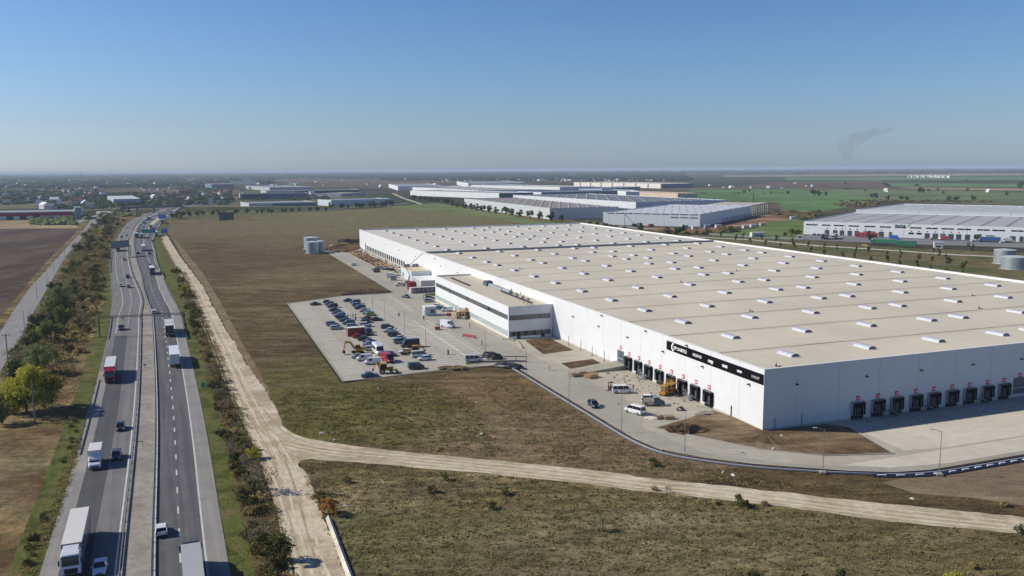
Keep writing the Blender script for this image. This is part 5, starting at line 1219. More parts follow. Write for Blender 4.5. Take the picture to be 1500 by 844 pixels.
gb, L_ = gantry('sign_gantry', at(160.5, 378), at(191.5, 374.5), 6.6, 'dark gantry carrying a large grey panel seen from behind over the left carriageway', DARKST)
PANB = pm('grey panel back', (116, 128, 142), .5, .15, .8, .2)
m = MB(); m.box(L_ * .1, L_ * .93, -.6, -.5, 5.9, 10.6); m.build('panel', PANB, gb)
m = MB()
for k in range(12): x = L_ * (.1 + .83 * k / 11); m.box(x - .05, x + .05, -.5, -.38, 5.9, 10.6)
m.build('bracing', DARKST, gb)
BLUE = pm('blue sign face', (44, 138, 214), .5, .06, 1); GRN = pm('green sign face', (30, 150, 124), .5, .06, 1); SWH = pm('sign white', (230, 232, 232), .5, .03, 1)
def road_sign(p, rz, w_, h_, z0, face, label, nposts=2, extra=None):
    t = root('road_sign', p, rz, label, 'road sign')
    m = MB()
    for k in range(nposts): x = w_ * (-.35 + .7 * k / max(1, nposts - 1)) if nposts > 1 else 0; m.tube((x, .1, 0), (x, .1, z0 + h_ - .2), .09, n=5)
    m.build('post', STEEL, t)
    pn = MB().box(-w_ / 2, w_ / 2, -.05, .03, z0, z0 + h_).build('panel', face, t); b = .07
    f_ = MB(); f_.box(-w_ / 2 + .1, w_ / 2 - .1, -.07, -.055, z0 + .1, z0 + .1 + b); f_.box(-w_ / 2 + .1, w_ / 2 - .1, -.07, -.055, z0 + h_ - .1 - b, z0 + h_ - .1); f_.box(-w_ / 2 + .1, -w_ / 2 + .1 + b, -.07, -.055, z0 + .17, z0 + h_ - .17); f_.box(w_ / 2 - .1 - b, w_ / 2 - .1, -.07, -.055, z0 + .17, z0 + h_ - .17)
    f_.build('border', SWH, pn); return t
hd = lambda x, y: hw(x, y)[1] - R(90)
road_sign(at(216, 351), R(8), 8.8, 3.2, 5.3, GRN, 'green direction sign above the gore before the queue'); road_sign(at(223.5, 350.5), R(8), 5.6, 2.8, 5.6, BLUE, 'blue direction sign just right of the green one above the gore')
road_sign(at(241, 346), R(8), 5.6, 4.2, 2.6, BLUE, 'blue sign on the outer verge of the exit slip road'); road_sign(at(238, 324), R(8), 8.5, 5.2, 2.6, BLUE, 'farther large blue sign where the slip road bends to the overpass')
road_sign(at(147, 337), R(8), 4.6, 3.4, 4.5, PANB, 'grey-blue sign back standing by the side road')
for k, (x, y, lb) in enumerate([(250.5 + 132 / 2.777 * 1, 572, 'green kilometre plate on the right verge beside the near slow lane'), (253.5, 429, 'small green plate on the right verge before the gantry'), (149, 452, 'small green plate on the left verge before the gantry'), (212.5, 540, 'small dark green plate on the median concrete')]):
    road_sign(at(x, y), R(20), 1.1 if k == 0 else .7, 1.3 if k == 0 else .6, .8, GRN, lb, 1)
t = root('signal_post', at(209.5, 481), 0, 'thin dark post with small panel on the median below the gantry', 'post'); MB().tube((0, 0, 0), (0, 0, 4.6), .07, n=5).build('pole', DARKST, t); MB().box(-.3, .3, -.05, .05, 4.2, 4.8).build('plate', DARKST, t)
t = root('signal_post', at(209, 655), 0, 'short dark post with a side arm on the near median', 'post'); MB().tube((0, 0, .14), (0, 0, 1.2), .05, n=5).build('pole', DARKST, t); MB().box(-1.2, .2, -.05, .05, 1.1, 1.2).build('arm', DARKST, t)
# billboards
def billboard(p, w_, h_, z0, rz, mt, label, name='billboard'):
    t = root(name, p, rz, label, 'billboard'); m = MB()
    for x in (-w_ * .3, w_ * .3): m.tube((x, .3, 0), (x, .3, z0 + h_), .25, n=6)
    m.build('post', DARKST, t); MB().box(-w_ / 2, w_ / 2, -.1, .15, z0, z0 + h_).build('panel', mt, t); m = MB()
    for k in range(6): m.box(-w_ / 2 + w_ * k / 5 - .08, -w_ / 2 + w_ * k / 5 + .08, -.2, -.1, z0, z0 + h_)
    m.build('bracing', STEEL, t)
DKP = pm('dark panel back', (64, 76, 88), .6, .2, .6)
billboard(at(327, 325), 8.2, 9.0, 1.5, R(5), DKP, 'left of a pair of dark billboards at the far edge of the brown meadow'); billboard(at(337.5, 325), 8.0, 8.2, 2.2, R(5), DKP, 'right of a pair of dark billboards at the far edge of the brown meadow')
billboard(at(309, 305), 6, 11, 5, R(5), pm('white advertising panel', (214, 212, 220), .5, .1, .1), 'tall white advertising tower beyond the motorway junction')
# ---- ditch liner and dashed bags round the yard
ditch = [(-30.5, 80.5), (-28.4, 76.5), (-28.3, 66), (-28.3, 40), (-28.2, 5), (-26.8, -4.5), (-21.2, -11.2), (-15, -17.2), (-8, -21.8), (0, -26.6), (6.8, -30.0), (14, -31.6), (39.6, -31.6), (120, -31.6)]
def dpath(seg=1.5):
    P = [Vector(p) for p in ditch]; out = []
    for i in range(len(P) - 1):
        n = max(1, int((P[i + 1] - P[i]).length / seg))
        for k in range(n): out.append(P[i].lerp(P[i + 1], k / n))
    out.append(P[-1]); return smooth(out, 6)
DP = dpath()
t = root('drainage_channel', B0, WROT, 'black-lined drainage channel with white pipe curving round the yard road', 'drainage channel')
def swp(o0, o1, z0, z1, ia, ib, thick=.0):
    m = MB(); rings = []
    for i in range(ia, ib):
        d = (DP[min(i + 1, len(DP) - 1)] - DP[max(i - 1, 0)]).normalized(); n = Vector((d.y, -d.x))
        a = DP[i] + n * o0; b = DP[i] + n * o1
        rings.append([(a.x, a.y, z0), (a.x, a.y, z1), (b.x, b.y, z1), (b.x, b.y, z0)])
    m.loft(rings); return m
LIN = pm('black geomembrane', (34, 36, 50), .45, .3, .8)
SPL = next(i for i in range(len(DP)) if DP[i].x > 2)
LIN2 = pm('grey channel lining', (96, 96, 100), .6, .35, .8)
swp(-.15, 1.0, -.08, .10, 0, SPL + 1).build('liner', LIN2, t); swp(-.15, 2.0, -.078, .102, SPL, len(DP)).build('liner', LIN, t, label='black plastic lined stretch'); swp(.55, .78, .1, .26, 0, len(DP)).build('pipe', pm('white plastic pipe', (172, 174, 178), .5, .2, .8), t)
swp(-.2, .02, .0, .2, 0, len(DP)).build('edge', LIN, t)
m = MB(); i = int(len(DP) * .40)
bagm = None; nb = 0
BAG = pm('white sand bag', (208, 210, 218), .8, .15, 2)
s_acc = 0
for i in range(1, len(DP)):
    s_acc += (DP[i] - DP[i - 1]).length
    if s_acc < 2.9: continue
    s_acc = 0
    d = (DP[min(i + 1, len(DP) - 1)] - DP[i - 1]).normalized(); n = Vector((d.y, -d.x)); c = DP[i] + n * 1.35; a = math.atan2(d.y, d.x)
    big = 1.0
    if i < SPL: continue
    if bagm is None: bagm = MB().box(-.75, .75, -.16, .16, .1, .26).build('sand_bag', BAG, t); bagm.location = (c.x, c.y, 0); bagm.rotation_euler = (0, 0, a); bagm.scale = (big, big, 1)
    elif nb < 99: o = link_copy(bagm, t, (c.x, c.y, 0), a); o.scale = (big, big, 1)
    nb += 1
# plastic membrane heap at the channel's upper end + covered skip + dark cover pile
rnd = random.Random(3)
def heap(name, p, sx_, sy_, h, mt, label, cat, seed=1, n=14, rough=.25, rz=0):
    rnd = random.Random(seed); m = MB(); rings = []
    for f, z in ((1, 0), (.95, .35), (.8, .7), (.5, .95), (.15, 1.0)):
        rings.append([(sx_ * f * math.cos(2 * math.pi * k / n) * rnd.uniform(1 - rough, 1 + rough), sy_ * f * math.sin(2 * math.pi * k / n) * rnd.uniform(1 - rough, 1 + rough), h * z * (1 if z == 0 else rnd.uniform(1 - rough, 1 + rough))) for k in range(n)])
    m.loft(rings); o = m.build(name, mt); o.location = p; o.rotation_euler = (0, 0, rz); return tag(o, label, cat)
heap('covered_pile', at(*YE(560, 355)), 4.0, 1.7, 1.7, pm('black tarpaulin', (22, 20, 30), .5, .2, 1), 'heap under a black tarpaulin right of the white van', 'tarpaulin heap', 4, rz=-.4)
heap('membrane_roll', at(*YE(930, 540)), 5.5, 1.4, 1.2, pm('dark blue tarpaulin', (20, 30, 46), .5, .2, 1), 'dark blue tarpaulin bundle at the head of the drainage channel', 'tarpaulin heap', 6, rz=-.5)
t = root('pipe_fence', at(*YE(120, 470)), vrot - R(24), 'curved fence of dark pipes and sheeting in front of the white van', 'fence')
m = MB(); pts_ = [(-1, 0), (1.5, 1.4), (5, 2.6), (9, 3.3), (13, 3.8), (16, 3.4)]
for a, b in zip(pts_, pts_[1:]): m.tube((a[0], a[1], 1.5), (b[0], b[1], 1.5), .13, n=5); m.tube((a[0], a[1] - .6, .35), (b[0], b[1] - .6, .35), .2, n=5)
m.build('rail', pm('dark blue pipe', (34, 44, 70), .5, .2, 1), t); m = MB()
for a in pts_: m.tube((a[0], a[1], 0), (a[0], a[1], 1.5), .08, n=5)
m.build('post', DARKST, t)
# pallets, boards, debris
def pallet_stack(p, rz, n, label, mt=PINE, cat='pallet stack', L_=1.2, W_=.8):
    m = MB(); r2 = random.Random(int(p.x * 10))
    for k in range(n):
        z = .16 * k; o = r2.uniform(-.06, .06)
        for j in range(3): m.box(-L_ / 2 + o, L_ / 2 + o, -W_ / 2 + j * W_ * .42, -W_ / 2 + j * W_ * .42 + .12, z + .02, z + .11)
        for j in range(5): m.box(-L_ / 2 + j * L_ * .225 + o, -L_ / 2 + j * L_ * .225 + .12 + o, -W_ / 2, W_ / 2, z + .112, z + .135)
    o = m.build('pallet_stack', mt); o.location = p; o.rotation_euler = (0, 0, rz); return tag(o, label, cat)
for k, (x, y, n, L_, W_, mt, lb) in enumerate([(640, 430, 4, 3.0, 1.6, WOOD, 'low heap of grey-brown boards left of the timber crates by the ramp'), (690, 415, 5, 2.2, 1.4, pm('reddish boards', (156, 110, 84), .8, .3, 2), 'reddish board stack next to the pale timber crate'), (758, 440, 7, 3.4, 2.2, PINE, 'tall pale timber crate at the foot of the ramp wall'), (600, 410, 2, 2.4, 1.5, pm('pinkish planks', (186, 158, 140), .8, .3, 2), 'thin pinkish planks at the far left of the board heap')]):
    pallet_stack(at(*YA(x, y)), vrot + R(10 * k), n, lb, mt, 'timber stack', L_, W_)
pallet_stack(at(*YB(475, 705)), vrot - R(15), 5, 'pale timber stack lying beyond the white minibus', PINE, 'timber stack', 2.2, 1.6); pallet_stack(at(*YB(410, 700)), vrot, 3, 'grey-brown boards beside the pale timber stack', WOOD, 'timber stack', 2.4, 1.8)
heap('sand_heap', at(*YB(355, 700)), 1.9, 1.3, .3, pm('white sand', (214, 208, 192), .9, .1, 2), 'patch of spilled white sand beside the boards', 'sand'); heap('rubble_heap', at(*YB(565, 640)), .9, .7, .8, pm('dark rubble', (72, 64, 58), .9, .4, 3), 'small dark rubble heap on the yard below the sixth dock', 'rubble')
heap('rubble_heap', at(*YB(760, 668)), 2.6, 1.3, .5, pm('grey rubble', (150, 142, 130), .9, .4, 2), 'grey rubble heap by the corner of the soil bed', 'rubble', 5)
heap('soil_clod', at(*YB(610, 800)), 4.2, 2.2, 1.3, m_bed, 'rough brown earth mound on the left of the soil bed', 'earth mound', 8, 16, .35)
heap('soil_clod', at(510, 356), 9, 5, 2.6, pm('black earth', (52, 44, 40), .95, .3, 1), 'dark earth heap beside the steel tanks', 'earth mound', 9, 16, .35); heap('soil_clod', at(489, 361), 3, 2, 1.6, pm('yellow sand', (170, 140, 96), .95, .2, 1), 'small yellow sand heap between the tanks and the warehouse', 'earth mound', 2)
heap('soil_clod', at(*CBPK(620, 730)), 4.5, 1.6, .8, m_bed2, 'low rubble bank at the near edge of the car park', 'earth mound', 12, 16, .35)
m = MB(); rr = random.Random(5)
for k in range(80):
    v_ = rr.uniform(-8, -1); u__ = rr.uniform(18, 66); p = loc(v_, u__); s = rr.uniform(.08, .32); a = rr.uniform(0, 3)
    c, s2 = math.cos(a) * s, math.sin(a) * s * rr.uniform(.5, 1.6)
    m.prism([(p.x - c, p.y - s2), (p.x + s2, p.y - c), (p.x + c, p.y + s2), (p.x - s2, p.y + c)], .012, rr.uniform(.06, .2))
for k in range(60):
    v_ = rr.uniform(18, 100); u__ = rr.uniform(-9, -1); p = loc(v_, u__); s = rr.uniform(.06, .2)
    m.prism([(p.x - s, p.y - s), (p.x + s, p.y - s), (p.x + s, p.y + s), (p.x - s, p.y + s)], .012, .08)
for k in range(260):
    v_ = rr.uniform(-14, -.8); u__ = rr.uniform(292, 455); p = loc(v_, u__); s = rr.uniform(.15, .6)
    m.prism([(p.x - s, p.y - s), (p.x + s, p.y - s * .6), (p.x + s, p.y + s), (p.x - s, p.y + s)], .06, rr.uniform(.15, .5))
tag(m.build('construction_debris', pm('scattered debris', (112, 96, 82), .9, .5, 2)), kind='stuff')
# crates among the parked machines by the office entrance
tag(MB().box(-.6, .6, -.5, .5, 0, 1.1).box(-.5, .5, -.52, -.5, .1, 1.0).build('crate', OFFW), 'white crate in front of the yellow lifts at the office entrance', 'crate').location = at(*YD(710, 580))
tag(MB().box(-.9, .9, -.4, .4, 0, .7).box(-.7, .7, -.3, .3, .7, 1.1).build('crate', REDP), 'red machine box left of the yellow lifts', 'crate').location = at(*YD(455, 515))
t = tag(MB().box(-3.2, 3.2, -.6, .6, 0, .5).box(-2.9, 2.9, -.5, .5, .5, .9).build('green_planter', pm('green orange stack', (112, 122, 58), .8, .4, .5)), 'long green and orange material stack by the far office corner', 'material stack'); t.location = at(*YD(150, 155)); t.rotation_euler = (0, 0, vrot)
fb = root('barrier', at(*CBPK(770, 447)), vrot - R(62), 'low red and white barrier on the kerb island by the bays', 'barrier')
MB().box(-3, 3, -.1, .1, .2, .9).build('board', pm('faded red board', (176, 84, 80), .6, .3, 1.5), fb); MB().box(-2.8, -2.6, -.3, .3, 0, .2).box(2.6, 2.8, -.3, .3, 0, .2).build('foot', BLACKR, fb)

# ------------------------------------------------------------------ people
def person(p, rz, vest, trousers, label, lean=0.0):
    """one skinned body; vest and helmet are children"""
    J = [(0, 0, .95), (0, 0, 1.2), (0, 0, 1.45), (0, 0, 1.55), (.02, 0, 1.68), (0, .17, 1.43), (.06, .26, 1.18), (.18, .24, .98), (0, -.17, 1.43), (.02, -.27, 1.17), (.12, -.27, .95), (0, .1, .9), (.06, .12, .5), (.0, .13, .08), (.14, .13, .04), (0, -.1, .9), (-.06, -.12, .5), (-.12, -.13, .08), (.02, -.13, .04)]
    E_ = [(0, 1), (1, 2), (2, 3), (3, 4), (2, 5), (5, 6), (6, 7), (2, 8), (8, 9), (9, 10), (0, 11), (11, 12), (12, 13), (13, 14), (0, 15), (15, 16), (16, 17), (17, 18)]
    rad = [.15, .14, .16, .06, .1, .07, .05, .04, .07, .05, .04, .1, .07, .05, .05, .1, .07, .05, .05]
    me = bpy.data.meshes.new('person'); me.from_pydata(J, E_, []); me.materials.append(trousers)
    o = bpy.data.objects.new('person', me); COL.objects.link(o)
    md = o.modifiers.new('skin', 'SKIN'); md.use_smooth_shade = True
    for i, sv in enumerate(me.skin_vertices[0].data): sv.radius = (rad[i], rad[i] * .9); sv.use_root = (i == 0)
    o.modifiers.new('sub', 'SUBSURF').levels = 1; o.modifiers['sub'].render_levels = 1
    o.location = p; o.rotation_euler = (0, 0, rz); tag(o, label, 'person')
    m = MB(); n = 10
    m.loft([[(r1 * .9 * math.cos(2 * math.pi * k / n), r1 * 1.25 * math.sin(2 * math.pi * k / n), z) for k in range(n)] for z, r1 in ((.92, .17), (1.1, .165), (1.35, .185), (1.49, .12))]); m.build('vest', vest, o)
    m = MB(); m.loft([[(.02 + r1 * math.cos(2 * math.pi * k / n), r1 * .9 * math.sin(2 * math.pi * k / n), z) for k in range(n)] for z, r1 in ((1.69, .145), (1.74, .14), (1.82, .09), (1.845, .02))]); m.build('helmet', WHITE, o)
    return o
HV = pm('hi-vis yellow vest', (196, 204, 60), .7, .1, 3); OV = pm('orange vest', (206, 90, 40), .7, .1, 3); RV = pm('red jacket', (190, 40, 50), .7, .1, 3); DT = pm('dark work clothes', (36, 38, 48), .8, .2, 3); BT = pm('brown clothes', (92, 58, 46), .8, .2, 3)
person(at(*YA(388, 380)), R(200), HV, DT, 'person in a yellow vest walking alone across the open yard'); person(at(*YA(1130, 558)), R(40), BT, BT, 'person in brown clothes standing right of the white minibus')
person(at(*YD(458, 545)), R(90), RV, BT, 'person in a red jacket by the yellow lift at the office'); person(at(*YD(820, 725)), R(10), BT, DT, 'person standing by the office kerb')
person(at(*CBPK(880, 520)), R(10), DT, DT, 'person in dark clothes on the kerb island'); person(at(*YC(848, 545)), R(10), BT, DT, 'person standing on the access road before the office corner')
for k, (x, y, v_) in enumerate([(603, 272, HV), (627, 275, HV), (645, 278, DT), (668, 275, OV)]): person(at(*CAPK(x, y)), R(40 * k), v_, DT, 'person in the group of four between the car rows, %s from the left' % ORD[k])
# concrete kiosk and the low wall / channel near right etc.
# ------------------------------------------------------------------ distant buildings
def park_building(px, ybase, label, wallc, roofc, h=None, bands=(), docks=0, lights=(5, 4), cat='warehouse', name='distant_warehouse', hmax=13, stripe=None, z0=-.2):
    (lx, ly), (nx, ny), (rx, ry) = px
    def solve():
        b = at(nx, ybase); L0 = b.xy.length; lo, hi = 0.0, 40.0
        for _ in range(40):
            mid = (lo + hi) / 2
            if at(nx, ny, mid).xy.length > L0: lo = mid
            else: hi = mid
        return lo
    h = h or min(hmax, max(5.0, solve()))
    Lp, Np, Rp = at(lx, ly, h).xy, at(nx, ny, h).xy, at(rx, ry, h).xy
    a = Lp - Np; b = Rp - Np
    # square the plan up: keep the longer side, make the other perpendicular
    if a.length > b.length: d = a.normalized(); n = Vector((d.y, -d.x)); n = n if n.dot(b) > 0 else -n; b = n * b.dot(n)
    else: d = b.normalized(); n = Vector((d.y, -d.x)); n = n if n.dot(a) > 0 else -n; a = n * a.dot(n)
    rt = root(name, (Np.x, Np.y, z0), 0, label, cat)
    A, B_ = a, b; c = [Vector((0, 0)), B_, A + B_, A]; q = lambda v: (v.x, v.y)
    ins = 1.2; ctr = (A + B_) / 2
    m = MB(); t = .6
    out = [q(v) for v in c]; inn = [q(v - (v - ctr).normalized() * t * 1.4) for v in c]
    for i in range(4):
        j = (i + 1) % 4; m.prism([out[i], out[j], inn[j], inn[i]], 0, h, 0)
    wm = cladding('panels %s' % label[:24], wallc, 6.0, line=.96) if wallc else CLAD
    m.build('wall', wm, rt)
    MB().prism(inn, h - 1.4, h - .7).build('roof', pm('roof %s' % label[:24], roofc, .8, .22, .05), rt)
    # rooflights
    nx_, ny_ = lights
    if nx_ * ny_:
        o0 = None; ang = math.atan2(B_.y, B_.x); lw = min(3.2, B_.length / nx_ * .2); ll = min(2.2, A.length / ny_ * .2)
        for i in range(nx_):
            for j in range(ny_):
                v = B_ * ((i + .5) / nx_) + A * ((j + .5) / ny_)
                if o0 is None: o0 = MB().box(-lw / 2, lw / 2, -ll / 2, ll / 2, -.68, .1).build('rooflight', SKYM, rt); o0.location = (v.x, v.y, h); o0.rotation_euler = (0, 0, ang)
                else: link_copy(o0, rt, (v.x, v.y, h), ang)
    def face(v0, v1, items, nm, mt):
        if len(items) > 1: return [face(v0, v1, [it], nm, mt) for it in items][-1]
        """boxes proud of the face between plan points; items = (s0,s1,z0,z1)"""
        d = (v1 - v0); L_ = d.length; d.normalize(); n = Vector((d.y, -d.x)); n = n if n.dot(ctr - v0) < 0 else -n
        mm = MB()
        for s0, s1, a0, a1 in items:
            P0 = v0 + d * s0; P1 = v0 + d * s1; mm.prism([q(P0 + n * .02), q(P1 + n * .02), q(P1 + n * .15), q(P0 + n * .15)], a0, a1)
        return mm.build(nm, mt, rt)
    for (side, zf0, zf1, mt, nm, s0, s1) in bands:
        v0, v1 = (c[0], c[3]) if side == 'L' else (c[0], c[1]); L_ = (v1 - v0).length
        face(v0, v1, [(L_ * s0, L_ * s1, h * zf0, h * zf1)], nm, mt)
    return rt, c, h, face
Wc = (226, 228, 228); Gc = (150, 158, 162); NAVY = pm('navy cladding', (36, 52, 78), .5, .15, .1); BLU = pm('mid blue cladding', (70, 100, 128), .5, .1, .1); CRIM = pm('crimson fascia', (176, 26, 66), .6, .1, .2); DKW = pm('dark openings', (38, 44, 54), .6, .2, .3)
park_building([(680, 290.5), (805.4, 304.6), (910.5, 302.8)], 321.7, 'long grey warehouse behind the tree row beyond the meadow', (192, 196, 198), (150, 140, 132), lights=(7, 12))
park_building([(751.5, 285.4), (931.5, 296), (1028, 291)], 306, 'long pale warehouse with dark speckled roof behind the grey one', (212, 216, 220), (118, 122, 128), h=9.5, lights=(8, 12))
rt, c, h, face = park_building([(873.6, 311.7), (1025.5, 313.3), (1100.6, 301)], 332.5, 'white warehouse still under construction with strip windows at its corner', (214, 218, 222), (204, 208, 212), lights=(8, 6))
La = (c[3] - c[0]).length; Lb = (c[1] - c[0]).length
face(c[0], c[3], [(La * (.02 + .095 * k), La * (.1 + .095 * k), h - 4.2, h - 3.4) for k in range(3)] + [(La * (.02 + .095 * k), La * (.1 + .095 * k), h - 1.2, h - .5) for k in range(10)], 'strip_window', GLASSD)
face(c[0], c[1], [(Lb * (.4 + .04 * k), Lb * (.4 + .04 * k) + 3, .4, 4) for k in range(15)], 'dock_opening', DKW)
# concrete skeleton at its far end
R_ = at(1100.6, 301, h).xy; ctr_ = at(1143.8, 296.5, h).xy; NN = at(1025.5, 313.3, h).xy
dd = (c[1] - c[0]).normalized(); aa = (c[3] - c[0]).normalized(); st = NN + c[1]
m = MB()
for i in range(8):
    for j in range(5):
        p = st + dd * (8 + 11 * i) + aa * (14 * j); m.box(p.x - .5, p.x + .5, p.y - .5, p.y + .5, 0, h)
for j in range(5):
    p = st + aa * (14 * j); e = p + dd * 86; m.tube((p.x, p.y, h - .4), (e.x, e.y, h - .4), .6, n=4)
for i in range(8):
    p = st + dd * (8 + 11 * i); e = p + aa * 56; m.tube((p.x, p.y, h - .4), (e.x, e.y, h - .4), .5, n=4); 
    if i % 2: m.tube((p.x, p.y, h * .5), ((p + dd * 11).x, (p + dd * 11).y, h * .5), .5, n=4)
tag(m.build('concrete_skeleton', pm('pale precast frame', (190, 186, 176), .8, .2, .3)), 'bare precast concrete frame at the far end of the unfinished warehouse', 'building frame')
park_building([(601, 279), (731, 283), (771.6, 281.4)], 288.5, 'long white warehouse with navy end panel far behind the tree row', Wc, (170, 168, 164), h=11, lights=(8, 5), bands=[('R', 0.05, .95, NAVY, 'dark_panel', 0, 1)])
park_building([(569.2, 269.2), (583, 272.8), (640, 271)], 279.5, 'white warehouse end farthest left in the distant park', Wc, (150, 158, 164), h=12, lights=(6, 4))
park_building([(583.5, 273.2), (700, 279), (760, 276)], 282, 'low white warehouse with dotted roof in the middle of the distant park', Wc, (176, 172, 168), h=9, lights=(8, 6))
park_building([(669, 265.6), (686, 268.5), (760, 267)], 273, 'white warehouse with grey roof on the skyline side of the park', Wc, (140, 148, 156), h=13, lights=(0, 0))
park_building([(690, 271), (820, 274), (870, 273)], 277, 'thin white roofline warehouse crossing the distant park', Wc, (190, 186, 182), h=8, lights=(6, 5))
park_building([(771, 280), (793, 281.6), (937, 278.5)], 286, 'dark blue clad warehouse with white gable in the distant park', Wc, (120, 132, 142), h=9, lights=(0, 0), bands=[('R', 0.0, .97, BLU, 'blue_panel', 0, 1)])
park_building([(862.7, 275.6), (882, 276.6), (938, 273.2)], 283.5, 'dark blue box warehouse with white gable left of the tan one', Wc, (110, 124, 134), h=11, lights=(0, 0), bands=[('R', 0.0, .97, BLU, 'blue_panel', 0, 1)])
rt, c, h, face = park_building([(840.5, 267), (969.3, 269.2), (1015, 268.4)], 277.3, 'long white warehouse on the skyline with brown pilaster strips', (232, 226, 216), (190, 186, 180), h=13, lights=(0, 0), bands=[('R', 0.0, .97, BLU, 'blue_panel', 0, 1)])
La = (c[3] - c[0]).length; face(c[0], c[3], [(La * (.13 * k), La * (.13 * k) + 5, 0, h - .5) for k in range(8)], 'pilaster', BRC)
park_building([(904.7, 280), (992.6, 283.3), (1019.5, 282.6)], 289, 'tan and white low building before the green field', (214, 188, 164), (176, 156, 136), h=8, lights=(6, 2)); park_building([(904.7, 279), (917, 280.8), (932, 280)], 285, 'small bright white block beside the tan low building', Wc, (220, 220, 218), h=12, lights=(0, 0))
# right-hand complex
rt, c, h, face = park_building([(1230.6, 310.3), (1177.5, 323.8), (1700, 338.5)], 342, 'wide white logistics building with dark strip windows at the right', (226, 229, 231), (176, 178, 178), h=10.8, lights=(0, 0), name='logistics_building')
LR = (c[1] - c[0]).length; dR = (c[1] - c[0]).normalized(); nR = Vector((dR.y, -dR.x)); nR = nR if nR.dot(c[3]) < 0 else -nR
# positions along the facade from survey points
NR = at(1177.5, 323.8, h).xy
def along(px, py=330.0):
    d = _fw + _r * ((px - 750) / F) - _u * ((py - 422) / F); dv = Vector((d.x, d.y)); # solve NR + s*dR = t*dv
    det = dR.x * (-dv.y) - dR.y * (-dv.x); return (-NR.x * (-dv.y) + NR.y * (-dv.x)) / det
zr = lambda x: 1150 + x / 4.22
wins = [(130, 163), (166, 199), (228, 252), (255, 279), (301, 330), (333, 364), (392, 423), (426, 456), (491, 522), (525, 557), (587, 618), (621, 653), (680, 712), (715, 748), (772, 805), (808, 843), (873, 905), (909, 944), (968, 1004), (1008, 1045), (1066, 1106), (1110, 1150), (1188, 1224), (1228, 1265), (1283, 1320), (1324, 1362), (1400, 1436), (1440, 1476)]
face(c[0], c[1], [(along(zr(a)), along(zr(b)), 7.6, 8.6) for a, b in wins], 'strip_window', GLASSD)
dk = [(247, 274), (298, 325), (340, 366), (388, 415), (432, 458), (486, 560), (582, 612), (645, 663), (866, 897), (915, 948), (964, 996), (1013, 1046), (1061, 1093), (1116, 1147), (1247, 1300), (1395, 1430), (1455, 1480)]
face(c[0], c[1], [(along(zr(a)), along(zr(b)), .3, 4.2) for a, b in dk], 'dock_door', pm('slate dock doors', (66, 78, 90), .5, .25, .2))
face(c[0], c[1], [(along(zr(a)), along(zr(b)), 3.0, 4.4) for a, b in ((766, 798), (815, 847))], 'window', GLASSD)
face(c[0], c[1], [(along(zr(x)) - .5, along(zr(x)) + .5, 5.0, 6.0) for x in (262, 312, 353, 402, 446, 497, 597, 782, 830, 881, 931, 981, 1030, 1077)], 'number_sign', pm('faded red sign', (196, 110, 110), .6))
ps = along(zr(677)); pe = along(zr(744)); ww = pe - ps; ang = math.atan2(dR.y, dR.x)
lg = pm('dark green lettering', (24, 74, 62), .5); 
q0 = dR * ps + nR * .2
lettering('lettering', 'eleperLog', 2.2, rt, (q0.x, q0.y, 9.0), (R(90), 0, ang), lg, .04, .03, ww)
q0 = dR * (pe + 1.2) + nR * .1
MB().add([(0, 0, 0), (1.0, 0, 0), (2.4, 0, 1.9), (1.4, 0, 1.9), (0, -.1, 0), (1.0, -.1, 0), (2.4, -.1, 1.9), (1.4, -.1, 1.9)], [(4, 5, 6, 7), (0, 1, 5, 4), (1, 2, 6, 5), (2, 3, 7, 6), (3, 0, 4, 7)]).build('emblem', pm('light green emblem', (140, 190, 90), .5), rt).matrix_local = Matrix.Translation((q0.x, q0.y, 8.9)) @ Matrix.Rotation(ang, 4, 'Z')
# roof lap bands
m = MB(); Av = c[3]; 
for k in range(14):
    p = dR * (LR * (k + .6) / 14); e = p + Av * .97; w2 = dR * 1.2
    m.add([(*(p - w2 - nR * .03 * 60), h - .69), (*(p + w2 - nR * .03 * 60), h - .69), (*(e + w2), h - .69), (*(e - w2), h - .69)], [(0, 1, 2, 3)])
m.build('roof_strip', pm('dusty rooflight strip', (140, 130, 128), .8, .3, .1), rt)
park_building([(1292, 297.6), (1254, 306.5), (1700, 317)], 314, 'pale rear logistics building behind the one with green lettering', (206, 212, 216), (184, 188, 190), h=10.5, lights=(9, 3), name='logistics_building')
# gatehouse cabins, trucks at the complex
def cabin(px, py, L_, W_, H_, label, rz=-.3, wc=OFFW):
    t = root('cabin', at(px, py, -.15), rz, label, 'cabin'); MB().box(-L_ / 2, L_ / 2, -W_ / 2, W_ / 2, 0, H_).build('wall', wc, t); MB().box(-L_ / 2 - .2, L_ / 2 + .2, -W_ / 2 - .2, W_ / 2 + .2, H_, H_ + .2).build('roof', WHITE, t); MB().box(-L_ * .3, L_ * .2, -W_ / 2 - .05, -W_ / 2, 1.0, 2.0).build('window', GLASSD, t)
cabin(1109.5, 347, 11, 5, 3.6, 'white flat-roofed gatehouse on the grass beyond the warehouse roof', .1); cabin(1374, 364, 5.5, 4, 4.2, 'small white kiosk on the pale road before the right complex'); cabin(1172, 350, 5, 3, 2.6, 'white cabin at the corner of the right complex forecourt')
def rtruck(px, py, a, cab, tr, rf, lb, kind='semi'):
    o = truck(cab, tr, rf, at(px, py, -.12), a, lb, kind, 'lorries at the right-hand complex'); return o
ang2 = ang
rtruck(1208, 350, ang2 + R(95), (30, 50, 90), (30, 44, 80), (40, 56, 90), 'navy lorry parked nose in at the right complex'); rtruck(1222, 350, ang2 - R(85), (210, 214, 216), (150, 130, 80), (190, 170, 120), 'white-cabbed lorry with ochre body next to the navy one')
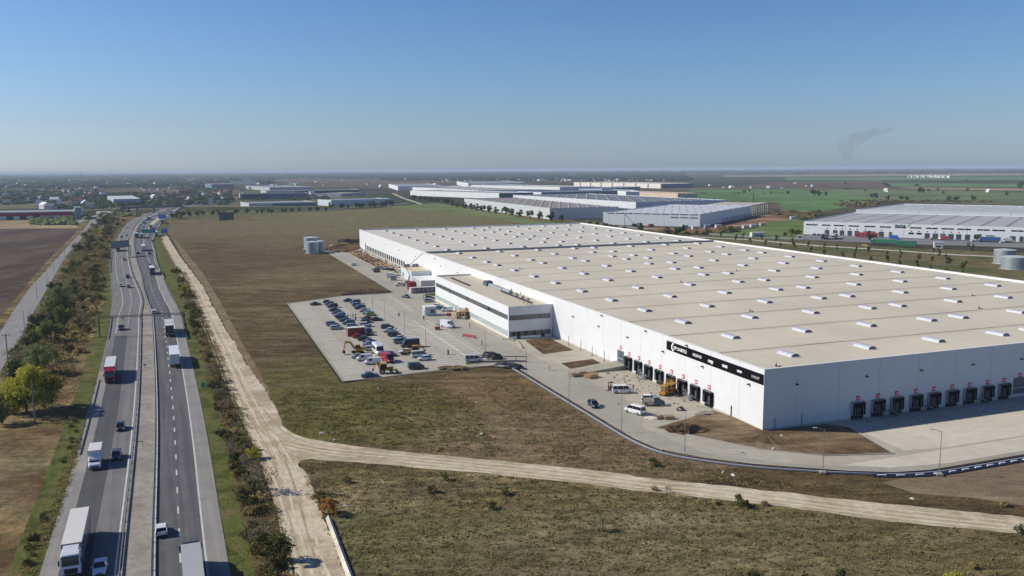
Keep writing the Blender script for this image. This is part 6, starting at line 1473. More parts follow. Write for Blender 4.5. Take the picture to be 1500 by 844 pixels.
rtruck(1270, 348, ang2 + R(180), (150, 40, 52), (158, 40, 56), (176, 60, 70), 'dark red articulated lorry broadside before the docks'); rtruck(1310, 351, ang2, (30, 84, 190), (40, 90, 200), (60, 110, 210), 'bright blue box truck at the forecourt', 'box')
rtruck(1294, 358.5, ang2 + R(180), (30, 110, 84), (38, 124, 92), (60, 140, 110), 'green lorry on the pale road, front of a green pair'); boxbody('trailer', at(1327, 360, -.1), ang2, (13, 2.5, 3.4), pm('green tarp', (40, 124, 92), .6, .15, .4), 'green drawbar trailer behind the green lorry', 'trailer')
rtruck(1384, 352, ang2 + R(170), (150, 40, 50), (130, 50, 56), (170, 170, 170), 'small red truck right of the white entrance', 'box'); rtruck(1453, 355, ang2, (210, 214, 218), (44, 84, 140), (200, 206, 210), 'blue and white lorry right at the complex edge')
rtruck(1477, 355, ang2 + R(10), (214, 214, 214), (206, 206, 206), (225, 225, 225), 'white box truck next to the picture edge at the right complex', 'box')
for k, (x, y, c_, lb) in enumerate([(1268, 361, (214, 196, 40), 'yellow car on the pale road left of the green lorry'), (1199, 345, (110, 120, 130), 'grey car in the corner of the right forecourt'), (1193, 344.5, (60, 70, 84), 'dark car leftmost in the right forecourt'), (1364, 351, (200, 204, 208), 'white car at the entrance of the right complex'), (1425, 354, (220, 222, 224), 'white car in the right forecourt before the narrow tree'), (1436, 354.5, (70, 90, 120), 'blue-grey car beside the white one in the right forecourt'), (1467, 356, (226, 226, 226), 'white car nearest the picture edge in the right forecourt')]):
    vehicle('sedan' if k else 'estate', c_, at(x, y, -.1), ang2 + R(0 if k == 0 else 70), lb, 'cars at the right-hand complex', 'car')
# site vehicles and cabins by the unfinished warehouse
SCAB = [(1003, 334, OFFW), (1018, 336, OFFW), (1036, 334, pm('blue cabin', (120, 150, 180), .6, .1, .3)), (1052, 333.5, OFFW), (1079, 335.5, pm('light blue cabin', (160, 176, 196), .6, .1, .3)), (1092, 334.5, OFFW), (1103, 333, OFFW), (1117, 331, pm('tan cabin', (190, 170, 150), .6, .1, .3)), (1161, 321, OFFW)]
for k, (x, y, mt) in enumerate(SCAB):
    t = root('site_container', at(x, y, -.15), R(20), 'site container, %s from the left before the unfinished warehouse' % ORD[k], 'site container', 'site containers'); MB().box(-3, 3, -1.3, 1.3, 0, 2.7).build('shell', mt, t); MB().box(-3.1, 3.1, -1.4, 1.4, 2.7, 2.85).build('roof', WHITE, t)
for k, (x, y, c_) in enumerate([(888, 331, (30, 36, 60)), (954, 332, (160, 50, 50)), (930, 331.5, (40, 50, 60)), (1000, 338, (40, 50, 70))]):
    vehicle('van', c_, at(x, y, -.1), .3, 'van before the unfinished warehouse wall, %s from the left' % ORD[k], 'vans at the unfinished warehouse')
# cranes / masts there
def mast(px, py, h, label, r=.35, jib=None):
    t = root('crane_mast', at(px, py), 0, label, 'mast'); MB().tube((0, 0, 0), (0, 0, h), r, r * .6, 4).build('pole', DARKST, t)
    if jib: MB().tube((0, 0, h * .1), jib, r * .7, n=4).build('jib', DARKST, t)
mast(1103.5, 300, 22, 'thin dark crane mast at the far end of the unfinished warehouse', .9); mast(915, 333, 13, 'tall thin yellow-grey lift beside the unfinished warehouse wall', .25); mast(932, 331, 3, 'inclined crane jib leaning at the unfinished wall', .3, (-14, 0, 14)); mast(120, 266.5, 62, 'distant lattice radio mast on the left skyline', 1.6)
# left-hand far buildings
park_building([(463.8, 292), (485, 293.2), (572.5, 290.8)], 303, 'white-gabled grey-blue warehouse behind a tree row at the meadow edge', (206, 214, 220), (160, 166, 168), h=9.5, lights=(6, 2))
park_building([(336, 295.8), (364.5, 297.8), (462, 295.6)], 306, 'low blue-grey showroom with light blue corner at the junction', (186, 192, 194), (150, 154, 152), h=8, lights=(0, 0), bands=[('R', .1, .8, BLU, 'blue_panel', .35, 1)], cat='showroom', name='distant_showroom')
park_building([(327.5, 283.8), (351, 284), (450, 282.5)], 292.5, 'white-fronted dark blue building left of the meadow far edge', (214, 212, 216), (176, 172, 166), h=11, lights=(0, 0), bands=[('R', .05, .92, NAVY, 'navy_panel', .02, .45), ('R', .05, .92, BLU, 'blue_panel', .45, 1)], cat='showroom', name='distant_showroom')
park_building([(358, 279.2), (390, 279.8), (527, 277.6)], 284, 'long dark grey building with beige parapet behind the navy one', (190, 192, 186), (140, 140, 138), h=9, lights=(0, 0), bands=[('R', .05, .85, DKW, 'dark_band', .3, .98)])
park_building([(360, 272), (395, 274.6), (445, 273)], 279, 'grey long-roofed hall on the left skyline', (176, 182, 186), (150, 152, 156), h=10, lights=(0, 0)); park_building([(300, 268.6), (310, 270), (343, 269.6)], 276.5, 'blue building with thin red fascia on the left skyline', (110, 126, 146), (150, 130, 124), h=14, lights=(0, 0), bands=[('R', .82, .96, CRIM, 'red_fascia', .2, .8)])
park_building([(330, 264.4), (336, 264.8), (375, 265)], 268.5, 'dark slab building farthest on the left skyline', (70, 86, 106), (80, 90, 104), h=14, lights=(0, 0))
park_building([(477, 282.5), (500, 283.5), (535, 281.6)], 287, 'low grey flat building right of the navy ones', (150, 156, 160), (160, 158, 150), h=7, lights=(0, 0)); park_building([(260, 278), (262, 279), (272, 279)], 284.5, 'dark red shed beyond the overpass', (112, 50, 58), (110, 60, 62), h=8, lights=(0, 0), cat='shed', name='distant_shed')
rt, c, h, face = park_building([(-20, 308.6), (-30, 311), (106.5, 308.8)], 322.5, 'long low hall with crimson band at the left edge', (238, 238, 240), (170, 176, 178), h=9.3, lights=(0, 0), bands=[('R', .44, .88, CRIM, 'crimson_band', 0, 1)], cat='hall', name='distant_hall')
LL = (c[1] - c[0]).length
face(c[0], c[1], [(LL * f0, LL * f0 + 7.5, .1, 4.6) for f0 in (.28, .42, .565)], 'gate', pm('navy gate', (30, 46, 72), .5, .1, .2)); face(c[0], c[1], [(LL * (.36 + .05 * k), LL * (.36 + .05 * k) + 2, 4.8, 5.4) for k in range(7)], 'window', GLASSD)
park_building([(108, 301.5), (109.5, 304), (119, 304.3)], 321.5, 'grey-blue tower block beside the crimson-banded hall', (118, 140, 154), (140, 150, 156), h=14, hmax=20, lights=(0, 0), cat='office block', name='distant_office')
rt, c, h, face = park_building([(157, 286.6), (166, 291.6), (205, 290.6)], 298, 'pale grey-blue hall with arched light roof beside the motorway', (176, 192, 202), (196, 204, 206), h=10, lights=(0, 0), cat='hall', name='distant_hall')
face(c[0], c[1], [((c[1] - c[0]).length * (.05 + .09 * k), (c[1] - c[0]).length * (.12 + .09 * k), 4, 5.5) for k in range(9)], 'window', GLASSD)
park_building([(139, 309.2), (141, 309.6), (162, 310)], 312, 'low white wall-like shed by the end of the side road', (222, 220, 214), (210, 208, 200), h=4, lights=(0, 0), cat='shed', name='distant_shed')
for k, (x, y, h_, lb) in enumerate([(57, 305.5, 13, 'slim white silo-like tower beyond the crimson-banded hall'), (87, 301.5, 10, 'pale short tower right of the slim white one')]):
    t = root('distant_tower', at(x, y), 0, lb, 'tower'); MB().box(-3, 3, -3, 3, 0, h_).build('wall', WHITE, t); MB().box(-3.2, 3.2, -3.2, 3.2, h_, h_ + .4).build('roof', OFFW, t)
# ---- houses
def house_proto(wc, rc, s=1.0):
    t = root('house', (0, 0, 0), 0); L_, W_, H_ = 12 * s, 9 * s, 5.2 * s
    MB().box(-L_ / 2, L_ / 2, -W_ / 2, W_ / 2, 0, H_).build('wall', wc, t); e = .5
    o = MB().add([(-L_ / 2 - e, -W_ / 2 - e, H_), (L_ / 2 + e, -W_ / 2 - e, H_), (L_ / 2 + e, W_ / 2 + e, H_), (-L_ / 2 - e, W_ / 2 + e, H_), (-L_ / 2 - e, 0, H_ + 3.6 * s), (L_ / 2 + e, 0, H_ + 3.6 * s)], [(0, 1, 5, 4), (2, 3, 4, 5), (0, 4, 3), (1, 2, 5), (3, 2, 1, 0)]).build('roof', rc, t)
    w_ = MB()
    for x in (-L_ * .3, 0, L_ * .3): w_.box(x - .6, x + .6, -W_ / 2 - .06, -W_ / 2 - .01, 1.5, 3.0)
    w_.build('window', GLASSD, t); return t
HW = pm('cream render', (216, 206, 188), .8, .1, .3); HW2 = pm('white render', (226, 224, 220), .8, .1, .3); RT = pm('brown tiles', (104, 72, 62), .8, .2, .4); RT2 = pm('grey tiles', (100, 100, 104), .8, .2, .4); RT3 = pm('orange tiles', (164, 104, 80), .8, .2, .4)
HPR = [house_proto(HW, RT), house_proto(HW2, RT2), house_proto(HW2, RT3), house_proto(HW, RT2, 1.2), house_proto(HW2, WHITE, 1.2)]
used = [False] * 5; rh = random.Random(11)
def put_house(px, py, i, label, group, sc=1.0):
    p = at(px, py); rz = rh.uniform(0, 3.14)
    if not used[i]: used[i] = True; o = HPR[i]; o.location = p; o.rotation_euler = (0, 0, rz); o.scale = (sc, sc, sc)
    else: o = dup(HPR[i], p, rz, sc=sc)
    tag(o, label, 'house', group)
near_h = [(39, 285, 3), (8, 288, 4), (41, 296.5, 0), (52, 296, 1), (63, 297.5, 1), (34, 297, 3), (115, 296.5, 2), (119, 295.5, 0), (88, 291.5, 3), (60, 292.5, 1), (80, 297, 4), (108, 299.5, 2), (10, 299.5, 1), (66, 306, 4), (125, 302.5, 4), (133, 305, 1), (75, 306.5, 1), (98, 303, 0)]
for k, (x, y, i) in enumerate(near_h): put_house(x, y, i, 'house in the left-hand settlement, %s from the left edge' % ORD[sorted(range(len(near_h)), key=lambda q: near_h[q][0]).index(k)], 'houses of the left-hand settlement')
for k in range(46): put_house(1331 + k * 1.35 + rh.uniform(-.5, .5), 260.2 + rh.uniform(-.6, .6), 4 if k % 3 else 1, 'tiny white house in the bright estate on the right horizon', 'white estate on the right horizon', 1.0)
for k in range(110):
    x = rh.uniform(640, 1010); put_house(x, 264.5 - (x - 640) * .004 + rh.uniform(-2.2, 2.0), rh.choice([0, 1, 2, 3, 4]), 'tiny pale house among the trees of the village on the middle horizon', 'village on the middle horizon', .75)
for k in range(60): put_house(rh.uniform(60, 470), 268 + rh.random() * 24, rh.choice([0, 1, 2, 3, 4]), 'small pale house or shed among the trees around the far motorway junction', 'scattered buildings around the far junction', .8)
for k in range(70): put_house(rh.uniform(-10, 640), rh.uniform(257.5, 275), rh.choice([0, 1, 4, 4, 3]), 'tiny pale house or shed scattered over the hazy plain at the left', 'scattered houses on the left plain', .8)
for k, (x, y) in enumerate([(1040, 272.5), (1060, 275), (1070, 275.5), (1075, 274.6), (1100, 276), (1125, 276.2), (1145, 276.3), (1165, 270), (1300, 281), (1298, 280), (1448, 281.5), (1182, 273), (1190, 273.4)]): put_house(x, y, [4, 1, 4, 2, 4][k % 5], 'isolated white farm building on the right-hand fields, %s from the left' % ORD[sorted(range(13), key=lambda q: [1040, 1060, 1070, 1075, 1100, 1125, 1145, 1165, 1300, 1298, 1448, 1182, 1190][q]).index(k)], 'farm buildings on the right-hand fields', .6)
# ---- overpass
ov = root('overpass', (0, 0, 0), 0, 'low concrete road bridge crossing the motorway with two slim piers', 'bridge')
OA, OB = at(176, 312.2), at(268, 309.6); d = (OB - OA).normalized(); n = Vector((-d.y, d.x, 0))
def obox(m, a, b, w_, z0, z1): m.prism([tuple((a - n * w_ / 2).xy), tuple((b - n * w_ / 2).xy), tuple((b + n * w_ / 2).xy), tuple((a + n * w_ / 2).xy)], z0, z1)
m = MB(); obox(m, OA, OB, 13, 6.0, 7.5); m.build('deck', pm('bridge concrete grey', (104, 108, 114), .8, .2, .3), ov)
m = MB(); m2 = MB()
for s in (-1, 1): obox(m2, OA + n * 6.4 * s, OB + n * 6.4 * s, .15, 7.5, 8.6)
m2.build('parapet', pm('bridge rail', (140, 144, 148), .6, .2, .4), ov)
for f in (.28, .52, .62):
    p = OA.lerp(OB, f); obox(m, p - d * .8, p + d * .8, 9, 0, 6.0)
MB(); m = MB()
for f in (.27, .53):
    p = OA.lerp(OB, f); obox(m, p - d * .9, p + d * .9, 9, -.2, 5.98)
m.build('pier', CONC, ov)
m_emb = field('embankment grass', [(0.3, (76, 84, 46)), (0.7, (104, 102, 66))], .03, .2, 1, .4, bstr=.3)
for a, b, nm in ((OA, OA - d * 230, 'left'), (OB, OB + d * 260, 'right')):
    m = MB(); e = d if nm == 'left' else -d
    hi = 6.4; r1 = [a - n * 7, a + n * 7]; 
    v = [a - n * 22 - Vector((0, 0, .2)), a - n * 7 + Vector((0, 0, hi)), a + n * 7 + Vector((0, 0, hi)), a + n * 22 - Vector((0, 0, .2)), b - n * 12 - Vector((0, 0, .2)), b - n * 7 + Vector((0, 0, .3)), b + n * 7 + Vector((0, 0, .3)), b + n * 12 - Vector((0, 0, .2)), a + e * 10 - Vector((0, 0, .2)) - n * 16, a + e * 10 - Vector((0, 0, .2)) + n * 16]
    m.add(v, [(0, 1, 5, 4), (1, 2, 6, 5), (2, 3, 7, 6), (8, 9, 2, 1), (0, 8, 1), (9, 3, 2)]); tag(m.build('embankment', m_emb), kind='structure')
    m = MB(); t_ = Vector((0, 0, .04)); m.add([a - n * 6 + Vector((0, 0, hi + .05)), a + n * 6 + Vector((0, 0, hi + .05)), b + n * 6 + Vector((0, 0, .4)), b - n * 6 + Vector((0, 0, .4))], [(0, 1, 2, 3)]); tag(m.build('road', A_S), kind='structure')
cm = MB(); 
for a, e in ((OA, d), (OB, -d)):
    cm.add([a - n * 8 + e * 1 + Vector((0, 0, 5.9)), a + n * 8 + e * 1 + Vector((0, 0, 5.9)), a + n * 11 + e * 12, a - n * 11 + e * 12, a - n * 13 - e * 4 + Vector((0, 0, 3))], [(0, 1, 2, 3), (0, 3, 4)])
tag(cm.build('slope_paving', m_conc), kind='structure')
# roads beyond
for pts, wdt, mt in (([(262, 300), (275, 291), (290, 286), (305, 283)], 9, A_S), ([(262, 311), (300, 309), (360, 309.5), (470, 307), (570, 301), (600, 297)], 8, A_S), ([(575, 283), (590, 290), (620, 300), (700, 312), (760, 321)], 7, m_gravel), ([(100, 330), (150, 313), (200, 306)], 8, A_S), ([(1000, 346), (1100, 351), (1200, 360), (1300, 366), (1400, 373), (1520, 378)], 6, m_conc), ([(905, 331), (1000, 340), (1080, 345), (1180, 350), (1300, 355), (1520, 362)], 14, A_S)):
    m = MB(); P = [at(*q).xy for q in pts]; v = []
    for i, q in enumerate(P):
        t_ = (P[min(i + 1, len(P) - 1)] - P[max(i - 1, 0)]).normalized(); nn = Vector((t_.y, -t_.x)) * wdt / 2; v += [(*(q + nn), -.14), (*(q - nn), -.14)]
    m.add(v, [(2 * i, 2 * i + 1, 2 * i + 3, 2 * i + 2)[::-1] for i in range(len(P) - 1)]); tag(m.build('road', mt), kind='structure')
m_gstrip = field('rough grass belt', [(0.3, (84, 90, 48)), (0.5, (112, 98, 70)), (0.8, (96, 96, 58))], .02, .1, 1, .35, bstr=.4)
pxs('grass_belt', [(860, 322), (1000, 342), (1060, 347), (1180, 355), (1300, 362), (1520, 371), (1520, 430), (1180, 368), (1030, 350), (850, 326)], -.155, m_gstrip)
pxs('grass_belt', [(1040, 345), (1160, 352), (1180, 340), (1180, 325), (1150, 312), (1105, 335), (1060, 338)], -.16, field('green site grass', [(0.3, (84, 110, 52)), (0.6, (104, 116, 66))], .02, .1, 1, .3, bstr=.3))
pxs('site_ground', [(900, 332), (1025, 341), (1075, 336), (1150, 322), (1190, 311), (1150, 308), (1060, 328), (1020, 334)], -.15, m_soil)
pxs('forecourt', [(1160, 349), (1180, 343), (1520, 357), (1520, 361.5), (1300, 355), (1180, 351)], -.13, pm('forecourt asphalt', (126, 126, 126), .8, .2, .05))
pxs('grass_belt', [(560, 303.5), (640, 297), (700, 308), (790, 324), (860, 328), (830, 331), (760, 327), (690, 314)], -.09, field('mown green strip', [(0.3, (92, 108, 58)), (0.7, (112, 118, 76))], .02, .2, 1, .25, bstr=.2))
pxs('grass_belt', [(250, 306), (300, 306), (420, 312), (300, 318), (258, 322), (240, 322)], -.085, m_emb)
# ---- drifting smoke on the horizon
sm = bpy.data.materials.new('thin smoke'); sm.use_nodes = True; snt = sm.node_tree; snt.nodes.remove(snt.nodes['Principled BSDF'])
sv = snt.nodes.new('ShaderNodeVolumePrincipled'); sv.inputs['Color'].default_value = (.30, .30, .33, 1)
tc = snt.nodes.new('ShaderNodeTexCoord'); nz = noise(snt, tc.outputs['Object'], .011, 4, .65)
dn = mth(snt, 'MULTIPLY', ramp(snt, nz, [(0.40, g(0.05)), (0.62, g(1.0))]), SMOKE); snt.links.new(dn, sv.inputs['Density']); snt.links.new(sv.outputs[0], snt.nodes['Material Output'].inputs['Volume'])
sp_ = at(1241, 250.5); D_ = 7000; dirn = Vector((sp_.x, sp_.y, 0)).normalized(); base = dirn * D_; rgt = Vector((dirn.y, -dirn.x, 0))
pxm = D_ / F
m = MB(); rings = []
for (dx, dz, rx_, ry_) in ((0, 72, 16, 20), (4, 110, 30, 40), (-14, 160, 46, 60), (-6, 205, 70, 75), (20, 250, 105, 80), (95, 290, 130, 80), (200, 325, 120, 70), (280, 350, 60, 30)):
    rings.append([tuple(base + rgt * (dx + rx_ * math.cos(2 * math.pi * k / 16)) + dirn * (ry_ * math.sin(2 * math.pi * k / 16)) + Vector((0, 0, dz))) for k in range(16)])
m.loft(rings); tag(m.build('smoke', sm), kind='stuff')
# ------------------------------------------------------------------ vegetation
def leafmat(name, rgb, rgb2, rgb3=None):
    m, nt, p = nodes(name)
    c = coords(nt, 'Object'); n = noise(nt, c, .7, 4, .7); n2 = noise(nt, c, 4, 3, .7)
    col = ramp(nt, n, [(0.3, rgb), (0.55, rgb2), (0.75, rgb3 or rgb2)])
    col = mix(nt, 1.0, col, ramp(nt, n2, [(0.38, g(.85)), (0.62, g(1.45))]), 'MULTIPLY')
    oi = N(nt, 'ShaderNodeObjectInfo'); hs = N(nt, 'ShaderNodeHueSaturation'); nt.links.new(mth(nt, 'ADD', .505, mth(nt, 'MULTIPLY', oi.outputs['Random'], .028)), hs.inputs['Hue']); nt.links.new(mth(nt, 'ADD', .8, mth(nt, 'MULTIPLY', oi.outputs['Random'], .4)), hs.inputs['Value']); nt.links.new(col, hs.inputs['Color'])
    nt.links.new(hs.outputs[0], p.inputs['Base Color']); p.inputs['Roughness'].default_value = .8; p.inputs['Specular IOR Level'].default_value = .2
    tb = N(nt, 'ShaderNodeBsdfTranslucent'); nt.links.new(hs.outputs[0], tb.inputs['Color']); ms = N(nt, 'ShaderNodeMixShader'); ms.inputs[0].default_value = .3
    nt.links.new(p.outputs[0], ms.inputs[1]); nt.links.new(tb.outputs[0], ms.inputs[2]); nt.links.new(ms.outputs[0], nt.nodes['Material Output'].inputs['Surface'])
    return m
BARK = pm('grey brown bark', (88, 76, 64), .9, .3, 3)
def crown(seed, r, h, z0, nclump, nleaf, ls, flat=1.0):
    rnd = random.Random(seed); m = MB(); cl = []
    for _ in range(nclump):
        while True:
            x, y, z = rnd.uniform(-1, 1), rnd.uniform(-1, 1), rnd.uniform(-1, 1)
            if x * x + y * y + z * z < 1: break
        k = rnd.uniform(.75, 1.08); cl.append((x * r * k, y * r * k, z0 + h / 2 + z * h / 2 * k, rnd.uniform(.16, .42) * r))
    for _ in range(nleaf):
        cx, cy, cz, cr = rnd.choice(cl)
        a, b = rnd.uniform(0, 6.283), math.acos(rnd.uniform(-1, 1)); q = cr * rnd.uniform(.5, 1.12)
        p = Vector((cx + q * math.sin(b) * math.cos(a), cy + q * math.sin(b) * math.sin(a), max(.03, cz + q * math.cos(b) * flat)))
        s = ls * rnd.uniform(.5, 1.4)
        t = Vector((rnd.gauss(0, 1), rnd.gauss(0, 1), rnd.gauss(0, 1))).normalized(); n_ = t.cross(Vector((rnd.gauss(0, 1), rnd.gauss(0, 1), rnd.gauss(0, 1)))).normalized()
        m.add([p - t * s * .5, p + n_ * s * .35, p + t * s * .5, p - n_ * s * .35], [(0, 1, 2, 3)])
    return m, cl
def trunk_mesh(seed, h, r, cl, nl=6):
    rnd = random.Random(seed); m = MB(); m.tube((0, 0, 0), (.1, .05, h * .5), r, r * .7, 7); m.tube((.1, .05, h * .5), (0, .1, h * .8), r * .7, r * .3, 6)
    for c in rnd.sample(cl, min(nl, len(cl))):
        z = rnd.uniform(.25, .7) * h; m.tube((.05, .03, z), (c[0] * .8, c[1] * .8, max(z, c[2])), r * .4, r * .12, 5)
    return m
TP = {}
def tree_proto(key, seed, r, h, z0, ncl, nleaf, ls, mt, tr=.15, nl=6, name='tree'):
    t = root(name, (0, 0, 0)); m, cl = crown(seed, r, h - z0, z0, ncl, nleaf, ls); m.build('crown', mt, t); trunk_mesh(seed, h, tr, cl, nl).build('trunk', BARK, t)
    TP.setdefault(key, []).append([t, False])
TPi = {}
def plant(key, p, sc, label, cat='tree', group=None, name=None):
    L_ = TP[key]; i = TPi.get(key, 0) % len(L_); TPi[key] = TPi.get(key, 0) + 1
    s3 = (sc * rv.uniform(.9, 1.12), sc * rv.uniform(.9, 1.12), sc * rv.uniform(.92, 1.08))
    if not L_[i][1]: L_[i][1] = True; o = L_[i][0]; o.location = p; o.rotation_euler = (0, 0, rv.uniform(0, 6.28)); o.scale = s3
    else: o = dup(L_[i][0], p, rv.uniform(0, 6.28), sc=s3)
    tag(o, label, cat, group); return o
rv = random.Random(21)
LY = leafmat('yellow green leaves', (126, 118, 44), (164, 150, 62), (182, 164, 84)); LG = leafmat('grey green leaves', (95, 107, 58), (131, 136, 82), (148, 148, 102)); LD = leafmat('dark green leaves', (56, 64, 34), (80, 86, 48), (96, 98, 58)); LM = leafmat('mid green leaves', (84, 88, 42), (110, 108, 56), (128, 120, 72))
LB = leafmat('russet scrub', (92, 82, 54), (112, 99, 66), (130, 118, 84)); LO_ = leafmat('autumn orange leaves', (140, 92, 44), (170, 116, 62), (176, 136, 84)); LT = leafmat('dry tan scrub', (134, 112, 73), (170, 146, 102), (190, 168, 122)); LX = leafmat('hazy wood leaves', (40, 54, 34), (58, 72, 44), (72, 82, 52)); LGB = leafmat('bare twigs', (117, 102, 82), (141, 126, 104), (156, 143, 119))
for s in range(2): tree_proto('big_yellow', 31 + s, 3.9, 8.5, .6, 40, 6500, .42, LY, .25, 8)
for s in range(2): tree_proto('big_grey', 41 + s, 3.6, 8.0, .8, 34, 4200, .34, LG, .2, 12)
for s in range(2): tree_proto('big_mid', 51 + s, 3.4, 7.0, .5, 30, 4200, .4, LM, .2, 6)
for s in range(3): tree_proto('row', 61 + s, 3.2, 7.5, 1.2, 20, 900, .8, LD, .22, 4)
for s in range(3): tree_proto('sap', 71 + s, .9, 3.6, .6, 8, 260, .4, LD, .06, 3, 'sapling')
for s in range(3): tree_proto('shrub_green', 81 + s, 1.7, 2.8, .0, 16, 1100, .3, LM, .06, 5, 'shrub')
for s in range(3): tree_proto('shrub_dark', 91 + s, 1.8, 2.6, .0, 16, 1000, .32, LD, .06, 5, 'shrub')
for s in range(4): tree_proto('shrub_russet', 101 + s, 1.7, 2.1, .0, 16, 900, .3, LB, .05, 6, 'shrub')
for s in range(3): tree_proto('shrub_tan', 111 + s, 1.6, 1.6, .0, 14, 800, .26, LT, .05, 6, 'shrub')
for s in range(2): tree_proto('twiggy', 121 + s, 1.8, 3.2, .3, 18, 700, .2, LGB, .07, 16, 'shrub')
tree_proto('orange', 131, 2.6, 5.5, .5, 18, 1200, .6, LO_, .15, 4); tree_proto('shrub_orange', 135, 1.6, 2.8, .0, 14, 900, .28, LO_, .06, 5, 'shrub'); tree_proto('shrub_lime', 137, 1.6, 2.4, 0, 14, 1200, .28, LY, .06, 5, 'shrub')
# large trees in the left belt (base points)
for key, x, y, sc, lb in [('big_yellow', 40, 607, 1.28, 'large yellow-green tree behind the bare concrete pole'), ('big_yellow', 66, 598, 1.05, 'yellow-green tree leaning right of the largest one'), ('big_mid', 20, 604, .95, 'small yellow-green tree at the left foot of the largest one'), ('big_mid', 4, 622, .75, 'dark tree at the left edge below the side road'), ('shrub_dark', 22, 558, 1.9, 'dark bushy tree between the side road and the largest tree'), ('big_grey', 56, 548, 1.15, 'grey-green feathery tree in the belt above the largest tree'), ('big_grey', 76, 530, .62, 'smaller grey-green tree right of the feathery one'), ('shrub_dark', 26, 527, 1.5, 'dark shrub beside the pole with crossarm'), ('big_mid', 75, 500, 1.05, 'yellowish tree in the middle of the left belt'), ('big_mid', 95, 478, 1.0, 'deep green tree right of the yellowish one in the left belt'), ('big_grey', 88, 458, 1.3, 'broad grey-green tree high in the left belt'), ('big_grey', 72, 462, .8, 'grey-green tree beside the broad one, next to the side road'), ('big_mid', 110, 437, .8, 'olive tree above the broad grey-green one'), ('shrub_dark', 52, 476, 1.5, 'dark shrub at the side road between lamps'), ('big_grey', 100, 440, .8, 'rounded grey-green tree topmost of the left belt group')]:
    plant(key, at(x, y, -.1), sc, lb)
# belt shrubs between side road and highway
def between(t, y):
    """point across the left belt at image row y"""
    L_ = [(620, -60, 92), (545, 2, 132), (500, 28, 142), (455, 50, 152), (420, 72, 156), (390, 90, 157), (370, 102, 158), (350, 118, 166), (335, 132, 176), (322, 146, 190)]
    for (a, x0, x1), (b, x2, x3) in zip(L_, L_[1:]):
        if a >= y >= b: f = (a - y) / (a - b); l = x0 + (x2 - x0) * f; r = x1 + (x3 - x1) * f; return l + (r - l) * t
    return None
GB = 'shrubs in the left roadside belt'
cnt = 0
for k in range(900):
    if cnt >= 150: break
    y = 322 + (rv.random() ** 1.6) * 215
    f = rv.random(); x = between(.04 + .9 * f, y)
    if x is None: continue
    p = at(x, y, -.1)
    wt = [1.5, 5, 3, 1.2, 1] if f < .45 and y > 350 else [1.2, 1, .3, 5, 1] if y > 425 else [5, 2, .8, 2.6, .6]
    key = rv.choices(['shrub_russet', 'shrub_green', 'shrub_dark', 'shrub_tan', 'twiggy'], wt)[0]
    nm = {'shrub_russet': 'rounded russet shrub', 'shrub_green': 'olive green shrub', 'shrub_dark': 'dark green shrub', 'shrub_tan': 'dry tan shrub', 'twiggy': 'bare twiggy shrub'}[key]
    plant(key, p, rv.uniform(.8, 1.5) * (1.35 if y < 400 else 1.0), nm + ' in the overgrown belt between the side road and the motorway', 'shrub', GB + ', ' + nm); cnt += 1
# near-left verge scrub
for k in range(18):
    y = rv.uniform(610, 835); x = 118 - (y - 625) * .34 + rv.uniform(-16, -4); plant(rv.choice(['shrub_tan', 'shrub_green', 'shrub_tan', 'shrub_russet']), at(x, y, -.1), rv.uniform(.3, .55), 'low scrub on the ditch bank left of the near carriageway', 'shrub', 'scrub along the near left ditch')
# right verge hedge along gravel road
hedge = [(262, 398), (268, 412), (273, 425), (279, 437), (284, 450), (291, 462), (295, 476), (301, 490), (304, 505), (311, 520), (314, 534), (319, 548), (324, 560), (328, 575), (333, 590), (338, 605), (343, 620), (347, 636), (353, 652), (358, 668), (364, 685), (370, 702), (374, 722), (381, 742), (387, 762), (394, 785), (402, 808), (408, 832), (414, 858)]
kk = 0
for i, (x, y) in enumerate(hedge):
    for j in range(4):
        gy = y + rv.uniform(-7, 7) * (y - 300) / 300; spread = (y - 250) / 593 * 42
        gx = x - 1 - rv.random() * spread * .8
        green = y < 480 and rv.random() < .6
        key = 'shrub_lime' if y < 450 and j == 0 else 'shrub_green' if green else rv.choices(['shrub_russet', 'shrub_tan', 'twiggy', 'shrub_green', 'shrub_dark'], [3.5, 3, 2.5, 2, .8])[0]
        nm = {'shrub_russet': 'brown shrub', 'shrub_green': 'green shrub', 'shrub_dark': 'dark green shrub', 'shrub_tan': 'tan shrub', 'twiggy': 'bare twiggy shrub', 'shrub_lime': 'yellow-green shrub'}[key]
        plant(key, at(gx, gy, -.06), rv.uniform(.5, .9) if y > 480 else rv.uniform(.75, 1.25), nm + ' in the hedge between motorway verge and gravel road', 'shrub', 'hedge beside the gravel road, ' + nm); kk += 1
plant('shrub_green', at(411, 822), 1.35, 'leafy dark green bush at the near end of the roadside hedge', 'bush'); plant('shrub_lime', at(372, 672), .9, 'yellow-green bush at the track junction in the hedge', 'bush'); plant('shrub_green', at(355, 660), .9, 'olive bush left of the track junction', 'bush'); plant('twiggy', at(384, 719), 1.6, 'tall bare twiggy bush casting a shadow over the gravel road', 'bush')
plant('shrub_orange', at(482, 752), 1.05, 'rusty orange bush at the corner of the south meadow', 'bush'); plant('twiggy', at(462, 722), 1.0, 'grey twiggy bush above the rusty orange one', 'bush'); plant('shrub_russet', at(470, 735), .8, 'brown bush between the twiggy and rusty bushes', 'bush')
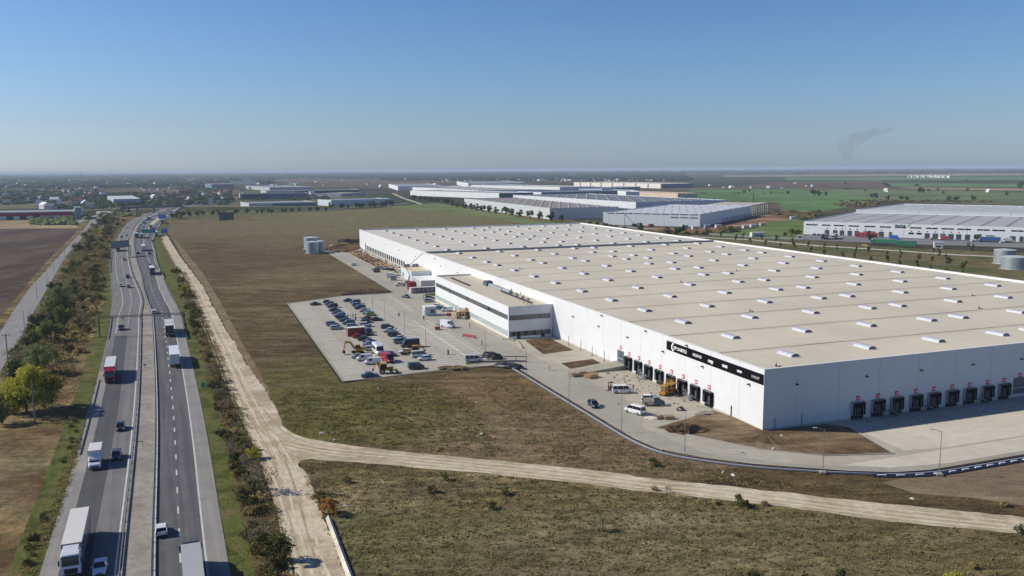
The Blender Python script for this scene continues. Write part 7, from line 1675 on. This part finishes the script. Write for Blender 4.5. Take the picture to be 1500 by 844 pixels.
for key, x, y, sc, lb in [('shrub_dark', 957, 682, .55, 'dark green bush below the curve of the drainage channel'), ('shrub_green', 1085, 741, .72, 'green-brown bush on the south edge of the gravel branch road'), ('shrub_tan', 1047, 738, .5, 'small brown bush left of the green-brown one on the gravel edge'), ('shrub_tan', 957, 718, .5, 'low tan bush on the gravel branch edge'), ('twiggy', 978, 722, .4, 'wispy bush right of the low tan one'), ('twiggy', 883, 778, .8, 'dark wiry bush alone on the south meadow'), ('shrub_dark', 1108, 850, .62, 'dark green bush at the bottom edge of the south meadow'), ('shrub_tan', 1120, 740, .45, 'bush right of the green-brown one on the gravel edge'), ('shrub_dark', 1232, 850, .55, 'grey-green bush cut by the bottom edge'), ('shrub_dark', 1180, 852, .4, 'small dark bush at the bottom edge'), ('shrub_lime', 1395, 856, .75, 'bright lime bush cut by the bottom edge at the right'), ('shrub_dark', 1497, 782, .6, 'green bush at the right end of the gravel branch road'), ('shrub_russet', 632, 722, .65, 'low blackish shrub on the south meadow, left of two'), ('shrub_russet', 742, 724, .55, 'low blackish shrub on the south meadow, right of two'), ('shrub_russet', 722, 745, .6, 'low brown shrub below the right blackish one'), ('shrub_green', 652, 703, .5, 'low yellowish shrub just below the gravel branch'), ('shrub_russet', 510, 707, .5, 'low brown shrub in the corner of the south meadow'), ('shrub_tan', 1425, 832, .5, 'flat brown shrub near the lime bush'), ('shrub_tan', 1470, 742, .6, 'tan scrub beside the puddled soil at the right')]:
    plant(key, at(x, y, -.08), sc, lb, 'bush')
# tree rows
def row(key, pts, n, sc, what, grp, jit=0.0):
    P = [at(*q) for q in pts]; seg = [(b - a).length for a, b in zip(P, P[1:])]; tot = sum(seg)
    for k in range(n):
        s = tot * k / max(1, n - 1); i = 0
        while i < len(seg) - 1 and s > seg[i]: s -= seg[i]; i += 1
        p = P[i].lerp(P[i + 1], min(1, s / seg[i])); p = p + Vector((rv.uniform(-jit, jit), rv.uniform(-jit, jit), -.15))
        plant(key, p, sc * rv.uniform(.8, 1.15), '%s, %s from the left' % (what, ORD[k]), 'tree' if key != 'sap' else 'sapling', grp)
row('row', [(664, 303), (700, 309), (745, 316), (775, 320), (806, 324)], 15, 1.3, 'round dark tree in the row before the long grey warehouse', 'tree row before the grey warehouse', 2)
row('row', [(606, 292.5), (640, 297), (664, 300)], 14, 1.2, 'dark tree in the far row before the white warehouses', 'tree row before the white warehouses', 4)
row('row', [(492, 306), (530, 305), (572, 301.5)], 18, 1.15, 'dark tree in the row before the white-gabled warehouse', 'tree row before the white-gabled warehouse', 6); row('row', [(330, 314), (400, 312), (470, 309)], 16, .85, 'small dark tree along the road at the far meadow edge', 'trees along the far meadow edge', 8)
row('row', [(252, 321), (270, 318), (300, 316), (330, 315)], 9, 1.0, 'dark tree on the green strip at the junction', 'trees on the green junction strip', 3)
plant('orange', at(263.5, 321), .95, 'orange autumn tree among dark ones at the junction'); plant('row', at(822, 325), 1.0, 'round yellow-green tree at the right end of the grey warehouse row')
for x, y, sc, lb in [(937.5, 340, 1.05, 'tall dark tree before the unfinished warehouse'), (979, 344, .95, 'narrow dark tree behind the roof edge, right of the tall one'), (993, 345, 1.0, 'dark tree pair member nearest the roof edge'), (1000, 342, .9, 'dark tree right behind the pair'), (885.5, 332, .6, 'small tree beside the navy van'), (864, 330, .6, 'small dark tree at the back corner of the big roof'), (875, 331, .6, 'bushy tree beside the back corner of the big roof')]: plant('row', at(x, y, -.15), sc, lb)
row('row', [(895, 333), (916, 336)], 6, .4, 'low shrub-like tree before the unfinished wall', 'low trees before the unfinished wall', 1)
for x, y, sc, lb in [(1275.5, 352.5, .95, 'round green tree before the red lorry at the right complex'), (1431, 354, .8, 'slim green tree in the right forecourt'), (1160, 345, .8, 'bright green tree left of a pair beside the right complex'), (1170, 345, .8, 'bright green tree right of the pair beside the right complex'), (1150, 347, .5, 'small tree left of the bright green pair'), (1138, 351, .5, 'small dark tree on the lawn by the gatehouse'), (1070, 340, .8, 'leafy tree at the edge of the building site')]: plant('row' if sc != .8 or x > 1200 else 'big_mid', at(x, y, -.15), sc, lb)
sp1 = [(1030 + 4 + i * 22 + rv.uniform(-3, 3), 346.5 + i * 3.6 + rv.uniform(-2, 3)) for i in range(21)]; sp2 = [(1090 + i * 23 + rv.uniform(-3, 3), 352 + i * 2.9 + rv.uniform(-1, 1)) for i in range(18)]; sp3 = [(1368, 372), (1376, 378), (1385, 383), (1418, 366), (1424, 371), (1432, 379), (1441, 385), (1392, 392), (1410, 398), (1455, 402), (1478, 408), (1490, 402)]
sps = sorted([q for q in sp1 + sp2 + sp3 if not (1452 < q[0] < 1500 and q[1] < 397)])[:40]
for k, (x, y) in enumerate(sps): plant('sap', at(x, y, -.15), rv.uniform(1.2, 1.8), 'young sapling in the planted strip beyond the roof edge, %s from the left' % ORD[k], 'sapling', 'saplings beyond the roof edge')
# scattered field trees and hedgerows to the right
for k, (x, y, sc) in enumerate([(1154, 285.5, 1.2), (1191, 286.5, 1.8), (1200, 287.5, 1.5), (1210, 287.5, 1.3), (1347, 283, 1.8), (1351, 283, 1.5), (1278, 291.5, 1.4), (1284, 291, 1.3), (1268, 281, 1), (1416, 267.5, 1.3), (1495, 277, 2.4), (1417, 281, 1.2), (1360, 281, 1), (1374, 280, 1), (1300, 293, 1.2), (1320, 294, 1.2), (1328, 294.5, 1.1), (1475, 287, 1.2), (1343, 274, 1.3), (1238, 270.5, 1), (1382, 284.5, 1), (1090, 284, 1.2), (1098, 281, .9), (1426, 295, 1.5), (1400, 296, 1.3), (1390, 295.5, 1.2)]): plant('row', at(x, y, -.2), sc, 'dark tree standing out on the right-hand fields, %s in order of distance list' % ORD[k] if False else 'lone dark tree on the open green and brown fields at the right', 'tree', 'lone trees on the right-hand fields')
# ---- masses nobody could count
def scatter_mass(name, areas, n, size, mt, seed, hgt=1.0):
    rnd = random.Random(seed); m = MB()
    for _ in range(n):
        x0, x1, y0, y1, w_ = rnd.choices(areas, [a[4] for a in areas])[0]
        px, py = rnd.uniform(x0, x1), rnd.uniform(y0, y1); p = at(px, py)
        D = p.length; s = size * rnd.uniform(.6, 1.5) * min(2.2, max(1.0, D / 5000))
        k = 7; rg = []
        for f, z in ((.8, 0), (1, .4), (.75, .8), (.2, 1.0)):
            rg.append([(p.x + s * (1.3 + min(6, D / 5000)) * f * math.cos(2 * math.pi * i / k) * rnd.uniform(.7, 1.3), p.y + s * f * math.sin(2 * math.pi * i / k) * rnd.uniform(.7, 1.3), -.3 + s * hgt * z * rnd.uniform(.75, 1.15)) for i in range(k)])
        m.loft(rg)
    return tag(m.build(name, mt), kind='stuff')
scatter_mass('distant_woods', [(-60, 420, 254.5, 262, 5), (-60, 560, 252.6, 256, 3), (-60, 300, 262, 275, 2.2), (420, 1000, 252.0, 259, 5), (560, 1010, 259, 265, 3.5), (1000, 1560, 248.5, 254.5, 3.5), (380, 560, 257, 262, 1), (300, 400, 262, 270, .5)], 5200, 6.5, LX, 5)
scatter_mass('distant_scrub', [(-60, 150, 281, 300, 3), (0, 110, 286, 298, 2), (110, 260, 283, 302, 2.5), (260, 340, 272, 300, 1.6), (-60, 140, 268, 284, 1), (340, 480, 286, 293, .6), (80, 180, 300, 310, 1.2)], 1500, 3.6, LX, 6)
scatter_mass('hedgerow', [(1150, 1290, 308, 311, 0), (1222, 1290, 293.5, 303, 1.2), (1290, 1450, 294, 296, 1), (1160, 1245, 270, 274, .35), (985, 1150, 283.2, 284.2, .25), (1130, 1200, 310, 316, 1), (1148, 1195, 316, 320, .8), (1050, 1080, 334, 341, .6), (940, 1040, 340, 345, .8)], 330, 2.2, leafmat('hedge brown', (100, 80, 53), (126, 109, 70), (114, 117, 70)), 7)
scatter_mass('roadside_scrub', [(48, 108, 320, 330, 3), (90, 128, 312, 322, 1.5), (112, 190, 304, 312, 1.2), (146, 205, 312, 318, .8)], 300, 2.6, LG, 8, 1.2)
def tufts(name, polys, n, hmin, hmax, mt, seed, wd=.16):
    rnd = random.Random(seed); m = MB()
    for _ in range(n):
        tri = rnd.choices(polys, [p[3] for p in polys])[0]; a, b = rnd.random(), rnd.random()
        if a + b > 1: a, b = 1 - a, 1 - b
        p = tri[0] + (tri[1] - tri[0]) * a + (tri[2] - tri[0]) * b; h = rnd.uniform(hmin, hmax); s = rnd.uniform(.6, 1.6) * wd
        for j in range(2):
            t = rnd.uniform(0, 3.14); c, s_ = math.cos(t) * s, math.sin(t) * s; o = rnd.uniform(-.1, .1)
            m.add([(p.x - c, p.y - s_, -.1), (p.x + c, p.y + s_, -.1), (p.x + c * .6 + o, p.y + s_ * .6 + o, -.1 + h), (p.x - c * .6 + o, p.y - s_ * .6, -.1 + h * .8)], [(0, 1, 2, 3)])
    return tag(m.build(name, mt), kind='stuff')
def tris(px):
    P = [at(*q) for q in px]; from mathutils.geometry import tessellate_polygon
    out = []
    for t in tessellate_polygon([P]):
        a, b, c = (P[i] for i in t); out.append((a, b, c, (b - a).cross(c - a).length))
    return out
GD = leafmat('meadow straw', (112, 100, 68), (143, 129, 92), (126, 122, 78)); GG = leafmat('meadow green grass', (87, 92, 41), (117, 119, 56), (131, 124, 70)); GR = leafmat('reed tan', (128, 110, 72), (158, 138, 96), (146, 128, 86))
south = [(438, 676), (550, 681), (690, 693), (830, 707), (941, 721), (1160, 745), (1305, 766), (1520, 784), (1540, 860), (514, 860), (482, 792), (458, 722)]
def clump_mass(name, polys, n, per, r, h, mt, seed, ls=.34, z=-.12):
    rnd = random.Random(seed); m = MB()
    for _ in range(n):
        tri = rnd.choices(polys, [p[3] for p in polys])[0]; a, b = rnd.random(), rnd.random()
        if a + b > 1: a, b = 1 - a, 1 - b
        c = tri[0] + (tri[1] - tri[0]) * a + (tri[2] - tri[0]) * b; rr_ = r * rnd.uniform(.5, 1.5); hh = h * rnd.uniform(.5, 1.4)
        for _k in range(per):
            t = rnd.uniform(0, 6.283); q = rr_ * math.sqrt(rnd.random()); zz = z + hh * (1 - (q / rr_) ** 2) * rnd.uniform(.3, 1.05); p = Vector((c.x + q * math.cos(t), c.y + q * math.sin(t), zz)); s = ls * rnd.uniform(.5, 1.4)
            u1 = Vector((rnd.gauss(0, 1), rnd.gauss(0, 1), rnd.gauss(0, .7))).normalized(); u2 = u1.cross(Vector((rnd.gauss(0, 1), rnd.gauss(0, 1), rnd.gauss(0, 1)))).normalized()
            m.add([p - u1 * s * .5, p + u2 * s * .35, p + u1 * s * .5, p - u2 * s * .35], [(0, 1, 2, 3)])
    return tag(m.build(name, mt), kind='stuff')
bl = tris([(2, 545), (28, 500), (52, 455), (76, 420), (104, 370), (130, 335), (146, 330), (140, 350), (118, 400), (100, 470), (95, 540), (60, 600), (20, 600)])
brt = tris([(100, 590), (95, 540), (104, 470), (120, 400), (140, 350), (148, 328), (185, 322), (172, 350), (156, 400), (152, 455), (141, 510), (128, 560), (112, 610)])
brf = tris([(112, 420), (122, 385), (138, 350), (150, 326), (188, 321), (174, 346), (158, 385), (155, 425)])
clump_mass('undergrowth', bl, 520, 45, 1.5, 1.7, LM, 41); clump_mass('undergrowth', bl, 260, 45, 1.5, 1.5, LD, 42); clump_mass('undergrowth', bl, 200, 40, 1.4, 1.2, LT, 43)
clump_mass('undergrowth', brt, 420, 40, 1.5, 1.0, LT, 44); clump_mass('undergrowth', brf, 520, 40, 1.7, 1.5, LB, 45); clump_mass('undergrowth', brf, 160, 40, 1.5, 1.5, LM, 46)
hp = tris([(258, 395), (272, 400), (290, 440), (318, 505), (345, 578), (366, 640), (376, 665), (384, 700), (408, 760), (430, 840), (440, 880), (398, 880), (380, 800), (358, 735), (340, 665), (318, 590), (296, 520), (272, 450)])
clump_mass('hedge_undergrowth', hp, 330, 45, 1.0, .9, LT, 47, .26, -.08); clump_mass('hedge_undergrowth', hp, 260, 45, 1.0, 1.2, LB, 48, .26, -.08); clump_mass('hedge_undergrowth', hp, 170, 45, 1.0, 1.1, LM, 49, .26, -.08); clump_mass('hedge_undergrowth', hp, 160, 30, .9, 1.5, LGB, 50, .2, -.08)
GD = leafmat('pale meadow straw', (116, 103, 70), (138, 122, 85), (152, 136, 99)); GG = leafmat('olive meadow grass', (88, 85, 42), (106, 101, 50), (124, 112, 66))
south = [(438, 676), (550, 681), (690, 693), (830, 707), (941, 721), (1160, 745), (1305, 766), (1520, 784), (1540, 860), (514, 860), (482, 792), (458, 722)]
gb = tris([(420, 570), (500, 570), (610, 562), (680, 575), (720, 625), (740, 668), (700, 666), (540, 650), (434, 632), (402, 590)]); bb = tris([(700, 552), (756, 552), (830, 600), (940, 662), (1030, 690), (1160, 706), (1160, 718), (989, 700), (800, 678), (740, 620)])
clump_mass('dry_grass', tris(south), 1500, 12, .7, .22, GD, 61, .3, -.1); clump_mass('green_grass', tris(south), 700, 12, .7, .2, GG, 62, .3, -.1)
clump_mass('green_grass', gb, 1000, 12, .8, .28, GG, 63, .3, -.1); clump_mass('dry_grass', bb, 900, 12, .7, .22, GD, 64, .3, -.1)
nl = tris([(112, 640), (122, 642), (104, 700), (78, 770), (48, 850), (24, 850), (60, 770), (90, 700)])
clump_mass('ditch_scrub', nl, 160, 35, .8, .5, LT, 51, .2); clump_mass('ditch_scrub', nl, 120, 35, .8, .45, LM, 52, .2)
tufts('roadside_reeds', tris([(60, 600), (100, 560), (140, 470), (152, 400), (160, 350), (130, 345), (100, 420), (90, 480), (70, 560)]), 7000, .3, .9, GR, 35, .25)

# loose white litter on the meadows
LIT = pm('white plastic scrap', (226, 226, 220), .7, .15, 2)
for k, (x, y, s_, lb) in enumerate([(471, 635, .9, 'white plastic scrap on the green slope left of the branch road'), (490, 645, .5, 'small white scrap right by the gravel branch road'), (554, 569, .5, 'white scrap on the slope below the car park'), (706, 636, .8, 'white board scrap on the lower brown slope'), (693, 628, .4, 'tiny white scrap left of the white board'), (698, 590, .6, 'pale scrap high on the brown slope'), (1059, 692, .5, 'upright white scrap under the yard road'), (1074, 696.5, .9, 'flat white scrap right of the upright one'), (1336, 731, .6, 'white scrap on the soil right of the branch road'), (506, 742, .7, 'white scrap beside the rusty orange bush'), (1133, 657.5, .7, 'pale scrap on the soil bed edge near the road'), (1145, 639, 1.0, 'grey slab lying on the soil bed')]):
    s_ *= .6; o = MB().box(-s_, s_, -s_ * .4, s_ * .4, 0, .12).box(-s_ * .5, s_ * .3, -s_ * .2, s_ * .35, .12, .25).build('scrap', LIT); o.location = at(x, y, 0.12 if k > 9 else -.09); o.rotation_euler = (0, 0, k * .7); tag(o, lb, 'scrap')
